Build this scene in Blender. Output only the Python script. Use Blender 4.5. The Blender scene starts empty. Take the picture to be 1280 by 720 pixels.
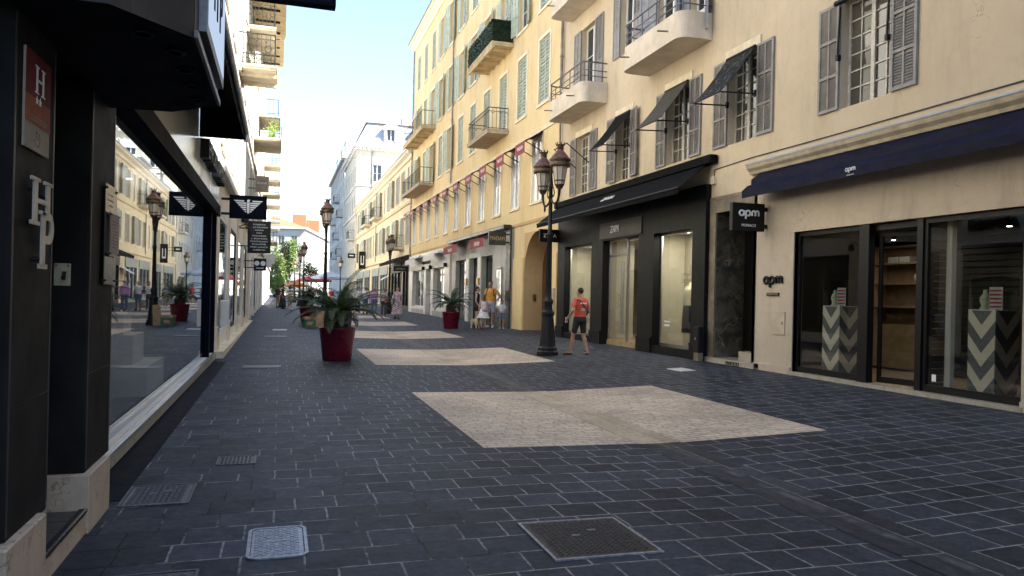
import bpy, math, random
from mathutils import Vector, Matrix
random.seed(11)
R = math.radians
PI = math.pi
scene = bpy.context.scene
COL = scene.collection

# ------------------------------------------------------------------ mesh helper
class MB:
    def __init__(self):
        self.v = []; self.f = []; self.s = []
    def add(self, vs, fs, smooth=False, T=None):
        n = len(self.v)
        if T: vs = [T(*p) for p in vs]
        self.v += [tuple(p) for p in vs]
        self.f += [tuple(i + n for i in q) for q in fs]
        self.s += [smooth] * len(fs)
        return self
    def box(self, x0, x1, y0, y1, z0, z1, T=None):
        vs = [(x, y, z) for z in (z0, z1) for y in (y0, y1) for x in (x0, x1)]
        return self.add(vs, [(0,2,3,1),(4,5,7,6),(0,1,5,4),(2,6,7,3),(0,4,6,2),(1,3,7,5)], T=T)
    def cbox(self, x0, x1, y0, y1, z0, z1, b=.01, T=None):
        """box with chamfered vertical and top edges"""
        ring = lambda i: [(x0+i+b,y0+i),(x1-i-b,y0+i),(x1-i,y0+i+b),(x1-i,y1-i-b),(x1-i-b,y1-i),(x0+i+b,y1-i),(x0+i,y1-i-b),(x0+i,y0+i+b)]
        vs = [(x,y,z0) for x,y in ring(0)] + [(x,y,z1-b) for x,y in ring(0)] + [(x,y,z1) for x,y in ring(b)]
        fs = [tuple(range(7,-1,-1)), tuple(range(16,24))]
        for k in (0, 8):
            for i in range(8):
                j = (i+1) % 8
                fs.append((k+i, k+j, k+8+j, k+8+i))
        return self.add(vs, fs, T=T)
    def quad(self, a, b, c, d):
        return self.add([a,b,c,d], [(0,1,2,3)])
    def prism(self, poly, w0, w1, T=None, smooth=False):
        """polygon in (u,v) pushed from w0 to w1; default axes u=x v=z w=y"""
        n = len(poly)
        if T is None: T = lambda u,v,w: (u,w,v)
        vs = [(u,v,w0) for u,v in poly] + [(u,v,w1) for u,v in poly]
        fs = [tuple(range(n)), tuple(range(2*n-1, n-1, -1))] + [(i, i+n, (i+1)%n+n, (i+1)%n) for i in range(n)]
        return self.add(vs, fs, smooth, T)
    def rings(self, rs, cap=True, smooth=True, T=None, closed=True):
        m = len(rs[0]); vs = [p for r in rs for p in r]; fs = []
        for k in range(len(rs)-1):
            for i in range(m if closed else m-1):
                j = (i+1) % m
                fs.append((k*m+i, k*m+j, (k+1)*m+j, (k+1)*m+i))
        self.add(vs, fs, smooth, T)
        if cap:
            self.add(rs[0], [tuple(range(m-1,-1,-1))], False, T)
            self.add(rs[-1], [tuple(range(m))], False, T)
        return self
    def lathe(self, prof, n=16, c=(0,0,0), smooth=True, cap=True, ph=0):
        rs = [[(c[0]+r*math.cos(ph+2*PI*i/n), c[1]+r*math.sin(ph+2*PI*i/n), c[2]+z) for i in range(n)] for r, z in prof]
        return self.rings(rs, cap, smooth)
    def tube(self, pts, r, n=8, smooth=True, T=None, cap=True):
        pts = [Vector(T(*p)) if T else Vector(p) for p in pts]
        rr = r if isinstance(r, (list, tuple)) else [r]*len(pts)
        rs = []; prev = None
        for i, p in enumerate(pts):
            d = (pts[min(i+1,len(pts)-1)] - pts[max(i-1,0)]).normalized()
            if prev is None:
                a = Vector((0,0,1)) if abs(d.z) < .9 else Vector((1,0,0))
                u = d.cross(a).normalized()
            else:
                u = (prev - d*prev.dot(d)).normalized()
            prev = u; w = d.cross(u)
            rs.append([tuple(p + (u*math.cos(2*PI*k/n) + w*math.sin(2*PI*k/n))*rr[i]) for k in range(n)])
        return self.rings(rs, cap, smooth)
    def ell(self, c, r, n=14, m=9, rot=None):
        vs = []; fs = []
        M = rot or Matrix.Identity(3); c = Vector(c)
        vs.append(c + M @ Vector((0,0,-r[2])))
        for j in range(1, m):
            t = -PI/2 + PI*j/m
            for i in range(n):
                a = 2*PI*i/n
                vs.append(c + M @ Vector((r[0]*math.cos(t)*math.cos(a), r[1]*math.cos(t)*math.sin(a), r[2]*math.sin(t))))
        vs.append(c + M @ Vector((0,0,r[2])))
        L = len(vs)-1
        for i in range(n):
            k = (i+1) % n
            fs.append((0, 1+k, 1+i)); fs.append((L, L-n+i, L-n+k))
            for j in range(m-2):
                a = 1+j*n
                fs.append((a+i, a+k, a+n+k, a+n+i))
        return self.add([tuple(p) for p in vs], fs, True)
    def cap(self, a, b, ra, rb, n=12):
        """closed tapered limb with round ends"""
        a = Vector(a); b = Vector(b); d = (b-a); L = d.length
        if L < 1e-6: return self.ell(a, (ra,)*3)
        d /= L
        pts = []; rr = []
        for t in (-.96,-.75,-.4): pts.append(a+d*ra*t); rr.append(ra*math.sqrt(1-t*t))
        for t in (0,.25,.5,.75,1): pts.append(a+d*L*t); rr.append(ra+(rb-ra)*t)
        for t in (.4,.75,.96): pts.append(b+d*rb*t); rr.append(rb*math.sqrt(1-t*t))
        return self.tube(pts, rr, n)
    def build(self, name, mat, parent=None, org=(0,0,0), smooth=None):
        me = bpy.data.meshes.new(name)
        o = Vector(org)
        me.from_pydata([Vector(p)-o for p in self.v], [], self.f)
        me.polygons.foreach_set('use_smooth', [(s if smooth is None else smooth) for s in self.s])
        me.materials.append(mat)
        me.update()
        ob = bpy.data.objects.new(name, me)
        COL.objects.link(ob)
        if parent: ob.parent = parent
        return ob

def tag(o, label, cat, group=None, kind=None):
    if label: o['label'] = label
    if cat: o['category'] = cat
    if group: o['group'] = group
    if kind: o['kind'] = kind
    return o
def thing(name, label, cat, loc=(0,0,0), rz=0, group=None):
    o = bpy.data.objects.new(name, None); COL.objects.link(o)
    o.empty_display_size = .2
    o.location = loc; o.rotation_euler = (0,0,rz)
    return tag(o, label, cat, group)
def single(mb, name, mat, label, cat, org=(0,0,0), group=None):
    o = mb.build(name, mat, None, org); o.location = org
    return tag(o, label, cat, group)
def struct(mb, name, mat):
    o = mb.build(name, mat); o['kind'] = 'structure'; return o
def copy_tree(o, parent=None):
    c = o.copy(); COL.objects.link(c); c.parent = parent
    for ch in list(o.children): copy_tree(ch, c)
    return c

# faces of signs: (u right, v up, w towards the viewer)
def onR(x, y, z): return lambda u,v,w: (x-w, y-u, z+v)     # on the east side, facing the street
def onL(x, y, z): return lambda u,v,w: (x+w, y+u, z+v)     # on the west side, facing the street
def onC(x, y, z): return lambda u,v,w: (x+u, y-w, z+v)     # facing down the street to the south
def onT(x, y, z): return lambda u,v,w: (x+u, y+v, z+w)     # lying on the ground

def lettering(s, T, width=None, height=None, depth=.01, anchor='C', spacing=1.0, shear=0):
    cu = bpy.data.curves.new('lettering', 'FONT'); cu.body = s; cu.size = 1; cu.extrude = .5
    cu.resolution_u = 3; cu.space_character = spacing; cu.shear = shear
    ob = bpy.data.objects.new('lettering', cu); COL.objects.link(ob)
    dg = bpy.context.evaluated_depsgraph_get()
    me = bpy.data.meshes.new_from_object(ob.evaluated_get(dg))
    vs = [v.co.copy() for v in me.vertices]; fs = [tuple(p.vertices) for p in me.polygons]
    bpy.data.objects.remove(ob); bpy.data.meshes.remove(me); bpy.data.curves.remove(cu)
    x0 = min(v.x for v in vs); x1 = max(v.x for v in vs); y0 = min(v.y for v in vs); y1 = max(v.y for v in vs)
    sx = width/(x1-x0) if width else None; sy = height/(y1-y0) if height else None
    sx = sx or sy; sy = sy or sx
    mb = MB()
    mb.add([T((v.x-(x0+x1)/2)*sx, (v.y-(y0+y1)/2)*sy, (v.z+.5)*depth) for v in vs], fs)
    return mb

def strokes(lines, T, r, n=6):
    mb = MB()
    for ln in lines: mb.tube([T(u,v,0) for u,v in ln], r, n)
    return mb
def arc(cx, cy, r, a0, a1, n=16): return [(cx+r*math.cos(R(a0+(a1-a0)*i/n)), cy+r*math.sin(R(a0+(a1-a0)*i/n))) for i in range(n+1)]
APM = [arc(.5,.5,.42,0,360,22), [(.92,.95),(.92,.08)], arc(1.72,.5,.42,0,360,22), [(1.3,.92),(1.3,-.45)],
       [(2.5,.08)]+arc(2.82,.6,.32,180,0,10)+[(3.14,.08)], [(3.14,.6)]+arc(3.46,.6,.32,180,0,10)[1:]+[(3.78,.08)]]
def apm_lines(s): return [[((u-1.93)*s, (v-.3)*s) for u,v in ln] for ln in APM]

# ------------------------------------------------------------------ ground height
def gprof(X):
    pts = [(-1.5,-.02),(2,0),(4.25,-.022),(6.6,.07),(9.8,.22)]
    if X <= pts[0][0]: return pts[0][1]
    if X >= pts[-1][0]: return pts[-1][1]
    for a, b in zip(pts, pts[1:]):
        if a[0] <= X <= b[0]: return a[1]+(b[1]-a[1])*(X-a[0])/(b[0]-a[0])
def gz(X, Y):
    k = .008-.006*min(1, max(0, (X-1)/6))
    return gprof(X)+k*max(0, min(Y,110)-18)

# ------------------------------------------------------------------ materials
M = {}
def nt(name):
    m = bpy.data.materials.new(name); m.use_nodes = True
    t = m.node_tree; t.nodes.clear()
    out = t.nodes.new('ShaderNodeOutputMaterial')
    M[name] = m
    return m, t, out
def N(t, typ, **kw):
    n = t.nodes.new(typ)
    for k, v in kw.items():
        if k.startswith('i_'): n.inputs[k[2:].replace('_',' ')].default_value = v
        else: setattr(n, k, v)
    return n
def mixc(t, fac, a, b, typ='MIX'):
    n = t.nodes.new('ShaderNodeMix'); n.data_type = 'RGBA'; n.blend_type = typ
    for s, v in ((n.inputs[0], fac), (n.inputs[6], a), (n.inputs[7], b)):
        if isinstance(v, bpy.types.NodeSocket): t.links.new(v, s)
        elif isinstance(v, (int, float)): s.default_value = v
        else: s.default_value = (*v, 1)
    return n.outputs[2]
def math_(t, op, a, b=0, c=0):
    n = t.nodes.new('ShaderNodeMath'); n.operation = op
    for s, v in zip(n.inputs, (a, b, c)):
        if isinstance(v, bpy.types.NodeSocket): t.links.new(v, s)
        else: s.default_value = v
    return n.outputs[0]
def ramp(t, x, p0, p1):
    n = t.nodes.new('ShaderNodeMapRange'); n.interpolation_type = 'SMOOTHSTEP'
    n.inputs[1].default_value = p0; n.inputs[2].default_value = p1
    t.links.new(x, n.inputs[0]); return n.outputs[0]
def noise(t, vec, scale, detail=4, rough=.55):
    n = N(t, 'ShaderNodeTexNoise'); n.inputs['Scale'].default_value = scale
    n.inputs['Detail'].default_value = detail; n.inputs['Roughness'].default_value = rough
    if vec is not None: t.links.new(vec, n.inputs['Vector'])
    return n.outputs[0]
def pos(t): return N(t, 'ShaderNodeNewGeometry').outputs['Position']
def obj(t): return N(t, 'ShaderNodeTexCoord').outputs['Object']
def scaled(t, vec, s):
    n = N(t, 'ShaderNodeVectorMath', operation='MULTIPLY'); t.links.new(vec, n.inputs[0]); n.inputs[1].default_value = s
    return n.outputs[0]
def bump(t, h, strength, dist):
    b = N(t, 'ShaderNodeBump'); b.inputs['Strength'].default_value = strength; b.inputs['Distance'].default_value = dist
    t.links.new(h, b.inputs['Height']); return b.outputs[0]
def bsdf(t, out, col, rough=.6, metal=0, normal=None, spec=.5):
    p = N(t, 'ShaderNodeBsdfPrincipled')
    for k, v in (('Base Color', col), ('Roughness', rough), ('Metallic', metal), ('Specular IOR Level', spec)):
        s = p.inputs[k]
        if isinstance(v, bpy.types.NodeSocket): t.links.new(v, s)
        elif isinstance(v, (tuple, list)): s.default_value = (*v, 1)
        else: s.default_value = v
    if normal is not None: t.links.new(normal, p.inputs['Normal'])
    t.links.new(p.outputs[0], out.inputs[0])
    return p
def simple(name, col, rough=.6, metal=0, var=.12, scale=6, bmp=0, bscale=60, spec=.5, world=True, dirt=None):
    m, t, out = nt(name)
    P = pos(t) if world else obj(t)
    n1 = noise(t, P, scale, 5)
    dark = tuple(c*(1-var*1.6) for c in col); lite = tuple(min(1, c*(1+var)) for c in col)
    c = mixc(t, ramp(t, n1, .3, .7), dark, lite)
    if dirt:
        n3 = noise(t, scaled(t, P, (1,1,.35)), dirt[0], 6, .65)
        c = mixc(t, math_(t, 'MULTIPLY', ramp(t, n3, .5, .75), dirt[2]), c, dirt[1])
    rr = math_(t, 'MULTIPLY_ADD', noise(t, P, scale*2.3, 3), .25, rough-.125)
    nm = bump(t, noise(t, P, bscale, 4), bmp, .01 if bscale > 15 else .05) if bmp else None
    bsdf(t, out, c, rr, metal, nm, spec)
    return m
# walls ----------------------------------------------------------------------
def stucco(name, col, col2, stain, amt=.5):
    m, t, out = nt(name); P = pos(t)
    c = mixc(t, ramp(t, noise(t, P, .35, 6, .6), .35, .65), col, col2)
    c = mixc(t, math_(t, 'MULTIPLY', ramp(t, noise(t, scaled(t, P, (1,1,.22)), 1.3, 7, .7), .45, .76), amt), c, stain)
    c = mixc(t, math_(t, 'MULTIPLY', ramp(t, noise(t, P, 4.5, 6, .7), .45, .8), amt*.45), c, stain)
    # hairline cracks
    v = N(t, 'ShaderNodeTexVoronoi', feature='DISTANCE_TO_EDGE'); v.inputs['Scale'].default_value = .45
    d = N(t, 'ShaderNodeVectorMath', operation='ADD'); t.links.new(P, d.inputs[0])
    nz = N(t, 'ShaderNodeTexNoise'); nz.inputs['Scale'].default_value = 1.6; nz.inputs['Detail'].default_value = 5; t.links.new(P, nz.inputs['Vector'])
    t.links.new(nz.outputs['Color'], d.inputs[1]); t.links.new(d.outputs[0], v.inputs['Vector'])
    cr = math_(t, 'MULTIPLY', math_(t, 'LESS_THAN', v.outputs['Distance'], .0016), math_(t, 'GREATER_THAN', noise(t, P, .5, 2), .53))
    c = mixc(t, math_(t, 'MULTIPLY', cr, .45), c, tuple(x*.5 for x in stain))
    nm = bump(t, noise(t, P, 38, 6, .7), .22, .012)
    bsdf(t, out, c, .9, 0, nm, .2)
    return m
stucco('stucco_cream', (.66,.545,.39), (.59,.48,.34), (.40,.33,.24), .7)
stucco('stucco_yellow', (.80,.635,.365), (.745,.575,.315), (.55,.39,.2), .65)
stucco('stucco_ochre', (.60,.42,.22), (.54,.37,.19), (.35,.24,.13), .5)
stucco('stucco_sand', (.74,.63,.44), (.68,.57,.39), (.5,.4,.25), .45)
stucco('stucco_ivory', (.58,.54,.45), (.53,.49,.4), (.4,.36,.29), .4)
stucco('stucco_white', (.56,.545,.51), (.52,.505,.475), (.36,.35,.33), .3)
stucco('stucco_left', (.80,.77,.70), (.75,.72,.65), (.5,.46,.4), .3)
stucco('stucco_grey', (.62,.59,.54), (.56,.535,.49), (.3,.3,.32), .4)
stucco('stucco_pale', (.70,.65,.56), (.64,.59,.5), (.45,.4,.33), .4)
stucco('shop_beige', (.60,.515,.41), (.535,.455,.36), (.30,.245,.185), .7)
simple('trim_cream', (.72,.62,.46), .8, var=.08, scale=3, bmp=.1, dirt=(2.5,(.4,.33,.24),.4))
simple('trim_yellow', (.83,.74,.55), .8, var=.06, scale=3, bmp=.1)
simple('trim_white', (.60,.58,.54), .7, var=.06, scale=3)
simple('stone_cornice', (.48,.41,.30), .8, var=.12, scale=5, bmp=.2, dirt=(3,(.3,.25,.18),.5))
simple('balcony_plaster', (.66,.57,.46), .85, var=.08, scale=2.2, bmp=.12, dirt=(2.2,(.44,.37,.28),.5))
simple('balcony_pale', (.66,.58,.44), .85, var=.1, scale=3, bmp=.15, dirt=(3,(.4,.33,.22),.5))
simple('balcony_slab', (.60,.47,.28), .85, var=.12, scale=3, bmp=.15, dirt=(3,(.3,.22,.13),.5))
simple('shutter_taupe', (.27,.255,.245), .6, var=.12, scale=4, bmp=.05)
simple('shutter_blue', (.29,.30,.34), .55, var=.1, scale=4, bmp=.05)
simple('shutter_sage', (.46,.50,.39), .6, var=.12, scale=4, bmp=.05)
simple('shutter_grey', (.44,.45,.39), .6, var=.1, scale=4)
simple('frame_old', (.60,.56,.48), .6, var=.15, scale=14, dirt=(18,(.3,.27,.22),.6))
simple('frame_white', (.78,.78,.76), .45, var=.04, scale=5)
simple('roof_tile', (.34,.12,.06), .85, var=.3, scale=9, bmp=.3, bscale=20)
simple('roof_zinc', (.32,.36,.43), .45, var=.1, scale=2)
simple('brick_chimney', (.36,.12,.06), .85, var=.2, scale=12)
simple('iron_black', (.008,.008,.009), .5, metal=.0, var=.2, scale=20, bmp=.05, spec=.3)
simple('iron_railing', (.022,.024,.024), .55, metal=.0, spec=.3, var=.2, scale=20)
simple('iron_grey', (.16,.155,.165), .45, metal=.5, var=.15, scale=20)
simple('pipe_zinc', (.28,.25,.22), .5, metal=.5, var=.25, scale=4)
simple('copper_brown', (.17,.085,.065), .5, metal=.55, var=.25, scale=14, bmp=.1)
simple('copper_dark', (.11,.075,.045), .5, metal=.6, var=.25, scale=14, bmp=.1)
simple('dark_paint', (.012,.012,.0125), .7, var=.3, scale=3, bmp=.12, bscale=140, dirt=(2.2,(.02,.02,.02),.6), spec=.15)
simple('dark_soffit', (.012,.012,.016), .85, var=.3, scale=2.5, bmp=.1, bscale=90, spec=.2)
simple('canopy_fascia', (.018,.0175,.02), .5, var=.25, scale=2.2, bmp=.05, dirt=(3.2,(.09,.088,.09),.6))
simple('zapa_black', (.0055,.0055,.005), .5, var=.2, scale=2.2, bmp=.03, spec=.2)
simple('zapa_panel', (.03,.027,.022), .35, metal=.3, var=.2, scale=2)
simple('awning_black', (.005,.005,.005), .85, var=.3, scale=5, bmp=.1, bscale=220, dirt=(9,(.016,.016,.016),.5), spec=.1)
simple('awning_worn', (.010,.010,.010), .75, var=.3, scale=6, dirt=(15,(.30,.29,.27),.8), spec=.2)
simple('awning_taupe', (.05,.042,.032), .8, var=.15, scale=6)
simple('awning_navy', (.0028,.004,.022), .65, var=.3, scale=4, bmp=.12, bscale=200, dirt=(5,(.006,.009,.04),.7), spec=.15)
simple('awning_red', (.26,.022,.028), .7, var=.15, scale=6)
simple('awning_white', (.72,.70,.66), .7, var=.06, scale=6)
simple('navy_paint', (.0035,.0045,.0115), .75, var=.1, scale=1, spec=.08)
simple('ink_black', (.004,.004,.0045), .45, var=.1, scale=8, spec=.3)
simple('letter_white', (.82,.82,.80), .5, var=.03, scale=8)
simple('letter_brass', (.55,.42,.2), .4, metal=.7, var=.1, scale=8)
simple('monogram_cream', (.46,.41,.36), .45, var=.1, scale=8, metal=.1)
simple('plaque_crimson', (.16,.018,.022), .6, spec=.15, var=.12, scale=6)
simple('plaque_orange', (.32,.07,.03), .6, spec=.15, var=.12, scale=6)
simple('plaque_beige', (.34,.29,.235), .6, spec=.15, var=.08, scale=6)
simple('plaque_blue', (.05,.06,.12), .4, var=.1)
simple('plate_ivory', (.52,.46,.35), .5, var=.12, scale=20, dirt=(18,(.15,.11,.08),.6))
simple('paper', (.30,.25,.215), .7, var=.05, scale=9)
simple('perspex_grey', (.055,.05,.048), .15, var=.15, scale=6)
simple('panel_pearl', (.85,.83,.78), .16, var=.03, scale=.7, spec=.9)
simple('panel_blue', (.62,.68,.75), .25, var=.03, scale=.7)
simple('marble_dark_base', (.010,.011,.015), .75, var=.3, scale=5, spec=.1)
simple('tile_floor', (.05,.049,.046), .5, var=.2, scale=5)
simple('steel', (.45,.45,.46), .3, metal=.9, var=.1, scale=30)
simple('brass', (.55,.38,.13), .3, metal=.9, var=.1, scale=10)
simple('wood_door', (.09,.035,.018), .45, var=.3, scale=4)
simple('wood_floor', (.36,.25,.14), .5, var=.2, scale=6)
simple('wood_shelf', (.36,.255,.15), .5, var=.12, scale=6)
simple('interior_dark', (.014,.012,.010), .6, var=.2, scale=2)
simple('interior_slat', (.04,.035,.03), .45, var=.2, scale=2)
simple('interior_beige', (.47,.44,.34), .7, var=.06, scale=1.5)
simple('interior_pale', (.55,.53,.48), .6, var=.06, scale=1.5)
simple('display_cream', (.82,.76,.65), .6, var=.06, scale=3)
simple('shop_white', (.68,.66,.62), .35, var=.07, scale=2.5, dirt=(1.5,(.52,.49,.44),.5))
simple('shop_greystone', (.36,.36,.35), .4, var=.1, scale=2)
simple('shop_darkgreen', (.03,.037,.034), .3, var=.2, scale=2)
simple('shop_sagegrey', (.24,.26,.24), .5, var=.1, scale=2)
simple('pot_red', (.12,.006,.02), .3, var=.1, scale=2, dirt=(3,(.06,.012,.018),.3), spec=.35)
simple('soil', (.04,.028,.02), .9, var=.4, scale=30, bmp=.4)
simple('palm_trunk', (.075,.055,.035), .9, var=.4, scale=30, bmp=.6, bscale=40)
simple('cardboard', (.34,.22,.12), .8, var=.15, scale=8)
simple('cardboard_green', (.045,.12,.075), .7, var=.2, scale=8)
simple('bark', (.09,.065,.045), .9, var=.4, scale=12, bmp=.6, bscale=20)
simple('white_case', (.62,.62,.60), .4, var=.04, scale=6)
simple('card_red', (.45,.04,.06), .5, var=.05)
simple('meter_beige', (.55,.46,.34), .6, var=.08, scale=4, dirt=(5,(.35,.28,.2),.4))
simple('plastic_black', (.02,.02,.02), .4, var=.2, scale=8)
simple('plate_white', (.55,.53,.5), .6, var=.12, scale=14)
simple('cable', (.05,.05,.06), .7)
simple('linen', (.72,.68,.5), .85, var=.05, scale=12)
simple('yellow_trim', (.65,.5,.1), .85, var=.05)

def foliage(name, a, b):
    m, t, out = nt(name); P = pos(t)
    c = mixc(t, ramp(t, noise(t, P, 9, 4), .3, .7), a, b)
    p = bsdf(t, out, c, .5, 0, None, .4)
    tr = N(t, 'ShaderNodeBsdfTranslucent'); t.links.new(c, tr.inputs[0])
    mx = N(t, 'ShaderNodeMixShader'); mx.inputs[0].default_value = .25
    t.links.new(p.outputs[0], mx.inputs[1]); t.links.new(tr.outputs[0], mx.inputs[2]); t.links.new(mx.outputs[0], out.inputs[0])
foliage('palm_leaf', (.018,.04,.014), (.05,.085,.03))
foliage('willow_leaf', (.14,.21,.06), (.25,.33,.12))
foliage('dark_leaf', (.02,.045,.02), (.05,.085,.04))
foliage('lime_leaf', (.16,.26,.04), (.24,.36,.08))
foliage('hedge_leaf', (.012,.026,.010), (.035,.06,.025))

# glass ----------------------------------------------------------------------
def pane_opaque(name, col, rough=.03):
    m, t, out = nt(name); P = pos(t)
    c = mixc(t, ramp(t, noise(t, P, .8, 3), .35, .65), tuple(x*.55 for x in col), col)
    nm = bump(t, noise(t, P, 1.1, 2), .05, .02)
    d = N(t, 'ShaderNodeBsdfDiffuse'); t.links.new(c, d.inputs[0])
    g = N(t, 'ShaderNodeBsdfGlossy'); g.inputs['Roughness'].default_value = rough; t.links.new(nm, g.inputs['Normal'])
    g.inputs[0].default_value = (.9,.95,1,1)
    f = N(t, 'ShaderNodeFresnel'); f.inputs[0].default_value = 1.75
    mx = N(t, 'ShaderNodeMixShader'); t.links.new(f.outputs[0], mx.inputs[0])
    t.links.new(d.outputs[0], mx.inputs[1]); t.links.new(g.outputs[0], mx.inputs[2]); t.links.new(mx.outputs[0], out.inputs[0])
pane_opaque('pane_dark', (.03,.033,.036))
pane_opaque('pane_brown', (.12,.105,.082))
pane_opaque('pane_pale', (.42,.42,.40))
pane_opaque('pane_painted_glare', (.82,.82,.80), .08)  # white of blinds plus the sunlit facade's reflection, painted into the pane colour
pane_opaque('pane_black', (.012,.013,.013))
def pane_clear(name, tint, ior=1.5):
    m, t, out = nt(name); P = pos(t)
    tr = N(t, 'ShaderNodeBsdfTransparent'); tr.inputs[0].default_value = (*tint,1)
    g = N(t, 'ShaderNodeBsdfGlossy'); g.inputs['Roughness'].default_value = 0.0; g.inputs[0].default_value = (.95,.97,1,1)
    t.links.new(bump(t, noise(t, P, .5, 1), .012, .02), g.inputs['Normal'])
    lw = N(t, 'ShaderNodeLayerWeight'); lw.inputs[0].default_value = .5
    F0 = ((ior-1)/(ior+1))**2
    f = math_(t, 'MULTIPLY_ADD', math_(t, 'POWER', lw.outputs['Facing'], 5.0), 1-F0, F0)
    mx = N(t, 'ShaderNodeMixShader'); t.links.new(f, mx.inputs[0])
    t.links.new(tr.outputs[0], mx.inputs[1]); t.links.new(g.outputs[0], mx.inputs[2]); t.links.new(mx.outputs[0], out.inputs[0])
pane_clear('glass_shop', (.86,.88,.87))
pane_clear('glass_dark', (.80,.82,.83), 1.6)
pane_clear('glass_case', (.9,.92,.92))
m, t, out = nt('lantern_glass')
bsdf(t, out, (.55,.50,.42), .12, 0)

# lit spots and the backlit panel
def emit(name, col, s):
    m, t, out = nt(name); e = N(t, 'ShaderNodeEmission'); e.inputs[0].default_value = (*col,1); e.inputs[1].default_value = s
    t.links.new(e.outputs[0], out.inputs[0])
emit('spot_glow', (1,.86,.68), 6)
emit('panel_glow', (.62,.76,1), .16)

# veined stones ---------------------------------------------------------------
def veined(name, base, b2, vein, scale, rough, amt):
    m, t, out = nt(name); P = pos(t)
    nz = N(t, 'ShaderNodeTexNoise'); nz.inputs['Scale'].default_value = scale*.8; nz.inputs['Detail'].default_value = 6
    t.links.new(P, nz.inputs['Vector'])
    d = N(t, 'ShaderNodeVectorMath', operation='ADD'); t.links.new(P, d.inputs[0]); t.links.new(nz.outputs['Color'], d.inputs[1])
    c = mixc(t, ramp(t, noise(t, d.outputs[0], scale*1.6, 8, .65), .35, .65), base, b2)
    w = N(t, 'ShaderNodeTexVoronoi', feature='DISTANCE_TO_EDGE'); w.inputs['Scale'].default_value = scale; t.links.new(d.outputs[0], w.inputs['Vector'])
    k = math_(t, 'SUBTRACT', 1, ramp(t, w.outputs['Distance'], 0, .03))
    c = mixc(t, math_(t, 'MULTIPLY', math_(t, 'MULTIPLY', k, ramp(t, noise(t, P, scale*1.2, 3), .45, .6)), amt), c, vein)
    bsdf(t, out, c, rough)
veined('marble_sill', (.46,.42,.35), (.36,.32,.26), (.25,.22,.17), 4, .25, .6)
veined('marble_black', (.035,.033,.029), (.14,.125,.10), (.45,.37,.26), 2.2, .35, .8)
veined('stone_plinth', (.50,.41,.32), (.42,.33,.25), (.16,.12,.09), 3.0, .7, .7)
veined('stone_brown', (.25,.205,.145), (.15,.125,.09), (.22,.18,.12), 2.2, .5, .4)

# roller slats / chevron / paving ---------------------------------------------
def chevron():
    m, t, out = nt('chevron_print'); P = obj(t)
    s = N(t, 'ShaderNodeSeparateXYZ'); t.links.new(P, s.inputs[0])
    u = math_(t, 'ADD', s.outputs[0], s.outputs[1])
    tri = math_(t, 'ABSOLUTE', math_(t, 'SUBTRACT', math_(t, 'FRACT', math_(t, 'DIVIDE', u, .46)), .5))
    v = math_(t, 'ADD', math_(t, 'DIVIDE', math_(t, 'SUBTRACT', s.outputs[2], 1.3), .42), math_(t, 'MULTIPLY', math_(t, 'SUBTRACT', .5, tri), 1.35))
    b = math_(t, 'GREATER_THAN', math_(t, 'FRACT', math_(t, 'ADD', v, 20.35)), .5)
    dk = mixc(t, noise(t, P, 22, 6), (.03,.033,.038), (.17,.18,.19))
    c = mixc(t, b, (.58,.52,.42), dk)
    bsdf(t, out, c, .5)
chevron()

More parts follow.
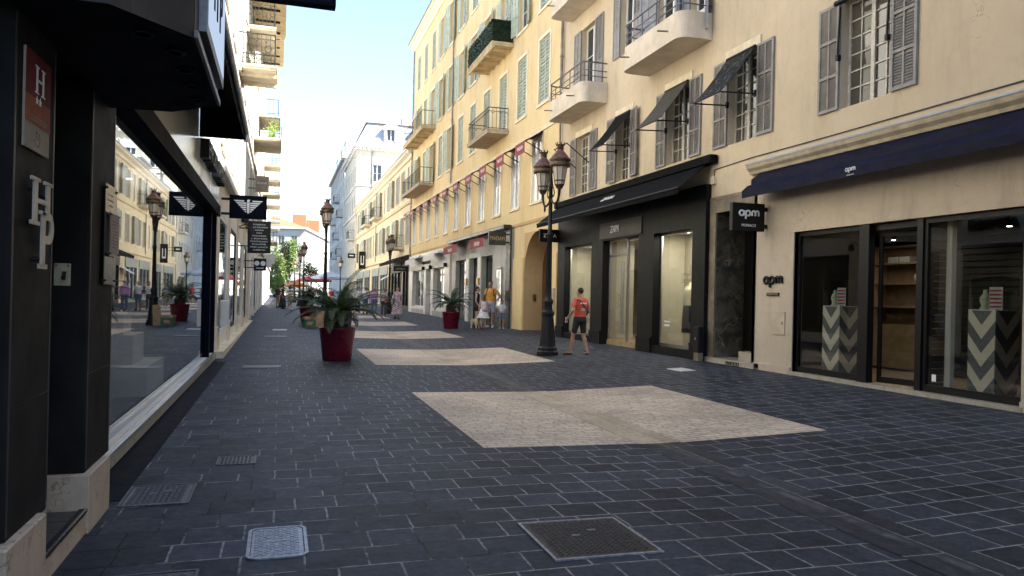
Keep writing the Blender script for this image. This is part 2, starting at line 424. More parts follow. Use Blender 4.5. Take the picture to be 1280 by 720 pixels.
def paving(name, bw, rh, c1, c2, mortar_d, mortar_l, lightfac, rough, msize, swap=False, shiftmix=.5):
    m, t, out = nt(name); P = pos(t)
    nz = N(t, 'ShaderNodeTexNoise'); nz.inputs['Scale'].default_value = 7; nz.inputs['Detail'].default_value = 3; t.links.new(P, nz.inputs['Vector'])
    d0 = N(t, 'ShaderNodeVectorMath', operation='MULTIPLY_ADD'); t.links.new(nz.outputs['Color'], d0.inputs[0])
    k = .016 if rh > .2 else .008
    d0.inputs[1].default_value = (k,k,0); t.links.new(P, d0.inputs[2])
    vec = d0.outputs[0]
    if swap:
        s = N(t, 'ShaderNodeSeparateXYZ'); cmb = N(t, 'ShaderNodeCombineXYZ'); t.links.new(vec, s.inputs[0])
        t.links.new(s.outputs[1], cmb.inputs[0]); t.links.new(s.outputs[0], cmb.inputs[1]); vec = cmb.outputs[0]
    br = N(t, 'ShaderNodeTexBrick'); br.offset = .5; br.offset_frequency = 2; br.squash = .82; br.squash_frequency = 3
    t.links.new(vec, br.inputs['Vector'])
    br.inputs['Scale'].default_value = 1; br.inputs['Brick Width'].default_value = bw; br.inputs['Row Height'].default_value = rh
    br.inputs['Mortar Size'].default_value = msize; br.inputs['Mortar Smooth'].default_value = .12; br.inputs['Bias'].default_value = -.1
    br.inputs['Color1'].default_value = (*c1,1); br.inputs['Color2'].default_value = (*c2,1)
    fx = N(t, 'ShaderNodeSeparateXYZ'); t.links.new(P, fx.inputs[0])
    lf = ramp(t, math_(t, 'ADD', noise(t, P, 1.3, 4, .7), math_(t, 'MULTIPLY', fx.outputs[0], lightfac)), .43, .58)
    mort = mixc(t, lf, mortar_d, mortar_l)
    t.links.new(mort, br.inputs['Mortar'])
    c = br.outputs['Color']
    n2 = noise(t, P, 15, 7, .78); n3 = noise(t, P, .7, 4, .6)
    c = mixc(t, .45 if 'cream' in name else .85, c, mixc(t, ramp(t, n2, .3, .75), (.35,.35,.36), (1.6,1.6,1.58)), 'MULTIPLY')
    c = mixc(t, .8, c, mixc(t, ramp(t, n3, .3, .7), (.72,.72,.72), (1.15,1.15,1.15)), 'MULTIPLY')
    # pale scuffs and gum spots
    v = N(t, 'ShaderNodeTexVoronoi'); v.inputs['Scale'].default_value = 2.3; t.links.new(P, v.inputs['Vector'])
    spot = math_(t, 'MULTIPLY', math_(t, 'LESS_THAN', v.outputs['Distance'], .035), math_(t, 'GREATER_THAN', noise(t, P, 1.9, 2), .56))
    c = mixc(t, math_(t, 'MULTIPLY', spot, .35), c, (.32,.32,.33))
    if name == 'channel_slate':
        band = math_(t, 'SUBTRACT', 1, ramp(t, math_(t, 'ABSOLUTE', math_(t, 'SUBTRACT', fx.outputs[0], 4.25)), .0, .07))
        c = mixc(t, math_(t, 'MULTIPLY', math_(t, 'MULTIPLY', band, ramp(t, noise(t, P, 3.5, 5, .7), .38, .7)), .55), c, (.20,.20,.20))
    h = math_(t, 'ADD', math_(t, 'MULTIPLY', br.outputs['Fac'], -1.0), math_(t, 'MULTIPLY', n2, .35))
    b2_ = N(t, 'ShaderNodeTexBrick'); b2_.offset = .5; b2_.offset_frequency = 2; b2_.squash = .82; b2_.squash_frequency = 3
    t.links.new(vec, b2_.inputs['Vector'])
    for k_, v_ in (('Scale',1),('Brick Width',bw),('Row Height',rh),('Mortar Size',msize),('Mortar Smooth',.25),('Bias',0)): b2_.inputs[k_].default_value = v_
    b2_.inputs['Color1'].default_value = (0,0,0,1); b2_.inputs['Color2'].default_value = (1,1,1,1); b2_.inputs['Mortar'].default_value = (.5,.5,.5,1)
    sv = N(t, 'ShaderNodeSeparateXYZ'); t.links.new(b2_.outputs['Color'], sv.inputs[0])
    h = math_(t, 'ADD', h, math_(t, 'MULTIPLY', math_(t, 'MULTIPLY', sv.outputs[0], noise(t, P, 2.1, 2)), 1.1))
    nm = bump(t, h, .85, .014)
    rr = math_(t, 'MULTIPLY_ADD', noise(t, P, 5, 5, .7), .35, rough-.17)
    bsdf(t, out, c, rr, 0, nm, .2)
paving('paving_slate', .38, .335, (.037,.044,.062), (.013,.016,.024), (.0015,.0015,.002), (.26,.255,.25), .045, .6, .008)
paving('paving_cream', .26, .105, (.60,.495,.385), (.49,.40,.305), (.22,.18,.14), (.30,.25,.2), 0, .62, .007)
paving('channel_slate', 1.1, .62, (.034,.041,.058), (.016,.0195,.029), (.005,.005,.006), (.25,.25,.25), .01, .5, .006, True)
paving('channel_cream', 1.0, .62, (.50,.41,.30), (.40,.32,.23), (.2,.16,.12), (.3,.25,.19), 0, .6, .005, True)
def tread(name, a, b):
    m, t, out = nt(name); P = pos(t)
    c = mixc(t, ramp(t, noise(t, P, 30, 5), .35, .7), a, b)
    bsdf(t, out, c, .45, .6, bump(t, noise(t, P, 120, 3), .2, .004))
tread('cast_iron', (.022,.022,.024), (.055,.055,.058))
tread('cast_worn', (.20,.21,.24), (.36,.37,.41))
tread('cast_mid', (.04,.042,.05), (.10,.10,.115))
# ================================================================== GROUND
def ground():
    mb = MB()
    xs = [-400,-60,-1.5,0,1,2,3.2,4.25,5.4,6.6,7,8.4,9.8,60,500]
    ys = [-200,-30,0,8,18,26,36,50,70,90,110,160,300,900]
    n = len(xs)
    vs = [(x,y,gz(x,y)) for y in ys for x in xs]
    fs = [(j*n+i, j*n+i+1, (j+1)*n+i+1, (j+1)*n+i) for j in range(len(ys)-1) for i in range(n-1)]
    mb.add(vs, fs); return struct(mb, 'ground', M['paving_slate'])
ground()
def sheet(name, x0, x1, y0, y1, mat, lift, nx=4, ny=6, f=None):
    xs = sorted({x0, x1, *[x for x in (1,2,4.25,6.6,7) if x0 < x < x1]})
    ys = [y0+(y1-y0)*i/ny for i in range(ny+1)]
    mb = MB(); n = len(xs)
    mb.add([(x,y,gz(x,y)+lift) for y in ys for x in xs], [(j*n+i,j*n+i+1,(j+1)*n+i+1,(j+1)*n+i) for j in range(ny) for i in range(n-1)])
    return struct(mb, name, M[mat])
sheet('road_channel', 3.98, 4.52, -6, 160, 'channel_slate', .004, ny=40)
for k in range(8):
    y0 = 7.95+9.72*k; y1 = y0+4.75
    sheet('pavement_patch', 2.15, 3.98, y0, y1, 'paving_cream', .004)
    sheet('pavement_patch', 4.52, 6.55, y0-.05, y1-.1, 'paving_cream', .004)
    sheet('pavement_patch', 3.98, 4.52, y0-.03, y1-.05, 'channel_cream', .008)

# ================================================================== OPENINGS IN WALLS
def wall_holes(mb, T, u0, u1, v0, v1, holes, depth):
    """front face in (u,v) at w=0 with rectangular holes and reveals going to w=-depth"""
    us = sorted({u0, u1, *[h[0] for h in holes], *[h[1] for h in holes]})
    vs = sorted({v0, v1, *[h[2] for h in holes], *[h[3] for h in holes]})
    us = [u for u in us if u0-1e-6 <= u <= u1+1e-6]; vs = [v for v in vs if v0-1e-6 <= v <= v1+1e-6]
    for i in range(len(us)-1):
        a, b = us[i], us[i+1]; um = (a+b)/2
        run = None
        for j in range(len(vs)-1):
            vm = (vs[j]+vs[j+1])/2
            solid = not any(h[0] < um < h[1] and h[2] < vm < h[3] for h in holes)
            if solid and run is None: run = vs[j]
            if run is not None and (not solid or j == len(vs)-2):
                top = vs[j+1] if solid else vs[j]
                mb.add([T(a,run,0),T(b,run,0),T(b,top,0),T(a,top,0)], [(0,1,2,3)]); run = None
    for a, b, c, d in [h[:4] for h in holes]:
        dp = depth
        for p, q in (((a,c),(a,d)),((a,d),(b,d)),((b,d),(b,c)),((b,c),(a,c))):
            mb.add([T(p[0],p[1],0),T(q[0],q[1],0),T(q[0],q[1],-dp),T(p[0],p[1],-dp)], [(0,1,2,3)])

# local frame of every window and shop part: u to the viewer's right, v up, w towards the street
LOC = lambda u,v,w: (u,-w,v)        # local object space, facing -Y; rotated into place
ROT = {'R': -PI/2, 'L': PI/2, 'C': 0}

def shutter_mesh(w, h, pitch, rails, solid=0):
    mb = MB(); b = .055; t = .04
    B = lambda u0,u1,v0,v1,w0,w1: mb.box(u0,u1,v0,v1,w0,w1, T=LOC)
    B(0,b,0,h,0,t); B(w-b,w,0,h,0,t)
    zs = [0] + [h*r for r in rails] + [h]
    for i, z in enumerate(zs):
        a = z if i == 0 else z-b/2
        if i == len(zs)-1: a = z-b
        B(b,w-b,a,a+b,.001,t-.001)
    B(w/2-.018,w/2+.018,b,h-b,.004,t-.004)
    for i in range(len(zs)-1):
        lo = zs[i]+b; hi = zs[i+1]-b
        if i < solid: B(b,w-b,lo-.02,hi+.02,.012,t-.012); continue
        n = max(3, int((hi-lo)/pitch))
        for k in range(n):
            z = lo+(hi-lo)*(k+.5)/n; d = (hi-lo)/n*.42
            mb.add([LOC(b,z-d,t-.006),LOC(w-b,z-d,t-.006),LOC(w-b,z+d,.006),LOC(b,z+d,.006)], [(0,1,2,3)])
    return mb

PROTO = {}
def window(parent, side, pt, w, h, shut='none', smat='shutter_sage', frame='frame_white', pane='pane_dark', cols=2, rows=3,
           recess=.16, surround=None, sill=None, pitch=.11, rails=(.33,.66), solid=0, door=False, ang=0, sw=None):
    """pt: bottom centre of the opening on the wall plane, in world space"""
    key = (w,h,shut,smat,frame,pane,cols,rows,recess,surround,sill,pitch,rails,solid,door,ang)
    base = parent.location
    if key in PROTO:
        p = copy_tree(PROTO[key], parent)
    else:
        mb = MB(); f = .06
        B = lambda m,u0,u1,v0,v1,w0,w1: m.box(u0,u1,v0,v1,w0,w1, T=LOC)
        r = recess
        B(mb,-w/2,-w/2+f,0,h,-r-.05,-r); B(mb,w/2-f,w/2,0,h,-r-.05,-r)
        B(mb,-w/2+f,w/2-f,0,f,-r-.05,-r+.001); B(mb,-w/2+f,w/2-f,h-f,h,-r-.05,-r+.001)
        if shut != 'closed':
            B(mb,-.045,.045,f,h-f,-r-.045,-r+.012)
            for s in (-1,1):
                a, b = (-w/2+f,-.045) if s < 0 else (.045,w/2-f)
                lo = f+(h*.28 if door else 0)
                if door: B(mb,a,b,f,lo,-r-.04,-r-.012)
                for k in range(1,rows):
                    z = lo+(h-f-lo)*k/rows; B(mb,a,b,z-.012,z+.012,-r-.042,-r-.006)
                for k in range(1,cols):
                    u = a+(b-a)*k/cols; B(mb,u-.012,u+.012,lo,h-f,-r-.04,-r-.008)
        p = mb.build('french_door' if door else 'window', M[frame], parent)
        pm = MB(); B(pm,-w/2+f*.5,w/2-f*.5,f*.5,h-f*.5,-r-.035,-r-.03)
        pm.build('pane', M[pane], p)
        if shut == 'closed':
            for s in (-1,1):
                sm = shutter_mesh(w/2-.015, h-.03, pitch, rails, solid)
                o = sm.build('shutter', M[smat], p); o.location = LOC(-w/2+.01 if s < 0 else .006, .015, -.07)
        elif shut in ('open', 'ajar'):
            ww = sw or w/2
            for s in (-1,1):
                sm = shutter_mesh(ww, h, pitch, rails, solid)
                o = sm.build('shutter', M[smat], p)
                if s < 0:
                    o.location = LOC(-w/2-.004, 0, .052 if ang == 0 else .06); o.rotation_euler = (0,0,PI+R(ang))
                else:
                    o.location = LOC(w/2+.004, 0, .012 if ang == 0 else .03); o.rotation_euler = (0,0,-R(ang))
        if surround:
            q = MB(); k = .13
            B(q,-w/2-k,-w/2,-.0,h,.002,.025); B(q,w/2,w/2+k,0,h,.002,.025); B(q,-w/2-k,w/2+k,h,h+k,.002,.025)
            if sill != 'none': B(q,-w/2-k-.03,w/2+k+.03,-.1,0,.002,.07)
            q.build('surround', M[surround], p)
        PROTO[key] = p
    p.location = Vector(pt)-base
    p.rotation_euler = (0,0,ROT[side])
    return p

def railing(parent, pts, z0, z1, mat='iron_railing', step=.11, style='bars', r=.009, top=.022, name='railing', org=(0,0,0)):
    mb = MB()
    for i in range(len(pts)-1):
        a = Vector((*pts[i],0)); b = Vector((*pts[i+1],0)); L = (b-a).length
        for z, rr in ((z1,top),(z0+.06,.014)):
            mb.tube([a+Vector((0,0,z)), b+Vector((0,0,z))], rr, 6)
        n = max(2, int(L/step))
        if style in ('bars','arches','scroll'):
            for k in range(n+1):
                p = a+(b-a)*k/n
                mb.tube([p+Vector((0,0,z0)), p+Vector((0,0,z1))], r, 5)
            if style in ('arches','scroll'):
                d = (b-a).normalized(); z2 = z1-.16
                mb.tube([a+Vector((0,0,z2)), b+Vector((0,0,z2))], r, 5)
                for k in range(0, n, 2):
                    c = a+(b-a)*(k+1)/n; q = L/n
                    mb.tube([c+d*q*math.cos(t*PI/8)+Vector((0,0,z2-.14+.14*math.sin(t*PI/8))) for t in range(9)], r, 5)
                if style == 'scroll':
                    for k in range(0, n, 2):
                        c = a+(b-a)*(k+.5)/n; q = L/n*.8
                        for zz in (z0+.3, z0+.55):
                            mb.tube([c+d*q*math.cos(t*PI/6)+Vector((0,0,zz+q*math.sin(t*PI/6))) for t in range(13)], r, 4)
        elif style == 'tubes':
            for k in range(1,4):
                z = z0+(z1-z0)*k/4
                mb.tube([a+Vector((0,0,z)), b+Vector((0,0,z))], .014, 6)
            m = max(1, int(L/.9))
            for k in range(m+1):
                p = a+(b-a)*k/m
                mb.tube([p+Vector((0,0,z0-.05)), p+Vector((0,0,z1))], .016, 6)
    return mb.build(name, M[mat], parent, org)

def shell(mb, x_front, x_back, y0, y1, z0, z1):
    """everything of a building's box but its street front"""
    f, b = x_front, x_back
    mb.add([(f,y0,z0),(b,y0,z0),(b,y0,z1),(f,y0,z1)], [(0,1,2,3)])
    mb.add([(f,y1,z0),(b,y1,z0),(b,y1,z1),(f,y1,z1)], [(3,2,1,0)])
    mb.add([(b,y0,z0),(b,y1,z0),(b,y1,z1),(b,y0,z1)], [(0,1,2,3)])
    mb.add([(f,y0,z1),(b,y0,z1),(b,y1,z1),(f,y1,z1)], [(0,1,2,3)])

XR, XL = 9.8, -1.5
def bld(name, label, x, y0, y1):
    return thing(name, label, 'building', (x, (y0+y1)/2, 0))
def part(mb, name, mat, b): return mb.build(name, M[mat], b, b.location)

def glow(name, loc, power, size=(.5,.5), rot=(0,0,0), col=(1,.86,.68)):
    l = bpy.data.lights.new(name, 'AREA'); l.shape = 'RECTANGLE'; l.size, l.size_y = size; l.energy = power; l.color = col
    o = bpy.data.objects.new(name, l); COL.objects.link(o); o.location = loc; o.rotation_euler = rot
    return o

# ================================================================== CREAM BUILDING (street number of the jewellery and fashion shops)
b1 = bld('cream_building', 'cream rendered building with grey shutters, curved balconies and two black-framed shops', XR, -16, 26.35)
TR = lambda u,v,w: (XR-w, -u, v)          # u = -Y
win1 = [(11.05,1.25),(14.78,1.14),(17.66,1.22),(20.9,1.05),(24.1,1.25)]
d2 = [(23.85,1.25,8.15,2.75),(20.85,.95,9.05,2.05),(18.35,1.15,8.15,2.75),(16.75,.8,8.15,2.75),(11.2,1.2,9.05,2.05),(6.5,1.2,9.05,2.05)]
d3 = [(23.85,1.25,11.9,2.6),(20.85,.95,12.6,2.0),(17.4,1.2,12.6,2.0),(11.2,1.2,12.6,2.0),(6.5,1.2,12.6,2.0)]
holes = [(-(y+w/2), -(y-w/2), 5.24, 7.22) for y,w in win1]
holes += [(-(y+w/2), -(y-w/2), z, z+h) for y,w,z,h in d2+d3]
SH = (-12.86,-7.95,.27,3.06); EN = (-15.97,-14.12,.1,4.02); ZA = (-26.02,-16.0,.0,4.42)
mb = MB(); wall_holes(mb, TR, -26.35, 16, -.4, 18.5, holes+[SH,EN,ZA], .2)
shell(mb, XR, XR+13, -16, 26.35, -.4, 18.5)
part(mb, 'wall', 'stucco_cream', b1)
# ground floor facing of the jewellery shop, slightly proud and greyer
mb = MB(); wall_holes(mb, lambda u,v,w: (XR-.022-w,-u,v), -14.1, 16, -.3, 4.36, [SH], .1)
mb.add([(XR-.022,14.1,-.3),(XR,14.1,-.3),(XR,14.1,4.36),(XR-.022,14.1,4.36)], [(0,1,2,3)])
part(mb, 'shop_facing', 'shop_beige', b1)
for a,b_ in ((12.87,14.1),(2,7.94)):
    mb = MB(); mb.box(9.74,9.777,a,b_,.0,.36); part(mb, 'plinth_course', 'shop_beige', b1)
mb = MB(); mb.prism([(9.8,4.40),(9.70,4.40),(9.68,4.46),(9.62,4.52),(9.60,4.58),(9.60,4.62),(9.8,4.655)], -4, 14.3, T=lambda u,v,w:(u,w,v))
part(mb, 'cornice', 'stone_cornice', b1)
mb = MB(); mb.prism([(9.8,4.662),(9.585,4.632),(9.585,4.60),(9.8,4.672)], -4, 14.32, T=lambda u,v,w:(u,w,v))
part(mb, 'lead_flashing', 'roof_zinc', b1)
for i, (y,w) in enumerate(win1):
    window(b1, 'R', (XR, y, 5.24), w, 1.98, 'open', 'shutter_taupe', 'frame_old', 'pane_brown', 2, 6, .17, pitch=.046, sw=[.55,.55,.55,.5,.6][i]+.02*(i%2), ang=0 if i != 3 else 8)
for y,w,z,h in d2+d3:
    window(b1, 'R', (XR, y, z), w, h, 'open', 'shutter_blue' if y in (18.35,16.75) else 'shutter_taupe', 'frame_white', 'pane_dark', 1, 2, .18, pitch=.08, rails=(.45,), solid=1,
           door=h > 2.4, ang=0 if y > 18.6 else 25)
for y,w in win1[1:] :
    q = MB(); q.box(9.765,9.798,y-w/2-.1,y+w/2+.1,7.22,7.42); part(q, 'lintel', 'trim_cream', b1)
def drop_awning(y, w, mat, front=8.88, zf=6.12, zt=7.2):
    mb = MB(); x0 = 9.72; n = 6
    rows = []
    for k in range(n+1):
        t = k/n; sag = -.05*math.sin(PI*t)
        rows.append((x0+(front-x0)*t, zt+(zf-zt)*t+sag))
    a, b = y-w/2+.02, y+w/2-.02
    for s in (0, .012):
        for k in range(n):
            (xa,za),(xb,zb) = rows[k], rows[k+1]
            mb.add([(xa,a,za-s),(xb,a,zb-s),(xb,b,zb-s),(xa,b,za-s)], [(0,1,2,3)], True)
    f = part(mb, 'awning', mat, b1)
    fr = MB(); fr.tube([(front,a,zf),(front,b,zf)], .018, 6); fr.build('front_bar', M['iron_black'], f, b1.location)
    for yy in (a,b):
        fr = MB(); fr.tube([(front,yy,zf),(9.76,yy,6.16)], .017, 6); fr.box(9.72,9.79,yy-.025,yy+.025,6.1,6.24); fr.build('awning_arm', M['iron_black'], f, b1.location)
    fr = MB(); fr.tube([(x0,a,zt),(x0,b,zt)], .03, 8); fr.build('roller', M['iron_black'], f, b1.location)
    return f
drop_awning(14.78, 1.14, 'awning_worn'); drop_awning(17.66, 1.22, 'awning_taupe'); drop_awning(20.9, 1.05, 'awning_black')
# a bare folded frame at the last window and a folded one at the first
def folded(y, w, drop):
    fr = MB()
    for yy in (y-w/2+.03, y+w/2-.03):
        if drop: fr.tube([(9.76,yy,6.16),(8.95,yy,6.75)], .017, 6)
        else: fr.tube([(9.74,yy,7.1),(9.7,yy,6.2)], .02, 6); fr.box(9.68,9.76,yy-.03,yy+.03,6.12,6.22)
    fr.tube([(8.95,y-w/2,6.75),(8.95,y+w/2,6.75)] if drop else [(9.66,y-w/2,7.16),(9.66,y+w/2,7.16)], .018 if drop else .05, 7)
    part(fr, 'awning_frame', 'iron_black', b1)
folded(24.1,1.25,True); folded(11.05,1.25,False)
def plaster_balcony(b, y0, y1, z0, front=8.92, h=.64, rail=.62):
    def outline(x, r, n=6):
        pts = [(9.79,y0)]
        for k in range(n+1): a = -PI/2-PI/2*k/n; pts.append((x+r+r*math.cos(a), y0+r+r*math.sin(a)))
        for k in range(n+1): a = PI-PI/2*k/n; pts.append((x+r+r*math.cos(a), y1-r+r*math.sin(a)))
        pts.append((9.79,y1)); return pts
    o = outline(front,.28); i = outline(front+.09,.2); i = [(x, min(max(y,y0+.09),y1-.09)) for x,y in i]
    i[0] = (9.79,y0+.09); i[-1] = (9.79,y1-.09)
    mb = MB(); n = len(o)
    mb.add([(x,y,z0) for x,y in o], [tuple(range(n))]); mb.add([(x,y,z0+.14) for x,y in i], [tuple(range(n))[::-1]])
    for k in range(n-1):
        (xa,ya),(xb,yb),(xc,yc),(xd,yd) = o[k],o[k+1],i[k],i[k+1]
        mb.add([(xa,ya,z0),(xb,yb,z0),(xb,yb,z0+h),(xa,ya,z0+h)], [(3,2,1,0)], 0 < k < n-2)
        mb.add([(xc,yc,z0+.14),(xd,yd,z0+.14),(xd,yd,z0+h),(xc,yc,z0+h)], [(0,1,2,3)], True)
        mb.add([(xa,ya,z0+h),(xb,yb,z0+h),(xd,yd,z0+h),(xc,yc,z0+h)], [(3,2,1,0)])
    f = part(mb, 'balcony', 'balcony_plaster', b)
    mid = [((a[0]+c[0])/2,(a[1]+c[1])/2) for a,c in zip(o,i)]
    r = MB()
    for z in (z0+h+.18, z0+h+.36, z0+h+rail):
        r.tube([(x,y,z) for x,y in mid], .016 if z < z0+h+rail-.01 else .026, 6)
    L = len(mid)-1
    for k in (1,4,7,8,11,14):
        x,y = mid[min(k,L)]; r.tube([(x,y,z0+h-.03),(x,y,z0+h+rail)], .016, 6)
    m_ = (y0+y1)/2
    for y in (m_-.45,m_+.45): r.tube([(front+.045,y,z0+h-.03),(front+.045,y,z0+h+rail)], .016, 6)
    r.build('railing', M['iron_grey'], f, b.location)
    for y in (y0+.6, y1-.5):
        s = MB(); s.tube([(front+.05,y,z0+.3),(front-.28,y,z0+.27)], .022, 7); s.build('drain_spout', M['pipe_zinc'], f, b.location)
plaster_balcony(b1, 22.25, 25.45, 7.86)
plaster_balcony(b1, 16.1, 19.35, 7.92)
plaster_balcony(b1, 22.25, 25.45, 11.5)
mb = MB(); mb.tube([(9.7,26.2,9.4),(9.7,26.2,18.4)], .055, 8); mb.tube([(9.7,26.2,5.0),(9.7,26.2,9.2)], .04, 8)
for z in (10.5,13,15.5): mb.lathe([(.075,-.03),(.075,.03)], 8, (9.7,26.2,z))
part(mb, 'downpipe', 'pipe_zinc', b1)

# --- jewellery shop front -----------------------------------------------------
fx = 9.86
mb = MB()
def fr(y0,y1,z0,z1,x0=fx,x1=fx+.07): mb.box(x0,x1,y0,y1,z0,z1)
for a, b in ((11.1,12.84),(7.97,9.72)):
    mb = MB()
    fr(a,a+.06,.28,3.05); fr(b-.06,b,.28,3.05); fr(a+.06,b-.06,.28,.40); fr(a+.06,b-.06,2.97,3.05)
    sf = part(mb, 'shop_window', 'ink_black', b1)
    g = MB(); g.box(fx+.03,fx+.034,a+.03,b-.03,.35,3.0); g.build('pane', M['glass_shop'], sf, b1.location)
mb = MB(); mb.box(9.795,9.93,10.86,11.09,.26,3.055); part(mb, 'black_pier', 'ink_black', b1)
mb = MB(); mb.box(9.83,9.93,9.73,9.85,.26,3.05); part(mb, 'black_pier', 'ink_black', b1)
mb = MB(); mb.box(9.9,10.3,9.86,10.85,2.94,3.05); part(mb, 'door_head', 'ink_black', b1)
mb = MB()
for k in range(24): mb.box(9.95,10.45,9.86,9.885,.3+k*.11,.3+k*.11+.1)
part(mb, 'slatted_reveal', 'interior_slat', b1)
mb = MB(); dT = lambda u,v,w: (10.02-w+ (u)*.22, 10.84-u*.96, .3+v)
for a,b_,c,d in ((0,.06,0,2.62),(.9,.96,0,2.62),(.06,.9,0,.1),(.06,.9,2.54,2.62)): mb.box(a,b_,c,d,-.02,.02, T=dT)
dr = part(mb, 'shop_door', 'ink_black', b1)
g = MB(); g.box(.06,.9,.1,2.54,-.004,.004, T=dT); g.build('pane', M['glass_shop'], dr, b1.location)
g = MB(); g.tube([dT(.82,1.0,.05),dT(.82,1.4,.05)], .014, 6); g.build('handle', M['steel'], dr, b1.location)
mb = MB(); mb.box(9.72,10.1,7.9,12.9,.1,.285); part(mb, 'door_sill', 'marble_sill', b1)
# interior
mb = MB()
mb.box(9.94,14.2,6.4,14.05,.2,.30); part(mb, 'shop_floor', 'wood_floor', b1)
mb = MB(); mb.box(9.96,14.2,6.35,6.4,.3,3.3); mb.box(9.96,14.2,14.0,14.05,.3,3.3); mb.box(14.2,14.25,6.35,14.05,.3,3.3); mb.box(9.96,14.2,6.4,14.0,3.1,3.16)
for a,b in ((12.86,14.0),(6.4,7.95)): mb.box(9.96,10.0,a,b,.3,3.1)
part(mb, 'shop_interior', 'interior_dark', b1)
mb = MB()
for k in range(22): mb.box(12.3,12.33,7.0,11.6,.35+k*.12,.35+k*.12+.1)
part(mb, 'slatted_screen', 'interior_slat', b1)
mb = MB(); mb.cbox(10.1,10.2,9.42,9.53,.3,3.1); part(mb, 'interior_post', 'interior_pale', b1)
u_ = thing('display_shelf', 'pale wooden shelving unit seen through the open jewellery shop door', 'shelf', (12.2,12.55,.3))
mb = MB(); mb.box(0,.4,-.85,-.81,0,2.6); mb.box(0,.4,.81,.85,0,2.6); mb.box(.36,.4,-.81,.81,0,2.6); mb.build('carcass', M['wood_shelf'], u_)
for z in (.05,.62,1.3,1.78,2.2,2.55):
    mb = MB(); mb.box(.01,.36,-.81,.81,z,z+.035); mb.build('shelf', M['wood_shelf'], u_)
mb = MB(); mb.box(-.02,0,-.83,.83,.05,.95); mb.build('front_panel', M['wood_shelf'], u_)
s_ = MB(); s_.ell((0,0,.11),(.11,.11,.11)); s_.lathe([(.05,0),(.05,.02)], 10)
s_ = single(s_, 'glass_globe', M['interior_pale'], 'pale round globe on a shelf inside the jewellery shop', 'ornament'); s_.location = (12.37,12.3,2.115)
for i,(yy,zz) in enumerate(((12.6,2.535),(12.9,2.535))):
    q = MB(); q.cbox(-.12,.12,-.14,.14,0,.12,.006); q.box(-.125,-.121,-.14,.14,.04,.08)
    o = q.build('gift_box', M['white_case'], None); o.location = (12.38,yy,2.535)
    tag(o, 'small white gift box on the upper shelf inside the jewellery shop', 'box', 'gift boxes on the shop shelf')
def plinth(x, y, z, lab, wh):
    t = thing('display_plinth', lab, 'display plinth', (x,y,z))
    a = .23
    mb = MB(); mb.box(-a,a,-a,a,0,1.3); mb.build('column', M['chevron_print'], t)
    c = thing('display_case', 'clear glass case with a necklace, standing on the plinth '+wh, 'display case', (x,y,z+1.3))
    mb = MB()
    for q in ((-a,-a),(a-.004,-a)): mb.box(q[0],q[0]+.004,-a,a,.012,.5)
    for q in (-a,a-.004): mb.box(-a+.004,a-.004,q,q+.004,.012,.5)
    mb.box(-a,a,-a,a,.5,.506); mb.build('glass_box', M['glass_case'], c)
    mb = MB(); mb.box(-a,a,-a,a,0,.012); mb.build('case_base', M['white_case'], c)
    k = thing('necklace_bust', 'white necklace bust in the glass case '+wh, 'bust', (x-.08,y+.08,z+1.315))
    mb = MB(); mb.lathe([(.07,0),(.075,.02),(.05,.05),(.075,.14),(.06,.2),(.03,.24),(.026,.3)], 12); mb.build('bust', M['linen'], k)
    mb = MB(); mb.tube([(.078*math.cos(a_)*(.9),.078*math.sin(a_)*.9,.2-.05*math.cos(a_-PI)) for a_ in [2*PI*i/14 for i in range(15)]], .006, 5); mb.build('necklace', M['brass'], k)
    s = thing('price_card', 'red striped card in the glass case '+wh, 'card', (x-.12,y-.14,z+1.315))
    mb = MB(); mb.box(-.006,.006,-.11,.11,0,.34); mb.build('card', M['white_case'], s)
    mb = MB()
    for i in range(5): mb.box(-.0085,-.0062,-.1,.1,.03+i*.06,.06+i*.06)
    mb.build('stripe_print', M['card_red'], s)
plinth(10.26, 12.05, .3, 'tall chevron patterned plinth in the shop window beside the door pier', 'by the black door pier')
plinth(10.32, 8.86, .3, 'tall chevron patterned plinth in the larger shop window at the picture edge', 'in the larger shop window')
for i,(x,y) in enumerate(((11.2,8.6),(11.0,9.2),(12.2,9.0),(11.6,12.2))):
    t = thing('ceiling_spotlight', 'small lit spotlight on the dark jewellery shop ceiling', 'spotlight', (x,y,3.1), group='shop ceiling spotlights')
    mb = MB(); mb.lathe([(.045,-.16),(.05,-.04),(.012,-.02),(.012,0)], 10); mb.build('housing', M['plastic_black'], t)
    mb = MB(); mb.lathe([(.036,-.166),(.036,-.163)], 10); mb.build('lens', M['spot_glow'], t)
glow('shop_lamp', (11.2,9.0,2.9), 1.5, (1.2,1.6)); glow('shop_lamp', (11.4,12.2,2.9), 1.5, (1.0,1.4))

mb = MB(); mb.box(9.884,9.888,9.47,9.55,.46,.57)
o = mb.build('notice_sticker', M['letter_white'], None, (9.886,9.5,.46)); o.location = (9.886,9.5,.46); tag(o, 'small white notice stuck low on the larger jewellery shop window', 'sticker')
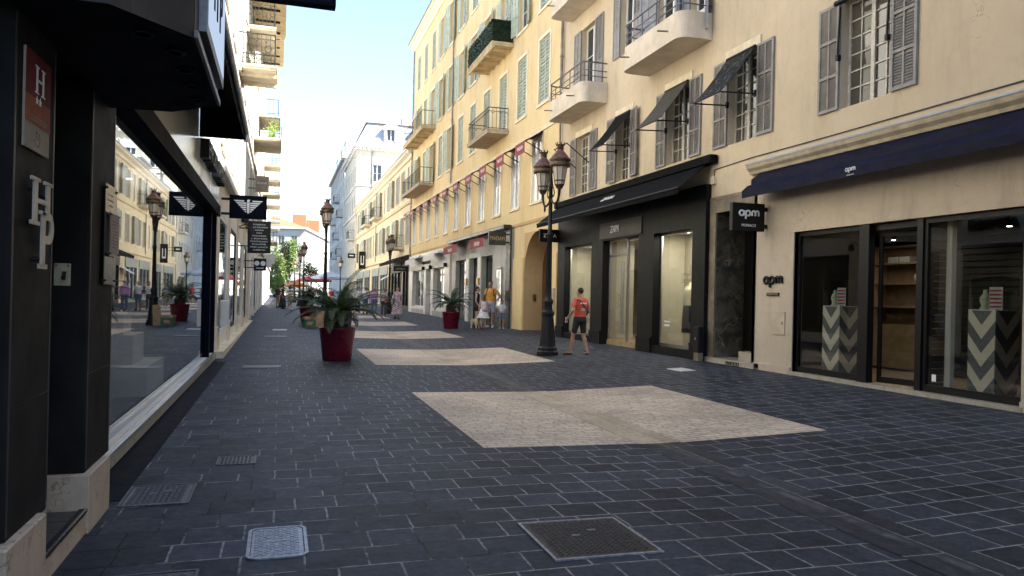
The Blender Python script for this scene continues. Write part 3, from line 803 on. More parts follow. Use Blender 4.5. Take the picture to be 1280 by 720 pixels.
# --- jewellery awning and writing ----------------------------------------------
mb = MB(); P = [(9.74,4.38),(9.74,4.30),(9.56,4.20),(9.56,4.10),(9.42,4.06),(9.29,3.97),(9.29,3.83),(9.282,3.83),(9.278,3.98),(9.41,4.10),(9.50,4.13),(9.50,4.24),(9.70,4.38)]
mb.prism(P, -4, 13.95, T=lambda u,v,w:(u,w,v)); aw = part(mb, 'shop_awning', 'awning_navy', b1)
mb = MB(); mb.tube([(9.62,-4,4.12),(9.62,13.9,4.12)], .07, 10)
for y in (5.5,8.2,10.4,12.6): mb.box(9.4,9.78,y-.04,y+.04,3.96,4.1)
mb.build('roller', M['awning_navy'], aw, b1.location)
strokes(apm_lines(.062), onR(9.272,10.75,3.945), .0095).build('lettering', M['letter_white'], aw, b1.location)
lettering('MONACO', onR(9.275,10.75,3.862), width=.17, depth=.004).build('lettering', M['letter_white'], aw, b1.location)
t = thing('wall_lettering', 'black raised letters and small line fixed to the beige wall beside the shop window', 'sign', (9.77,13.5,1.95))
strokes(apm_lines(.16), onR(9.755,13.48,2.08), .027, 8).build('letters', M['ink_black'], t, t.location)
mb = MB(); mb.box(9.745,9.775,13.28,13.68,1.79,1.85); mb.build('bar', M['ink_black'], t, t.location)
lettering('MONACO', onR(9.744,13.48,1.82), width=.36, height=.035, depth=.002).build('bar_lettering', M['shop_beige'], t, t.location)
t = thing('blade_sign', 'black projecting sign with rounded white letters beside the marble doorway', 'sign', (9.78,13.78,3.4))
mb = MB(); mb.cbox(8.92,9.7,13.72,13.84,3.13,3.71,.01); mb.build('panel', M['ink_black'], t, t.location)
mb = MB(); mb.box(9.7,9.78,13.74,13.82,3.2,3.28); mb.build('bracket', M['iron_black'], t, t.location)
mb = MB(); mb.box(9.7,9.78,13.74,13.82,3.56,3.64); mb.build('bracket', M['iron_black'], t, t.location)
strokes(apm_lines(.125), onC(9.31,13.715,3.47), .02, 6).build('letters', M['letter_white'], t, t.location)
lettering('MONACO', onC(9.31,13.719,3.245), width=.34, height=.055, depth=.006).build('letters', M['letter_white'], t, t.location)
t = thing('meter_cupboard', 'small beige metal hatch with keyhole set in the wall under raised letters', 'hatch', (9.77,13.28,1.0))
mb = MB(); mb.cbox(9.757,9.777,13.08,13.5,1.0,1.46,.004); mb.build('door', M['meter_beige'], t, t.location)
mb = MB(); mb.box(9.75,9.757,13.14,13.16,1.2,1.26); mb.build('keyhole', M['ink_black'], t, t.location)
mb = MB(); mb.cbox(9.70,9.74,13.9,14.02,.25,.34,.008); mb.box(9.69,9.70,13.93,13.99,.27,.32)
single(mb, 'vent_box', M['iron_black'], 'tiny black box low on the wall beside the marble doorway steps', 'box', (9.72,13.96,.25))

t = thing('junction_box', 'small cream junction box high on the wall by the black shop corner', 'box', (9.78,15.85,4.5))
mb = MB(); mb.cbox(9.72,9.795,15.78,15.92,4.42,4.6,.01); mb.build('cover', M['trim_cream'], t, t.location)
mb = MB(); mb.tube([(9.785,15.85,4.6),(9.785,15.85,4.76),(9.785,14.4,4.80),(9.785,12.0,4.79),(9.785,8.0,4.80),(9.785,2,4.8)], .012, 5)
o = mb.build('wall_cable', M['cable'], None, (9.785,8,4.8)); o.location = (9.785,8,4.8); tag(o, 'thin cable clipped to the cream wall above the navy awning', 'cable')
# --- marble doorway --------------------------------------------------------------
mb = MB(); wall_holes(mb, lambda u,v,w: (XR-.03-w,-u,v), -15.98, -14.11, -.1, 4.1, [(-15.72,-14.2,.0,3.72)], .03)
mb.box(9.77,10.0,14.11,14.2,-.1,4.05)
mb.box(9.76,9.80,14.11,15.98,4.02,4.06)
part(mb, 'door_surround', 'stone_brown', b1)
mb = MB(); mb.box(9.8,10.62,15.70,15.78,.2,3.72); mb.box(9.8,10.62,14.12,14.19,.2,3.72); part(mb, 'veined_lining', 'marble_black', b1)
mb = MB(); mb.box(9.8,10.62,14.19,15.7,3.72,3.8); part(mb, 'porch_ceiling', 'interior_dark', b1)
mb = MB(); mb.box(10.56,10.62,14.19,15.70,.5,3.72); eb = part(mb, 'entrance_door', 'zapa_black', b1)
g = MB(); g.box(10.545,10.555,14.35,15.0,1.5,3.3); g.build('pane', M['pane_dark'], eb, b1.location)
g = MB(); g.tube([(10.5,15.15,1.4),(10.5,15.15,2.1)], .02, 8); g.tube([(10.5,15.02,1.4),(10.5,15.02,2.1)], .02, 8); g.build('handle', M['steel'], eb, b1.location)
mb = MB(); mb.box(9.70,10.56,14.0,15.98,.0,.33); part(mb, 'step', 'marble_sill', b1)
mb = MB(); mb.box(10.02,10.56,14.19,15.05,.33,.52); part(mb, 'step', 'marble_sill', b1)
mb = MB()
for k in range(9): mb.box(9.692,9.699,14.55+k*.06,14.58+k*.06,.22,.30)
part(mb, 'step_grille', 'iron_black', b1)

# --- fashion shop with black surround ----------------------------------------------
ZX = 9.66
zh = [(-25.35,-22.9,.42,3.45),(-22.0,-19.5,.22,3.46),(-18.6,-16.58,.42,3.44)]
mb = MB(); wall_holes(mb, lambda u,v,w: (ZX-w,-u,v), -26.06, -15.98, -.1, 4.44, zh, .28)
mb.add([(ZX,15.98,-.1),(9.86,15.98,-.1),(9.86,15.98,4.44),(ZX,15.98,4.44)], [(0,1,2,3)])
mb.add([(ZX,26.06,-.1),(9.86,26.06,-.1),(9.86,26.06,4.44),(ZX,26.06,4.44)], [(3,2,1,0)])
mb.add([(ZX,15.98,4.44),(9.86,15.98,4.44),(9.86,26.06,4.44),(ZX,26.06,4.44)], [(0,1,2,3)])
part(mb, 'shop_surround', 'zapa_black', b1)
for a,b in ((15.97,16.56),(18.62,19.48),(22.02,22.88),(25.37,26.07)):
    mb = MB(); mb.box(ZX-.05,ZX-.001,a,b,-.1,.62); mb.box(ZX-.06,ZX-.051,a-.004,b+.004,.57,.60); part(mb, 'pilaster_base', 'zapa_black', b1)
mb = MB(); mb.box(ZX-.03,ZX-.002,19.3,22.2,3.5,4.0); part(mb, 'fascia_panel', 'zapa_panel', b1)
lettering('ZAPA', onR(ZX-.035,21.05,3.76), width=.62, height=.21, depth=.02, shear=.18).build('lettering', M['letter_white'], b1, b1.location)
for a,b,z0 in ((22.9,25.35,.42),(16.58,18.6,.42)):
    mb = MB()
    for q in ((a,a+.05,z0,3.44),(b-.05,b,z0,3.44),(a+.05,b-.05,z0,z0+.07),(a+.05,b-.05,3.38,3.44)): mb.box(9.88,9.93,*q)
    f = part(mb, 'shop_window', 'steel', b1)
    g = MB(); g.box(9.9,9.908,a+.03,b-.03,z0+.04,3.41); g.build('pane', M['glass_shop'], f, b1.location)
mb = MB()
for q in ((19.5,19.56,.22,3.46),(21.94,22.0,.22,3.46),(20.62,20.70,.22,3.46),(20.70,21.94,2.95,3.02),(19.56,20.62,3.38,3.46),(20.70,21.94,.22,.30)): mb.box(9.88,9.94,*q)
f = part(mb, 'glass_door', 'steel', b1)
g = MB(); g.box(9.9,9.908,19.55,21.95,.28,3.42); g.build('pane', M['glass_shop'], f, b1.location)
g = MB(); g.tube([(9.84,20.8,.6),(9.84,20.8,2.8)], .022, 8); g.tube([(9.84,20.95,.6),(9.84,20.95,2.8)], .022, 8); g.build('handle', M['steel'], f, b1.location)
mb = MB()
mb.box(9.95,12.6,16.05,16.1,.3,3.6); mb.box(9.95,12.6,25.9,25.95,.3,3.6)
mb.box(10.9,10.95,16.1,19.1,.3,3.5); mb.box(10.9,10.95,22.4,25.9,.3,3.5); mb.box(12.6,12.65,16.05,25.95,.3,3.6); mb.box(9.95,12.6,16.1,25.9,3.5,3.55)
mb.box(9.95,10.9,19.1,19.15,.3,3.5); mb.box(9.95,10.9,22.35,22.4,.3,3.5)
part(mb, 'shop_interior', 'interior_beige', b1)
mb = MB(); mb.box(9.86,12.6,16.1,25.9,.15,.38); part(mb, 'shop_floor', 'wood_floor', b1)
for i,(x,y) in enumerate(((10.45,17.3),(10.45,18.2),(10.45,24.2),(11.2,20.1),(11.2,21.4))):
    t = thing('ceiling_spotlight', 'recessed lit spotlight in the pale ceiling of the black fashion shop', 'spotlight', (x,y,3.5), group='fashion shop spotlights')
    mb = MB(); mb.lathe([(.085,-.02),(.085,0)], 12); mb.build('ring', M['frame_white'], t)
    mb = MB(); mb.lathe([(.06,-.026),(.06,-.022)], 12); mb.build('lens', M['spot_glow'], t)
glow('window_lamp', (10.4,17.5,3.44), 17, (.5,1.8), col=(1,.9,.76)); glow('window_lamp', (10.4,24.1,3.44), 17, (.5,2.0), col=(1,.9,.76)); glow('window_lamp', (11.4,20.8,3.44), 15, (1,2), col=(1,.9,.76))
for k,w_ in enumerate((.34,.30)):
    mb = MB()
    for q in range(9): mb.box(9.895,9.898,18.35-w_*q/9-.028,18.35-w_*q/9,1.05-k*.1,1.10-k*.1)
    o = mb.build('window_lettering', M['letter_white'], None, (9.896,18.2,1)); o.location = (9.896,18.2,1)
    tag(o, ('upper','lower')[k]+' line of small white lettering on the window with the mannequin', 'window lettering')
t = thing('mannequin', 'headless mannequin in a pale yellow blouse and black skirt in the shop window', 'mannequin', (10.35,17.8,.38))
mb = MB()
def ring(z,a,b,n=16): return [(a*math.cos(2*PI*i/n), b*math.sin(2*PI*i/n), z) for i in range(n)]
mb.rings([ring(1.15,.16,.2),ring(1.3,.15,.2),ring(1.5,.16,.23),ring(1.62,.11,.2),ring(1.68,.05,.07),ring(1.76,.045,.05)]); mb.cap((0,.2,1.56),(0,.3,1.1),.06,.05); mb.cap((0,-.2,1.56),(0,-.3,1.1),.06,.05)
mb.build('blouse', M['linen'], t)
mb = MB(); mb.rings([ring(.42,.2,.26),ring(.8,.19,.25),ring(1.05,.17,.23),ring(1.16,.15,.19)]); mb.build('skirt', M['ink_black'], t)
mb = MB(); mb.rings([ring(1.135,.165,.205),ring(1.155,.165,.205)]); mb.rings([ring(1.655,.09,.12),ring(1.675,.075,.1)]); mb.build('trim', M['yellow_trim'], t)
mb = MB(); mb.tube([(0,0,.02),(0,0,.5)], .015, 8); mb.lathe([(.15,0),(.15,.015),(.02,.02)], 16); mb.build('stand', M['steel'], t)
# wide retractable awning
mb = MB(); a, b = 15.95, 26.25
n = 12
for s in (0,.015):
    for k in range(n):
        y0_, y1_ = a+(b-a)*k/n, a+(b-a)*(k+1)/n
        mb.add([(9.72,y0_,4.98-s),(8.9,y0_,4.30-s),(8.9,y1_,4.30-s),(9.72,y1_,4.98-s)], [(0,1,2,3)])
        mb.add([(8.9-s*.4,y0_,4.30),(8.9-s*.4,y0_,4.16),(8.9-s*.4,y1_,4.16),(8.9-s*.4,y1_,4.30)], [(0,1,2,3)])
aw = part(mb, 'shop_awning', 'awning_black', b1)
mb = MB(); mb.cbox(9.56,9.79,15.7,26.3,4.90,5.10,.02); mb.build('cassette', M['awning_black'], aw, b1.location)
mb = MB(); mb.tube([(8.9,a,4.3),(8.9,b,4.3)], .03, 8)
for y in (17.2,21,25): mb.tube([(8.92,y,4.29),(9.7,y+.1,4.75)], .025, 6)
mb.build('front_bar', M['iron_black'], aw, b1.location)
aT = lambda u,v,w: (9.31+v*.77-w*.638, 20.9-u, 4.64+v*.638+w*.77)
lettering('ZAPA', aT, width=.85, height=.17, depth=.02, shear=.15).build('lettering', M['letter_white'], aw, b1.location)
t = thing('blade_sign', 'black projecting sign with thin white capitals behind the double lamp post', 'sign', (9.78,26.1,3.9))
mb = MB(); mb.cbox(8.95,9.7,26.04,26.16,3.66,4.12,.01); mb.build('panel', M['ink_black'], t, t.location)
mb = MB(); mb.box(9.7,9.79,26.07,26.13,3.7,3.76); mb.build('bracket', M['iron_black'], t, t.location)
mb = MB(); mb.box(9.7,9.79,26.07,26.13,4.0,4.06); mb.build('bracket', M['iron_black'], t, t.location)
lettering('ZAPA', onC(9.34,26.038,3.89), width=.5, height=.13, depth=.006).build('letters', M['letter_white'], t, t.location)
t = thing('utility_cabinet', 'small black cabinet on a worn foot against the black shop corner', 'cabinet', (9.53,15.98,.22))
mb = MB(); mb.cbox(-.08,.08,-.13,.13,.2,.82,.02); mb.build('door', M['iron_black'], t)
mb = MB(); mb.cbox(-.06,.08,-.11,.11,0,.2,.01); mb.build('foot', M['stone_brown'], t)
mb = MB(); mb.box(-.086,-.08,-.02,.02,.5,.56); mb.build('lock', M['steel'], t)
# ================================================================== YELLOW BUILDING
Y0, Y1, ZT = 26.35, 59.7, 21.3
b2 = bld('yellow_building', 'tall yellow building with sage shutters, red window awnings and an arched doorway', XR, Y0, Y1)
cols2 = [28.4+2.91*k for k in range(11)]
W = 1.25
AR = (-30.45,-27.1,.0,4.3); MA = (-43.9,-31.95,.0,4.62); WH = (-59.2,-44.5,.0,4.5)
holes = [AR, MA, WH]
mezz = [29.05+2.93*k for k in range(11)]
holes += [(-(y+.58),-(y-.58),5.5,8.0) for y in mezz]
balc1 = {2, 9, 10}; balc2 = {2, 3, 8, 9, 10}
def st2(fl, k):
    if fl == 0: return 'closed' if k < 6 else ('open' if k % 2 == 0 else 'closed')
    if fl == 1: return 'closed' if k in (0,9) else 'open'
    return 'open' if k in (5,6,7) else 'closed'
for fl, z in enumerate((9.35, 13.15, 17.15)):
    for y in cols2: holes.append((-(y+W/2),-(y-W/2),z,z+2.6))
mb = MB(); wall_holes(mb, TR, -Y1, -Y0-.001, -.4, ZT, holes, .2); shell(mb, XR, XR+14, Y0, Y1, -.4, ZT)
part(mb, 'wall', 'stucco_yellow', b2)
for fl, z in enumerate((9.35, 13.15, 17.15)):
    for k, y in enumerate(cols2):
        s = st2(fl, k)
        window(b2, 'R', (XR,y,z), W, 2.6, s, 'shutter_sage', 'frame_white', 'pane_dark' if (k+fl) % 3 else 'pane_pale', 1, 3, .16, 'trim_yellow', 'none' if fl == 0 and k in balc1 else None, pitch=.13, ang=0 if (k+fl) % 2 else 12)
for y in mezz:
    window(b2, 'R', (XR,y,5.5), 1.16, 2.5, 'none', frame='frame_white', pane='pane_painted_glare', cols=1, rows=2, recess=.015, surround='trim_yellow', sill=None)
mb = MB(); mb.box(9.74,9.797,Y0,Y1,8.22,8.36); mb.box(9.72,9.739,Y0,Y1,8.32,8.36); part(mb, 'string_course', 'trim_yellow', b2)
mb = MB(); mb.box(9.765,9.797,Y0,Y1,4.68,4.80); part(mb, 'string_course', 'stucco_ochre', b2)
mb = MB(); mb.prism([(9.8,20.7),(9.7,20.7),(9.68,20.85),(9.5,20.98),(9.46,21.1),(9.3,21.14),(9.3,21.26),(9.8,21.36)], Y0, Y1+.3, T=lambda u,v,w:(u,w,v)); part(mb, 'cornice', 'trim_yellow', b2)
mb = MB(); mb.prism([(9.22,21.28),(9.22,21.36),(17,23.6),(23.8,21.4),(23.8,21.3)], Y0-.01, Y1+.35, T=lambda u,v,w:(u,w,v)); part(mb, 'roof', 'roof_zinc', b2)
mb = MB(); mb.cbox(10.0,10.7,57.2,58.6,21.4,22.9,.04); part(mb, 'chimney', 'stucco_yellow', b2)
mb = MB(); mb.tube([(9.7,45.0,8.4),(9.7,45.0,20.9)], .05, 8); part(mb, 'downpipe', 'pipe_zinc', b2)
mb = MB(); mb.tube([(9.7,59.55,.1),(9.7,59.55,20.9)], .055, 8); part(mb, 'downpipe', 'pipe_zinc', b2)
# mezzanine awnings, one red drop awning per window, white writing on the valance
def mezz_awning(y):
    mb = MB(); a, b_ = y-.72, y+.62
    for q in (0,.012):
        mb.add([(9.74,a,8.17-q),(9.06,a,7.80-q),(9.06,b_,7.80-q),(9.74,b_,8.17-q)], [(0,1,2,3)])
        mb.add([(9.06-q*.4,a+.1,7.80),(9.06-q*.4,b_,7.80),(9.06-q*.4,b_,7.32),(9.06-q*.4,a+.1,7.32)], [(0,1,2,3)])
    aw = part(mb, 'awning', 'awning_red', b2)
    for yy in (a+.1,b_):
        f = MB(); f.tube([(9.06,yy,7.78),(9.78,yy,7.42)], .02, 6); f.build('awning_arm', M['iron_black'], aw, b2.location)
    f = MB(); f.tube([(9.72,a-.02,8.15),(9.72,b_+.04,8.15)], .05, 8); f.build('roller', M['iron_black'], aw, b2.location)
    lettering('MADAM', onR(9.05,y-.02,7.58), width=.7, height=.15, depth=.004).build('lettering', M['letter_white'], aw, b2.location)
for y in mezz: mezz_awning(y)
# balconies
def slab_balcony(b, x, side, y0, y1, z, depth=.95, rail=1.05, mat='iron_railing', style='bars', smat='balcony_slab', ribs=0, step=.11, nm='balcony', th=.16):
    sg = -1 if side == 'R' else 1
    xo = x+sg*depth
    mb = MB(); A, B_ = min(xo,x-sg*-.0), max(xo,x)
    x_in = x+sg*.004
    A, B_ = min(xo,x_in), max(xo,x_in)
    mb.box(A,B_,y0,y1,z-th,z); mb.box(A-(.03 if sg < 0 else 0),B_+(.03 if sg > 0 else 0),y0-.03,y1+.03,z-.05+.001,z+.02)
    for k in range(ribs): 
        yy = y0+(y1-y0)*(k+.5)/ribs; mb.box(A+.05,B_,yy-.05,yy+.05,z-th-.12,z-th-.001)
    if ribs: mb.box(A+.02,A+.12,y0,y1,z-th-.09,z-th-.002)
    f = part(mb, nm, smat, b)
    xi = x+sg*.03; xr = xo-sg*.06
    railing(f, [(xi,y0+.05),(xr,y0+.05),(xr,y1-.05),(xi,y1-.05)], z+.02, z+rail, mat, step, style, org=b.location)
    return f
slab_balcony(b2, XR, 'R', 33.2, 37.1, 9.2, 1.0, 1.0, style='arches', smat='stone_cornice', step=.16)
slab_balcony(b2, XR, 'R', 50.8, 58.6, 9.2, 1.0, 1.05, style='bars', smat='stone_cornice', step=.2)
slab_balcony(b2, XR, 'R', 50.6, 58.6, 13.0, 1.0, 1.05, style='bars', ribs=4, step=.2)
hb = slab_balcony(b2, XR, 'R', 32.7, 37.3, 13.0, 1.0, 1.0, style='bars', ribs=5, step=.2)
mb = MB(); rnd = random.Random(5)
def leafcard(mb, p, s, rnd):
    a = rnd.uniform(0,2*PI); b = rnd.uniform(-1,1)
    u = Vector((math.cos(a),math.sin(a),b*.6)).normalized()*s; v = Vector((-math.sin(a)*.6,math.cos(a)*.6,rnd.uniform(-1,1))).normalized()*s*.6
    p = Vector(p); mb.add([p-u,p-v,p+u,p+v], [(0,1,2,3)])
for i in range(2600): leafcard(mb, (rnd.uniform(8.78,8.84), rnd.uniform(32.7,37.3), rnd.uniform(13.03,14.02)), .045, rnd)
for yy in (32.72, 37.28):
    for i in range(600): leafcard(mb, (rnd.uniform(8.8,9.75), yy+rnd.uniform(-.03,.03), rnd.uniform(13.03,14.02)), .045, rnd)
mb.box(8.80,8.815,32.75,37.25,13.04,13.98); mb.box(8.82,9.75,32.735,32.745,13.04,13.98)
mb.build('hedge_foliage', M['hedge_leaf'], hb, b2.location)

# arched doorway
mb = MB(); yc = (27.1+30.45)/2; hw = (30.45-27.1)/2; zs = 2.62
mb_w = MB(); n = 18
pts = [(yc-hw*math.cos(PI*i/n), zs+hw*math.sin(PI*i/n)) for i in range(n+1)]
for (ya,za),(yb,zb) in zip(pts, pts[1:]):
    mb.add([(XR-.002,ya,za),(XR-.002,yb,zb),(XR-.002,yb,4.32),(XR-.002,ya,4.32)], [(0,1,2,3)])
    mb.add([(XR-.002,ya,za),(XR-.002,yb,zb),(10.75,yb,zb),(10.75,ya,za)], [(3,2,1,0)], True)
for yy in (27.106,30.444): mb.add([(XR,yy,-.1),(XR,yy,zs),(10.75,yy,zs),(10.75,yy,-.1)], [(0,1,2,3)])
part(mb, 'arch_reveal', 'stucco_ochre', b2)
for a,b_ in ((26.4,27.08),(30.47,31.9)):
    mb = MB(); mb.box(9.74,9.796,a,b_,-.1,3.3); part(mb, 'base_panel', 'stucco_yellow', b2)
mb = MB(); mb.box(10.62,10.70,27.1,30.45,.1,4.3); dd = part(mb, 'wooden_door', 'wood_door', b2)
mb = MB()
for a in (27.3,28.95):
    for z0,z1 in ((.4,1.4),(1.55,2.6)): mb.cbox(10.58,10.62,a,a+1.3,z0,z1,.015)
mb.build('door_panel_trim', M['wood_door'], dd, b2.location)
mb = MB(); mb.box(10.61,10.625,28.77,28.79,.1,3.9); mb.build('centre_seam', M['ink_black'], dd, b2.location)
t = thing('meter_box', 'cream metal meter box on the yellow wall behind the double lamp post', 'box', (9.72,26.62,1.1))
mb = MB(); mb.cbox(9.66,9.738,26.45,26.8,1.1,2.0,.01); mb.build('door', M['meter_beige'], t, t.location)
mb = MB(); mb.box(9.65,9.66,26.50,26.53,1.5,1.6); mb.build('lock', M['ink_black'], t, t.location)
t = thing('intercom', 'small brass intercom plate inside the arched doorway', 'intercom', (10.3,30.44,1.4))
mb = MB(); mb.box(10.2,10.36,30.425,30.445,1.45,1.75); mb.build('plate', M['brass'], t, t.location)
mb = MB(); mb.box(10.24,10.32,30.42,30.4249,1.5,1.56); mb.build('button', M['ink_black'], t, t.location)

# grey fashion shop
mx = 9.68
mh = [(-37.05,-35.0,.25,3.62),(-39.6,-37.75,.25,3.62),(-43.0,-40.3,.25,3.62)]
mb = MB(); wall_holes(mb, lambda u,v,w:(mx-w,-u,v), -43.92, -31.93, -.1, 4.62, mh, .3)
for yy in (31.93,43.92): mb.add([(mx,yy,-.1),(9.9,yy,-.1),(9.9,yy,4.62),(mx,yy,4.62)], [(0,1,2,3)])
mb.add([(mx,31.93,4.62),(9.9,31.93,4.62),(9.9,43.92,4.62),(mx,43.92,4.62)], [(0,1,2,3)])
part(mb, 'shop_surround', 'shop_greystone', b2)
mb = MB(); mb.box(9.60,9.675,31.9,32.55,-.1,4.66); part(mb, 'black_pier', 'shop_darkgreen', b2)
mb = MB(); mb.box(9.60,9.675,33.1,34.3,-.1,1.1); part(mb, 'pier_base', 'shop_darkgreen', b2)
mb = MB(); mb.box(9.62,9.675,33.3,34.1,1.2,3.0); sp = part(mb, 'mirror_panel', 'pane_pale', b2)
mb = lettering('MADAM', (lambda u,v,w:(9.612-w,33.7-v*1.0,2.1-u)), width=1.4, height=.3, depth=.006); mb.build('lettering', M['steel'], sp, b2.location)
for a,b_ in ((37.08,37.72),(39.63,40.27)):
    mb = MB(); mb.box(mx-.05,mx-.002,a,b_,-.1,3.62); part(mb, 'white_pillar', 'shop_white', b2)
for y in (37.4,39.95):
    t = thing('wall_sconce', 'square brass sconce on a white pillar of the grey shop with red valances', 'lamp', (9.6,y,2.2), group='brass sconces on the shop pillars')
    mb = MB(); mb.cbox(-.06,.03,-.17,.17,0,.36,.01); mb.build('shade', M['brass'], t)
    mb = MB(); mb.box(-.0,.034,-.05,.05,.1,.25); mb.build('backplate', M['steel'], t)
for a,b_ in ((35.0,37.05),(37.75,39.6),(40.3,43.0)):
    mb = MB()
    for q in ((a,a+.06,.25,3.62),(b_-.06,b_,.25,3.62),(a+.06,b_-.06,3.54,3.62),(a+.06,b_-.06,.25,.4)): mb.box(9.92,9.98,*q)
    f = part(mb, 'shop_window', 'shop_darkgreen', b2)
    g = MB(); g.box(9.95,9.957,a+.05,b_-.05,.35,3.58); g.build('pane', M['glass_dark'], f, b2.location)
mb = MB(); mb.box(12.0,12.05,32,43.8,.1,4); mb.box(9.99,12,32,43.8,.0,.2); mb.box(9.99,12,32,43.8,3.7,3.75); part(mb, 'shop_interior', 'interior_dark', b2)
mb = MB(); mb.box(10.3,10.34,35.05,35.9,.2,3.6); part(mb, 'interior_panel', 'interior_beige', b2)
mb = MB(); mb.cbox(9.3,9.675,31.95,44.0,4.64,4.80,.02); part(mb, 'awning_cassette', 'shop_darkgreen', b2)
for a,b_ in ((34.6,37.2),(40.2,43.8)):
    mb = MB()
    for s in (0,.012):
        mb.add([(9.64,a,4.60-s),(9.1,a,4.40-s),(9.1,b_,4.40-s),(9.64,b_,4.60-s)], [(0,1,2,3)])
        mb.add([(9.1-s*.4,a,4.40),(9.1-s*.4,b_,4.40),(9.1-s*.4,b_,3.98),(9.1-s*.4,a,3.98)], [(0,1,2,3)])
    aw = part(mb, 'red_valance', 'awning_red', b2)
    lettering('MADAM', onR(9.094,(a+b_)/2,4.17), width=1.0, height=.2, depth=.004).build('lettering', M['letter_white'], aw, b2.location)
lettering('M', onR(mx-.05,38.7,4.1), width=.6, height=.45, depth=.06).build('lettering', M['letter_brass'], b2, b2.location)
t = thing('blade_sign', 'black projecting sign with cream capitals above the family by the grey shop', 'sign', (9.78,32.3,4.2))
mb = MB(); mb.cbox(8.72,9.5,32.24,32.36,3.9,4.5,.012); mb.build('panel', M['shop_darkgreen'], t, t.location)
mb = MB(); mb.box(9.5,9.60,32.26,32.34,4.0,4.06); mb.build('bracket', M['iron_black'], t, t.location)
mb = MB(); mb.box(9.5,9.60,32.26,32.34,4.36,4.42); mb.build('bracket', M['iron_black'], t, t.location)
lettering('MADAM', onC(9.11,32.236,4.2), width=.66, height=.17, depth=.006).build('letters', M['letter_brass'], t, t.location)

# white jewellery shop
wx = 9.62
wh = [(-49.4,-45.9,.75,3.4),(-52.0,-50.3,.2,3.4),(-57.6,-52.9,.75,3.4)]
mb = MB(); wall_holes(mb, lambda u,v,w:(wx-w,-u,v), -59.2, -44.4, -.1, 4.55, wh, .3)
for yy in (44.4,59.2): mb.add([(wx,yy,-.1),(9.9,yy,-.1),(9.9,yy,4.55),(wx,yy,4.55)], [(0,1,2,3)])
mb.add([(wx,44.4,4.55),(9.9,44.4,4.55),(9.9,59.2,4.55),(wx,59.2,4.55)], [(0,1,2,3)])
part(mb, 'shop_surround', 'shop_white', b2)
for a,b_ in ((44.4,45.88),(52.92,57.62),(45.92,49.38)):
    mb = MB(); mb.box(wx-.03,wx-.002,a,b_,-.1,.6); part(mb, 'stall_riser', 'shop_greystone', b2)
for a,b_,c in ((45.9,49.4,.75),(50.3,52.0,.2),(52.9,57.6,.75)):
    mb = MB()
    for q in ((a,a+.07,c,3.4),(b_-.07,b_,c,3.4),(a+.07,b_-.07,3.32,3.4),(a+.07,b_-.07,c,c+.07),((a+b_)/2-.12,(a+b_)/2+.12,c+.07,3.32)): mb.box(9.85,9.9,*q)
    f = part(mb, 'shop_window', 'shop_white', b2)
    g = MB(); g.box(9.87,9.877,a+.05,b_-.05,c+.05,3.35); g.build('pane', M['glass_shop'], f, b2.location)
mb = MB(); mb.box(11.4,11.45,44.5,59,.1,4); mb.box(9.92,11.4,44.5,59,.3,.34); mb.box(9.92,11.4,44.5,59,3.5,3.55); part(mb, 'shop_interior', 'interior_pale', b2)
for a,b_ in ((46.0,50.0),(53.2,57.4)):
    mb = MB()
    for s in (0,.012):
        mb.add([(9.58,a,4.36-s),(9.0,a,4.14-s),(9.0,b_,4.14-s),(9.58,b_,4.36-s)], [(0,1,2,3)])
        mb.add([(9.0-s*.4,a,4.14),(9.0-s*.4,b_,4.14),(9.0-s*.4,b_,3.82),(9.0-s*.4,a,3.82)], [(0,1,2,3)])
    mb.tube([(9.4,a-.05,4.33),(9.4,b_+.05,4.33)], .1, 8)
    part(mb, 'white_awning', 'awning_white', b2)
lettering('EMOSCA', onR(wx-.05,51.6,3.95), width=2.6, height=.42, depth=.06).build('lettering', M['ink_black'], b2, b2.location)
for y in (45.2,50.0,52.6):
    mb = MB(); mb.cbox(9.42,9.617,y-.1,y+.1,3.35,3.6,.02)
    o = mb.build('wall_spotlight', M['iron_black'], None, (9.5,y,3.35)); o.location = (9.5,y,3.35)
    tag(o, 'small black wall spotlight on the front of the white shop', 'lamp', 'spotlights on the white shop front')

# ================================================================== LOW SAND BUILDING
b3 = bld('low_building', 'low sand coloured building with two rows of sage shutters and small iron balconies', XR, 59.72, 106)
holes = []; ys3 = [61.9+2.95*k for k in range(15)]
for z,h in ((9.55,2.5),(5.65,2.5)):
    for y in ys3: holes.append((-(y+.5),-(y-.5),z,z+h))
bays = [(60.6,63.6),(64.6,70.4),(73.2,78.8),(80,86),(88.5,94),(95.5,104)]
for a,b_ in bays: holes.append((-b_,-a,.3,4.3))
TR3 = lambda u,v,w: (XR+.05-w,-u,v)
mb = MB(); wall_holes(mb, TR3, -106, -59.72, -.4, 13.0, holes, .2); shell(mb, XR+.05, XR+11, 59.72, 106, -.4, 13.0)
part(mb, 'wall', 'stucco_sand', b3)
for fl,(z,h) in enumerate(((9.55,2.5),(5.65,2.5))):
    for k,y in enumerate(ys3):
        window(b3, 'R', (XR+.05,y,z), 1.0, h, 'closed' if (k*3+fl) % 5 == 0 else 'open', 'shutter_grey', 'frame_white', 'pane_dark', 1, 2, .14, 'trim_yellow', None, pitch=.22, ang=0 if (k+fl) % 3 else 30)
mb = MB(); mb.box(9.72,9.845,59.8,106,8.95,9.2); mb.box(9.72,9.845,59.8,106,4.75,5.05); mb.box(9.68,9.719,59.8,106,9.1,9.2); part(mb, 'string_course', 'stucco_sand', b3)
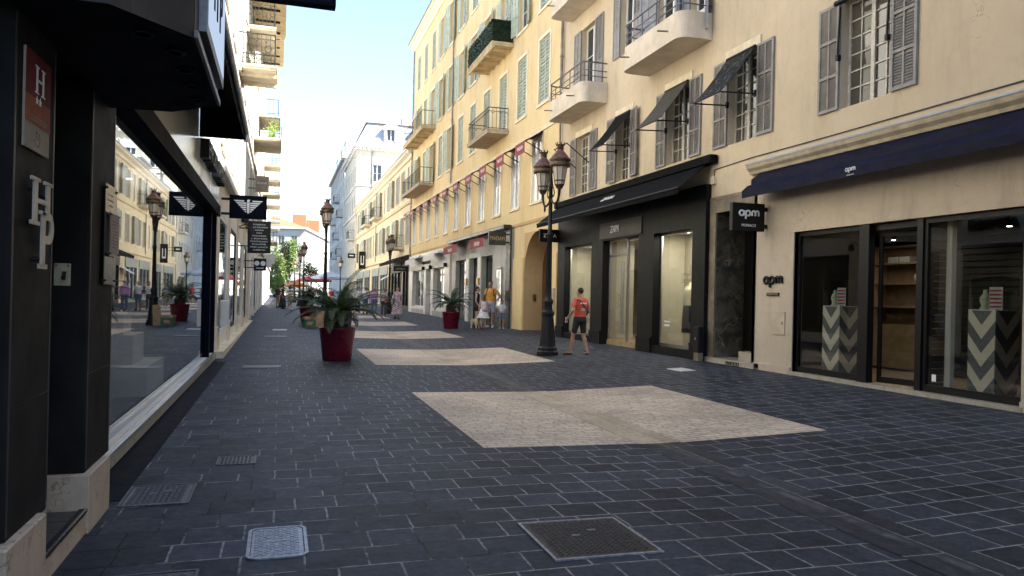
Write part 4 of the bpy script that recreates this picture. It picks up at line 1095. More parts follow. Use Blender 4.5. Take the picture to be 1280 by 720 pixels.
mb = MB(); mb.prism([(9.9,12.5),(9.72,12.5),(9.66,12.75),(9.4,12.9),(9.36,13.08),(9.9,13.12)], 59.75, 106.2, T=lambda u,v,w:(u,w,v)); part(mb, 'cornice', 'trim_cream', b3)
mb = MB(); mb.prism([(9.3,13.09),(9.3,13.15),(15,14.5),(20.8,13.1)], 59.75, 106.2, T=lambda u,v,w:(u,w,v)); part(mb, 'roof', 'roof_zinc', b3)
for y in (66,74,83,95):
    mb = MB(); mb.cbox(10.6,11.1,y,y+1.2,13.1,14.3,.03); mb.lathe([(.12,0),(.1,.5)], 8, (10.85,y+.35,14.3)); mb.lathe([(.12,0),(.1,.5)], 8, (10.85,y+.85,14.3)); part(mb, 'chimney', 'stucco_ivory', b3)
for y0,y1,z in ((78.2,82.0,9.45),(87.0,91.0,9.45),(63.5,66.2,5.55)):
    slab_balcony(b3, XR+.05, 'R', y0, y1, z, .9, 1.0, style='bars', smat='trim_cream', step=.2)
mb = MB(); mb.tube([(9.75,82.9,4.8),(9.75,82.9,12.6)], .05, 7); part(mb, 'downpipe', 'pipe_zinc', b3)
for i,(a,b_) in enumerate(bays):
    mb = MB(); m_ = 'iron_black' if i < 2 else 'shop_sagegrey'
    xx = 9.80
    n = 3 if b_-a > 4 else 2
    for k in range(n+1):
        y = a+(b_-a)*k/n; mb.box(xx,xx+.2,y-.12,y+.12,.1,4.3)
    mb.box(xx-.04,xx+.2,a-.15,b_+.15,3.5,4.34); mb.box(xx,xx+.2,a,b_,.1,.7)
    f = part(mb, 'shop_front', m_, b3)
    for k in range(n):
        y = a+(b_-a)*k/n; w_ = (b_-a)/n
        g = MB(); g.box(xx+.1,xx+.11,y+.1,y+w_-.1,.6,3.55); g.build('pane', M['pane_black' if (i == 0 or (i == 1 and k == 0)) else 'pane_dark'], f, b3.location)
mb = MB()
for s in (0,.015): mb.add([(9.8,60.2,4.85-s),(8.7,60.2,4.35-s),(8.7,70.6,4.35-s),(9.8,70.6,4.85-s)], [(0,1,2,3)]); mb.add([(8.7-s*.4,60.2,4.35),(8.7-s*.4,70.6,4.35),(8.7-s*.4,70.6,4.1),(8.7-s*.4,60.2,4.1)], [(0,1,2,3)])
mb.tube([(8.7,60.2,4.34),(8.7,70.6,4.34)], .04, 6); part(mb, 'shop_awning', 'awning_black', b3)
mb = MB()
for s in (0,.015): mb.add([(9.8,71,3.4-s),(9.0,71,2.9-s),(9.0,73,2.9-s),(9.8,73,3.4-s)], [(0,1,2,3)])
mb.tube([(9.0,71,2.9),(9.0,73,2.9)], .025, 6); part(mb, 'small_awning', 'panel_blue', b3)
def blade(name, label, x0, x1, y, z0, z1, pm='ink_black', side='R', text=None, tm='letter_white', group=None):
    xw = XR if side == 'R' else XL
    t = thing(name, label, 'sign', (xw,y,(z0+z1)/2), group=group)
    mb = MB(); mb.cbox(x0,x1,y-.05,y+.05,z0,z1,.012); mb.build('panel', M[pm], t, t.location)
    a,b_ = (x1,xw+.1) if side == 'R' else (xw-.1,x0)
    for z in (z0+(z1-z0)*.2, z0+(z1-z0)*.75):
        mb = MB(); mb.box(a,b_,y-.02,y+.02,z,z+.04); mb.build('bracket', M['iron_black'], t, t.location)
    return t
t = blade('blade_sign', 'long black projecting sign with cream writing under the black shop awning', 8.55, 9.7, 60.3, 3.45, 3.85)
lettering('COTELAC', onC(9.12,60.245,3.65), width=.8, height=.12, depth=.005).build('letters', M['letter_brass'], t, t.location)
t = blade('blade_sign', 'tall narrow black sign with white stroke far down the street', 8.9, 9.7, 92, 4.5, 6.6)
mb = MB(); mb.box(9.1,9.5,91.94,91.949,5.0,5.2); mb.box(9.1,9.2,91.94,91.949,5.2,6.1); mb.box(9.4,9.5,91.94,91.949,5.2,6.1); mb.build('mark', M['letter_white'], t, t.location)
t = blade('blade_sign', 'small black sign beside the tall narrow sign far down the street', 8.0, 8.9, 97, 6.0, 6.6)
mb = MB(); mb.box(8.2,8.7,96.935,96.94,6.24,6.38); mb.build('mark', M['letter_white'], t, t.location)

# ================================================================== WHITE CORNER BUILDING
b4 = bld('white_corner_building', 'tall white corner building with grey mansard roof and dormers above low building', XR, 107, 128)
ZT4 = 21.9
TRx = lambda u,v,w: (XR+.05-w,-u,v)
TC = lambda u,v,w: (u,107-w,v)
zf = (5.6,9.4,13.2,17.2)
ys4 = [110+2.9*k for k in range(6)]; xs4 = [12.6+2.9*k for k in range(6)]
mb = MB(); wall_holes(mb, TRx, -128, -107, -.4, ZT4, [(-(y+.55),-(y-.55),z,z+2.4) for z in zf for y in ys4], .2)
wall_holes(mb, TC, XR+.05, 30, -.4, ZT4, [(x-.6,x+.6,z,z+2.4) for z in zf[2:] for x in xs4], .2)
mb.add([(30,107,-.4),(30,128,-.4),(30,128,ZT4),(30,107,ZT4)], [(0,1,2,3)]); mb.add([(9.85,128,-.4),(30,128,-.4),(30,128,ZT4),(9.85,128,ZT4)], [(3,2,1,0)])
mb.add([(9.85,107,ZT4),(30,107,ZT4),(30,128,ZT4),(9.85,128,ZT4)], [(0,1,2,3)])
part(mb, 'wall', 'stucco_ivory', b4)
for z in zf:
    for y in ys4: window(b4, 'R', (XR+.05,y,z), 1.1, 2.4, 'closed' if int(y) % 2 else 'none', 'shutter_grey', 'frame_white', 'pane_dark', 1, 2, .15, 'trim_white', None, pitch=.25)
for z in zf[2:]:
    for x in xs4: window(b4, 'C', (x,107,z), 1.2, 2.4, 'open', 'shutter_grey', 'frame_white', 'pane_dark', 1, 2, .15, 'trim_white', None, pitch=.25)
mb = MB(); mb.box(9.3,30.3,106.45,128.3,21.9,22.3); mb.box(9.55,30.2,106.7,128.2,21.5,21.899)
for k in range(34): mb.box(10+k*.6,10.25+k*.6,106.5,106.69,21.55,21.899)
mb.box(9.7,30.1,106.9,128.05,12.5,12.75); mb.box(9.7,30.1,106.9,128.05,16.5,16.75)
part(mb, 'cornice', 'trim_white', b4)
mb = MB(); mb.add([(9.6,106.8,22.3),(30,106.8,22.3),(30,128,22.3),(9.6,128,22.3),(11.3,108.3,25.6),(28.5,108.3,25.6),(28.5,126.5,25.6),(11.3,126.5,25.6)], [(0,1,5,4),(1,2,6,5),(2,3,7,6),(3,0,4,7)]); part(mb, 'mansard_roof', 'roof_zinc', b4)
mb = MB(); mb.add([(11.0,108.0,25.6),(28.8,108.0,25.6),(28.8,126.8,25.6),(11.0,126.8,25.6),(15,112,26.6),(25,112,26.6),(25,122,26.6),(15,122,26.6)], [(0,1,5,4),(1,2,6,5),(2,3,7,6),(3,0,4,7),(4,5,6,7)]); part(mb, 'roof', 'roof_tile', b4)
for x in (14.4,18.6,23.4):
    mb = MB(); mb.box(x-.95,x-.62,106.9,109,22.3,25.0); mb.box(x+.62,x+.95,106.9,109,22.3,25.0); mb.box(x-.62,x+.62,106.9,109,22.3,22.7); mb.box(x-.62,x+.62,107.3,109,22.7,24.6)
    mb.prism([(x-1.15,24.6),(x+1.15,24.6),(x+1.1,24.95),(x+.6,25.3),(x,25.42),(x-.6,25.3),(x-1.1,24.95)], 106.7, 109.2); d = part(mb, 'dormer', 'trim_white', b4)
    g = MB(); g.box(x-.6,x+.6,107.2,107.29,22.72,24.58); g.build('pane', M['pane_dark'], d, b4.location)
    g = MB(); g.box(x-.04,x+.04,107.12,107.19,22.72,24.58); g.box(x-.6,x-.5,107.12,107.19,22.72,24.58); g.box(x+.5,x+.6,107.12,107.19,22.72,24.58); g.build('window_frame', M['frame_white'], d, b4.location)
mb = MB(); mb.cbox(16.5,19.6,111,112.2,25.8,27.4,.05); ch = part(mb, 'chimney', 'stucco_white', b4)
for k in range(6): mb = MB(); mb.lathe([(.13,0),(.1,.8)], 8, (16.8+k*.5,111.6,27.4)); mb.build('chimney_pot', M['trim_cream'], ch, b4.location)
mb = MB(); mb.tube([(13.3,110,25.6),(13.3,110,28.6)], .12, 8); part(mb, 'flue_pipe', 'frame_white', b4)
mb = MB(); mb.tube([(11.9,106.9,13),(11.9,106.9,21.6)], .08, 6); part(mb, 'downpipe', 'pipe_zinc', b4)
slab_balcony(b4, XR+.05, 'R', 108.3, 112.3, 9.2, .9, 1.2, style='bars', smat='trim_white', step=.3)
# annex seen between the low building and the corner building
an = bld('roof_annex', 'pale roof annex box standing behind the low sand building roofline', 13.0, 98, 106)
mb = MB(); mb.cbox(13.0,19.5,98,105.9,12.5,17.0,.05); part(mb, 'wall', 'stucco_ivory', an)
mb = MB(); mb.box(12.8,19.7,97.8,106,17.0,17.25); part(mb, 'roof', 'stucco_white', an)
mb = MB(); mb.box(13.8,16.0,97.93,97.995,13.3,15.3); w_ = part(mb, 'window', 'frame_white', an)
mb = MB(); mb.box(13.95,15.85,97.92,97.929,13.45,15.2); mb.build('pane', M['pane_dark'], w_, an.location)

# ================================================================== GREY TALL BUILDING
b5 = bld('grey_tall_building', 'tall blue grey apartment building with dark balconies far down the street', XR, 129, 166)
ys5 = [131.5+4.2*k for k in range(8)]; zf5 = [4.8+3.3*k for k in range(6)]
mb = MB(); wall_holes(mb, TRx, -166, -129, -.4, 24.5, [(-(y+.6),-(y-.6),z,z+2.3) for z in zf5 for y in ys5], .2); shell(mb, XR+.05, 26, 129, 166, -.4, 24.5)
part(mb, 'wall', 'stucco_grey', b5)
for z in zf5:
    for y in ys5: window(b5, 'R', (XR+.05,y,z), 1.2, 2.3, 'none', frame='frame_white', pane='pane_dark', cols=1, rows=1, recess=.15, surround='stucco_grey')
for z,a,b_ in ((8,131,134),(11.3,139,142),(14.6,131,134),(18,139,143),(14.6,148,151),(8,143,147)):
    slab_balcony(b5, XR+.05, 'R', a, b_, z, 1.0, 1.1, style='bars', smat='stucco_grey', step=.3)
mb = MB(); mb.box(9.4,26.3,128.6,166.4,24.0,24.5); part(mb, 'cornice', 'stucco_grey', b5)
mb = MB(); mb.add([(9.7,129,24.5),(26,129,24.5),(26,166,24.5),(9.7,166,24.5),(11.5,130.5,27),(24,130.5,27),(24,164,27),(11.5,164,27)], [(0,1,5,4),(1,2,6,5),(2,3,7,6),(3,0,4,7),(4,5,6,7)]); part(mb, 'roof', 'roof_zinc', b5)
for y in (131,139,150): mb = MB(); mb.cbox(10.0,11.6,y,y+1.8,24.5,26.6,.1); mb.lathe([(1.0,0),(.8,.7),(.4,1.1),(.05,1.3)], 12, (10.8,y+.9,26.6)); part(mb, 'dormer', 'stucco_white', b5)

# ================================================================== END OF THE STREET
eb = thing('plaza_building', 'white corner building with orange tiled roof closing the end of the street', 'building', (5.2,186,0))
ux = Vector((-.97,.24,0)); vx = Vector((.19,.98,0))     # along its two faces
def PT(a,b_,z): p = Vector((5.2,186,0))+ux*a+vx*b_; return (p.x,p.y,z)
def face(mb, T, L, holes, top): wall_holes(mb, T, 0, L, -.5, top, holes, .25)
TA = lambda u,v,w: tuple(Vector(PT(20-u,0,v))+Vector((-.24,-.97,0))*w)
TB = lambda u,v,w: tuple(Vector(PT(0,u,v))+Vector((.98,-.19,0))*w)
mb = MB()
ha = [(20-a-.7,20-a+.7,z,z+2.5) for a in (2.4,5.4,8.4,11.4,14.4,17.4) for z in (12.4,)]+[(20-a-1.1,20-a+1.1,z,z+3.2) for a in (3.2,6.8,10.4,14) for z in (6.4,1)]
hb_ = [(b_-.6,b_+.6,z,z+2.5) for b_ in range(4,60,4) for z in (12.4,8.4,4.6,.6)]
face(mb, TA, 20, ha, 16.6); face(mb, TB, 60, hb_, 16.6)
mb.add([PT(20,0,-.5),PT(20,60,-.5),PT(20,60,16.6),PT(20,0,16.6)], [(0,1,2,3)]); mb.add([PT(0,60,-.5),PT(20,60,-.5),PT(20,60,16.6),PT(0,60,16.6)], [(0,1,2,3)])
mb.add([PT(0,0,16.6),PT(20,0,16.6),PT(20,60,16.6),PT(0,60,16.6)], [(0,1,2,3)])
mb.build('wall', M['stucco_white'], eb, eb.location)
mb = MB(); rr = [PT(-.5,-.5,0),PT(20.5,-.5,0),PT(20.5,60.5,0),PT(-.5,60.5,0)]
mb.rings([[(x,y,z) for x,y,_ in rr] for z in (16.4,16.9)], smooth=False); mb.build('cornice', M['trim_white'], eb, eb.location)
rr2 = [PT(0,0,16.95),PT(20,0,16.95),PT(20,60,16.95),PT(0,60,16.95),PT(9,8,20.2),PT(11,8,20.2),PT(11,52,20.2),PT(9,52,20.2)]
mb = MB(); mb.add(rr2, [(0,1,5,4),(1,2,6,5),(2,3,7,6),(3,0,4,7),(4,5,6,7)]); rf = mb.build('roof', M['roof_tile'], eb, eb.location)
for a,b_,z in ((2.6,8,20.6),(1.2,20,20.4),(3.2,16,19.4)):
    mb = MB(); p = PT(a,b_,0); mb.cbox(p[0]-1.6,p[0]+1.6,p[1]-.8,p[1]+.8,16.95,z,.1); mb.build('chimney', M['brick_chimney'], rf, eb.location)
for a in (2.4,5.4,8.4,11.4,14.4,17.4):
    mb = MB(); 
    mb.box(-.7,.7,-.06,.0,0,2.5); o = mb.build('window', M['frame_white'], eb); o.location = Vector(TA(20-a,12.4,-.2))-eb.location; o.rotation_euler = (0,0,math.atan2(-.24,.97))
    g = MB(); 
    for s in (-1,1): g.box(s*.34-.28,s*.34+.28,-.075,-.061,.12,2.38)
    g.build('pane', M['pane_dark'], o)
mb = MB()
for a in (3.2,6.8,10.4,14):
    for z in (6.4,1):
        p0 = TA(20-a-1.05,z,-.22); p1 = TA(20-a+1.05,z,-.22)
        mb.add([p0,p1,(p1[0],p1[1],z+3.2),(p0[0],p0[1],z+3.2)], [(0,1,2,3)])
mb.build('arcade_glazing', M['pane_pale'], eb, eb.location)
mb = MB()
for b_ in range(4,60,4):
    for z in (12.4,8.4,4.6,.6):
        p0 = TB(b_-.6,z,-.2); p1 = TB(b_+.6,z,-.2)
        mb.add([p0,p1,(p1[0],p1[1],z+2.5),(p0[0],p0[1],z+2.5)], [(0,1,2,3)])
mb.build('side_glazing', M['pane_pale'], eb, eb.location)
mb = MB(); mb.rings([[(x,y,z) for x,y,_ in [PT(-.15,-.15,0),PT(20,-.15,0),PT(20,60,0),PT(-.15,60,0)]] for z in (11.2,11.6)], smooth=False); mb.build('string_course', M['trim_white'], eb, eb.location)
fb = thing('rooftop_building', 'far pale building whose white top shows above the orange tiled roof', 'building', (2,260,0))
mb = MB(); mb.cbox(-14,12,-8,8,0,26.5,.3); mb.build('wall', M['stucco_white'], fb)
for x,z in ((-7,29),(-3,28),(3,29.5),(7,28)): mb = MB(); mb.cbox(x-1.2,x+1.2,-6,-4,26.5,z,.1); mb.build('chimney', M['stucco_white'], fb)
mb = MB(); mb.tube([(5,-5,26.5),(5,-5,33)], .12, 6); mb.tube([(3.5,-5,32),(6.5,-5,32)], .08, 6); mb.tube([(4,-5,31),(6,-5,31)], .08, 6); mb.build('aerial', M['steel'], fb)
# ================================================================== HOTEL
HX = -1.25
ht = thing('hotel_building', 'dark painted hotel front with pillars, pale plinths and deep entrance canopy', 'building', (HX,1,0))
mb = MB()
mb.box(-9,-1.95,-12,6.55,-.3,16); mb.box(-1.95,-1.25,-12,3.2,-.3,16); mb.box(-1.949,-1.251,3.2,6.55,4.3,16); part(mb, 'wall', 'dark_paint', ht)
for a,b_ in ((4.22,4.92),(5.79,6.58)):
    mb = MB(); mb.cbox(-1.949,HX,a,b_,.38,3.06,.012); part(mb, 'pillar', 'dark_paint', ht)
for a,b_,c in ((4.10,4.76,.40),(5.74,6.40,.38)):
    mb = MB(); mb.cbox(-1.949,-1.205,a,b_,-.05,c,.008); part(mb, 'plinth', 'stone_plinth', ht)
mb = MB(); mb.box(-1.949,-1.225,4.762,5.738,-.05,.13); part(mb, 'step', 'stone_plinth', ht)
mb = MB(); mb.box(-1.949,-1.26,4.762,5.738,.131,.14); part(mb, 'tile_floor', 'tile_floor', ht)
mb = MB()
for k in range(1,4): mb.box(-1.949,-1.27,4.762+k*.245-.003,4.762+k*.245+.003,.1401,.1415)
part(mb, 'tile_joint', 'ink_black', ht)
mb = MB(); mb.box(-1.262,-1.212,4.762,5.738,.1305,.152); part(mb, 'nosing_strip', 'iron_black', ht)
mb = MB(); mb.box(-1.225,-1.209,4.762,5.738,.152,.156); part(mb, 'nosing_edge', 'steel', ht)
mb = MB(); mb.box(-1.945,-1.90,4.95,5.76,.15,2.6); dr = part(mb, 'entrance_door', 'ink_black', ht)
g = MB(); g.box(-1.898,-1.892,5.05,5.66,.4,2.5); g.build('pane', M['pane_black'], dr, ht.location)
mb = MB()
for k in range(11): mb.box(-1.515,-1.49,5.755,5.789,1.42+k*.085,1.42+k*.085+.06)
part(mb, 'door_pattern_strip', 'iron_grey', ht)
# canopy
cn = [(-1.25,4.03),(-.81,4.03),(-.47,4.42),(-.47,5.97),(-.82,6.32),(-1.25,6.36)]
mb = MB(); n = len(cn)
for i in range(n-1):
    (xa,ya),(xb,yb) = cn[i],cn[i+1]
    mb.add([(xa,ya,3.0),(xb,yb,3.0),(xb,yb,4.3),(xa,ya,4.3)], [(0,1,2,3)])
mb.add([(x,y,4.3) for x,y in cn], [tuple(range(n))])
cp = part(mb, 'canopy', 'canopy_fascia', ht)
mb = MB(); mb.add([(x,y,3.002) for x,y in cn]+[], [tuple(range(n))[::-1]]); mb.box(-1.949,-1.2505,3.25,6.55,3.062,3.1); mb.build('soffit', M['dark_soffit'], cp, ht.location)
mb = MB(); mb.box(-.4695,-.45,4.4,5.98,3.0,3.04); mb.build('edge_trim', M['iron_grey'], cp, ht.location)
for x,y in ((-.72,4.42),(-.60,4.70),(-.585,5.06),(-.585,5.44),(-.59,5.82),(-.73,6.02)):
    mb = MB(); mb.lathe([(.055,-.012),(.058,.0),(.04,.0)], 14, (x,y,3.0)); dl = mb.build('downlight', M['iron_black'], cp, ht.location)
    mb = MB(); mb.lathe([(.042,-.005),(.042,-.003)], 12, (x,y,2.993)); mb.build('lens', M['iron_grey'], dl, ht.location)
mb = MB(); mb.box(-.4685,-.425,4.60,5.88,3.10,4.25); sp = mb.build('sign_box', M['iron_grey'], cp, ht.location)
mb = MB(); mb.box(-.424,-.42,4.66,5.82,3.16,4.2); fc = mb.build('sign_face', M['panel_glow'], cp, ht.location)
for i,(s,z) in enumerate((('HOTEL',3.95),('H P',3.5))):
    lettering(s, onL(-.4195,5.24,z), width=.95 if i == 0 else .6, height=.3 if i < 2 else .1, depth=.006).build('lettering', M['navy_paint'], sp, ht.location)
for z in (3.02,3.62,4.24):
    mb = MB(); mb.box(-.4695,-.466,4.43,4.595,z,z+.004); mb.build('panel_joint', M['ink_black'], cp, ht.location)
for y in (4.24,4.90):
    mb = MB(); mb.box(-1.2505,-1.247,y-.012,y+.012,.42,2.98); part(mb, 'corner_trim', 'canopy_fascia', ht)
for y in (5.83,6.54):
    mb = MB(); mb.box(-1.2505,-1.247,y-.012,y+.012,.40,2.98); part(mb, 'corner_trim', 'canopy_fascia', ht)
for z in (1.05,):
    for a,b_ in ((4.225,4.915),(5.795,6.575)):
        mb = MB(); mb.box(-1.2505,-1.2485,a,b_,z,z+.005); part(mb, 'panel_joint', 'ink_black', ht)
# plaques
hx = HX
t = thing('hotel_plaque', 'red and orange plaque with a white H and two stars on the dark pillar', 'plaque', (hx,4.55,2.6))
T = onL(hx+.002,4.55,2.6)
def pl(u0,u1,v0,v1,w0,w1,m,name='face',par=None):
    q = MB(); q.box(u0,u1,v0,v1,w0,w1, T=T); return q.build(name, M[m], par or t, t.location)
pl(-.21,.21,-.25,.25,0,.012,'plaque_beige','backing')
pl(-.21,.21,.02,.25,.0125,.015,'plaque_crimson','upper_field'); pl(-.21,.21,-.115,.02,.0125,.015,'plaque_orange','lower_field')
mb = MB()
for u0,u1,v0,v1 in ((-.05,-.025,.055,.19),(.055,.08,.055,.19),(-.025,.055,.115,.127),(-.07,-.005,.185,.192),(.035,.1,.185,.192),(-.07,-.005,.05,.057),(.035,.1,.05,.057)): mb.box(u0,u1,v0,v1,.0155,.018,T=T)
mb.build('letter_mark', M['letter_white'], t, t.location)
def star(cx,cy,r):
    return [(cx+(r if i % 2 == 0 else r*.42)*math.cos(PI/2+i*PI/5), cy+(r if i % 2 == 0 else r*.42)*math.sin(PI/2+i*PI/5)) for i in range(10)]
for cx in (-.035,.02):
    q = MB(); q.prism(star(cx,.015,.024), .0155, .018, T=T); q.build('star', M['letter_white'], t, t.location)
q = MB(); q.box(-.14,.15,-.083,-.079,.0155,.017,T=T); q.box(-.14,.13,-.098,-.094,.0155,.017,T=T); q.build('small_print', M['plaque_beige'], t, t.location)
q = MB()
for i in range(9):
    a = R(200+i*35); q.box(.0+.045*math.cos(a)-.006,.0+.045*math.cos(a)+.006,-.185+.035*math.sin(a)-.006,-.185+.035*math.sin(a)+.006,.0125,.014,T=T)
q.prism([(-.03,-.17),(-.005,-.19),(-.012,-.13)],.0125,.014,T=T); q.build('emblem', M['plaque_blue'], t, t.location)
q = MB(); q.prism([(.005,-.18),(.035,-.15),(.02,-.175)],.0125,.014,T=T); q.build('emblem_flash', M['plaque_orange'], t, t.location)
t = thing('hotel_monogram', 'cream raised letters H and P interlocked on the dark pillar under the red plaque', 'sign', (hx,4.62,1.98))
T = onL(hx,4.62,1.98)
mb = MB(); W0, W1 = .030, .040
for u0,u1,v0,v1 in ((-.19,-.13,.0,.215),(.03,.09,.04,.215),(-.13,.03,.10,.125),(-.235,-.085,.21,.228),(-.015,.14,.21,.228),(-.235,-.085,-.016,.004)): mb.box(u0,u1,v0,v1,W0,W1,T=T)
mb.build('letter_h', M['monogram_cream'], t, t.location)
mb = MB()
for u0,u1,v0,v1 in ((-.06,.0,-.225,.06),(-.10,.045,-.240,-.215),(-.10,.0,.045,.065)): mb.box(u0,u1,v0,v1,W0+.004,W1+.004,T=T)
o_ = [(.0,.065)]+arc(.07,-.02,.085,90,-90,12)+[(.0,-.105)]; i_ = [(.0,.022)]+arc(.06,-.02,.042,90,-90,12)+[(.0,-.062)]
for k in range(len(o_)-1):
    a,b_,c,d = o_[k],o_[k+1],i_[k+1],i_[k]
    mb.prism([a,b_,c,d], W0+.004, W1+.004, T=T)
mb.build('letter_p', M['monogram_cream'], t, t.location)
for u,v in ((-.14,.17),(-.14,-.0),(.07,.15),(-.05,-.19)):
    mb = MB(); mb.tube([T(u,v,.0),T(u,v,.036)], .012, 8); mb.build('stand_off', M['iron_black'], t, t.location)
t = thing('call_plate', 'worn ivory call button plate on the dark hotel pillar', 'call plate', (-1.405,5.785,1.73))
mb = MB(); mb.cbox(-1.455,-1.355,5.775,5.79,1.655,1.805,.003); mb.build('plate', M['plate_ivory'], t, t.location)
mb = MB(); mb.tube([(-1.40,5.776,1.71),(-1.39,5.755,1.70),(-1.385,5.752,1.75)], .012, 8); mb.build('button', M['copper_dark'], t, t.location)
mb = MB()
for x in (-1.44,-1.37): mb.tube([(x,5.776,1.79),(x,5.77,1.79)], .006, 6)
mb.build('screw', M['iron_black'], t, t.location)
t = thing('menu_board', 'smoked perspex notice board with a printed sheet on the dark hotel pillar', 'notice board', (hx,6.34,2.04))
T = onL(hx,6.34,2.04)
q = MB(); q.box(-.2,.2,-.37,.37,.02,.026,T=T); q.build('board', M['perspex_grey'], t, t.location)
q = MB(); q.box(-.13,.2,-.16,.17,.04,.046,T=T); q.build('cover_sheet', M['perspex_grey'], t, t.location)
q = MB(); q.box(-.11,.18,-.14,.16,.0465,.048,T=T); ps = q.build('printed_sheet', M['paper'], t, t.location)
q = MB()
for k in range(9): q.box(-.08,.15-.04*(k%3),.1-k*.024,.104-k*.024,.0483,.049,T=T)
q.build('print_line', M['plaque_crimson'], ps, t.location)
q = MB()
for i,w_ in enumerate((.16,.2,.12)): q.box(-.02-w_/2,-.02+w_/2,.29-i*.04,.3-i*.04,.0262,.0268,T=T)
q.build('heading_print', M['paper'], t, t.location)
for u,v,w0,w1,r_ in [(u,v,0,.034,.009) for u in (-.17,.17) for v in (-.34,.34)]+[(u,v,.026,.054,.007) for u,v in ((-.11,.15),(.18,.15),(-.11,-.14),(.18,-.14))]:
    q = MB(); q.tube([T(u,v,w0),T(u,v,w1)], r_, 8); q.build('fixing_stud', M['iron_black'], t, t.location)
t = thing('blade_sign', 'dark navy projecting panel hanging over the street from the hotel canopy', 'sign', (-.42,5.0,3.8))
mb = MB(); mb.cbox(-.40,.285,4.96,5.03,3.49,4.25,.01); mb.build('panel', M['awning_navy'], t, t.location)
mb = MB(); mb.box(-.42,.30,4.95,5.04,3.465,3.489); mb.box(.286,.30,4.95,5.04,3.4895,4.27); mb.build('frame', M['navy_paint'], t, t.location)

# ================================================================== NAVY FASHION SHOP (white building)
c1 = bld('white_shop_building', 'white building with a mirror-like shop window, navy beam and scalloped black awning', XL, 6.56, 19.45)
TL = lambda u,v,w: (XL+w,u,v)
winL = [(8.5,1.1),(12.2,1.1),(15.9,1.1),(18.4,.8)]
hl = [(y-w/2,y+w/2,z,z+2.5) for y,w in winL for z in (6.4,10.2,13.8)]
mb = MB(); wall_holes(mb, TL, 6.56, 19.45, -.4, 17.5, [(6.62,19.3,.16,3.40)]+hl, .22)
shell(mb, XL, XL-12, 6.56, 19.45, -.4, 17.5); part(mb, 'wall', 'stucco_left', c1)
for y,w in winL:
    for z in (6.4,10.2,13.8): window(c1, 'L', (XL,y,z), w, 2.5, 'open', 'shutter_grey', 'frame_white', 'pane_dark', 1, 3, .16, 'trim_white', None, pitch=.16)
mb = MB()
for y in (6.75,10.3,14.0,17.3): mb.cbox(XL+.003,XL+.12,y-.2,y+.2,5.3,16.6,.03)
mb.box(XL+.003,XL+.3,6.57,19.45,16.7,17.4); mb.box(XL+.003,XL+.16,6.57,19.45,9.4,9.65); part(mb, 'pilaster', 'trim_white', c1)
mb = MB(); mb.box(-1.62,-1.40,6.6,19.42,3.395,3.64); part(mb, 'fascia_beam', 'navy_paint', c1)
mb = MB(); mb.box(XL+.003,-1.455,6.6,15.2,3.645,5.2); part(mb, 'fascia_panel', 'panel_pearl', c1)
mb = MB(); mb.box(XL+.003,-1.450,15.21,19.42,3.645,5.2); part(mb, 'fascia_panel', 'panel_blue', c1)
for i,(s,y0,w_) in enumerate((('EMPORIO',15.0,2.0),('ARMANI',17.4,1.7))):
    lettering(s, onL(-1.455,y0+w_/2,4.25), width=w_, height=.36, depth=.16).build('lettering', M['ink_black'], c1, c1.location)
mb = MB(); mb.box(XL+.004,-1.42,6.56,19.4,.02,.155); part(mb, 'marble_sill', 'marble_sill', c1)
mb = MB(); mb.box(-1.43,-1.413,6.42,19.4,.145,.162); part(mb, 'sill_edge', 'steel', c1)
mb = MB(); mb.box(-1.6,-1.16,6.56,19.4,-.2,-.012); part(mb, 'base_course', 'marble_dark_base', c1)
for a,b_ in ((17.9,18.12),(19.2,19.4)):
    mb = MB(); mb.box(-1.60,-1.475,a,b_,.16,3.394); part(mb, 'window_mullion', 'navy_paint', c1)
for a,b_ in ((6.68,17.9),(18.12,19.2)):
    g = MB(); g.box(-1.565,-1.560,a,b_,.162,3.394); part(g, 'shop_window', 'glass_dark', c1)
mb = MB(); mb.box(-5,-1.58,6.62,19.3,.05,.15); part(mb, 'shop_floor', 'tile_floor', c1)
mb = MB(); mb.box(-5.05,-5,6.62,19.3,.15,3.5); mb.box(-5,-1.6,6.60,6.62,.15,3.5); mb.box(-5,-1.6,19.3,19.32,.15,3.5); mb.box(-5,-1.63,6.62,19.3,3.45,3.5); part(mb, 'shop_interior', 'interior_dark', c1)
t = thing('display_steps', 'cream stepped display blocks behind the mirror-like shop window', 'display steps', (-1.95,12.6,.15))
for x0,x1,y0,y1,z in ((-.35,.22,-1.1,.5,.42),(-.35,.0,-.9,.0,.84),(-.35,-.12,-.9,-.35,1.15)):
    mb = MB(); mb.cbox(x0,x1,y0,y1,0 if z < .5 else (.421 if z < 1 else .841),z,.008); mb.build('block', M['display_cream'], t)
t = thing('ceiling_spotlight', 'small lit spotlight inside the mirror-like shop window over the cream steps', 'spotlight', (-2.2,12.6,3.45))
mb = MB(); mb.lathe([(.05,-.16),(.055,-.02),(.012,0)], 10); mb.build('housing', M['plastic_black'], t)
mb = MB(); mb.lathe([(.04,-.167),(.04,-.163)], 10); mb.build('lens', M['spot_glow'], t)
glow('window_lamp', (-2.0,12.8,3.3), 3.5, (.6,2.5), col=(1,.93,.82))
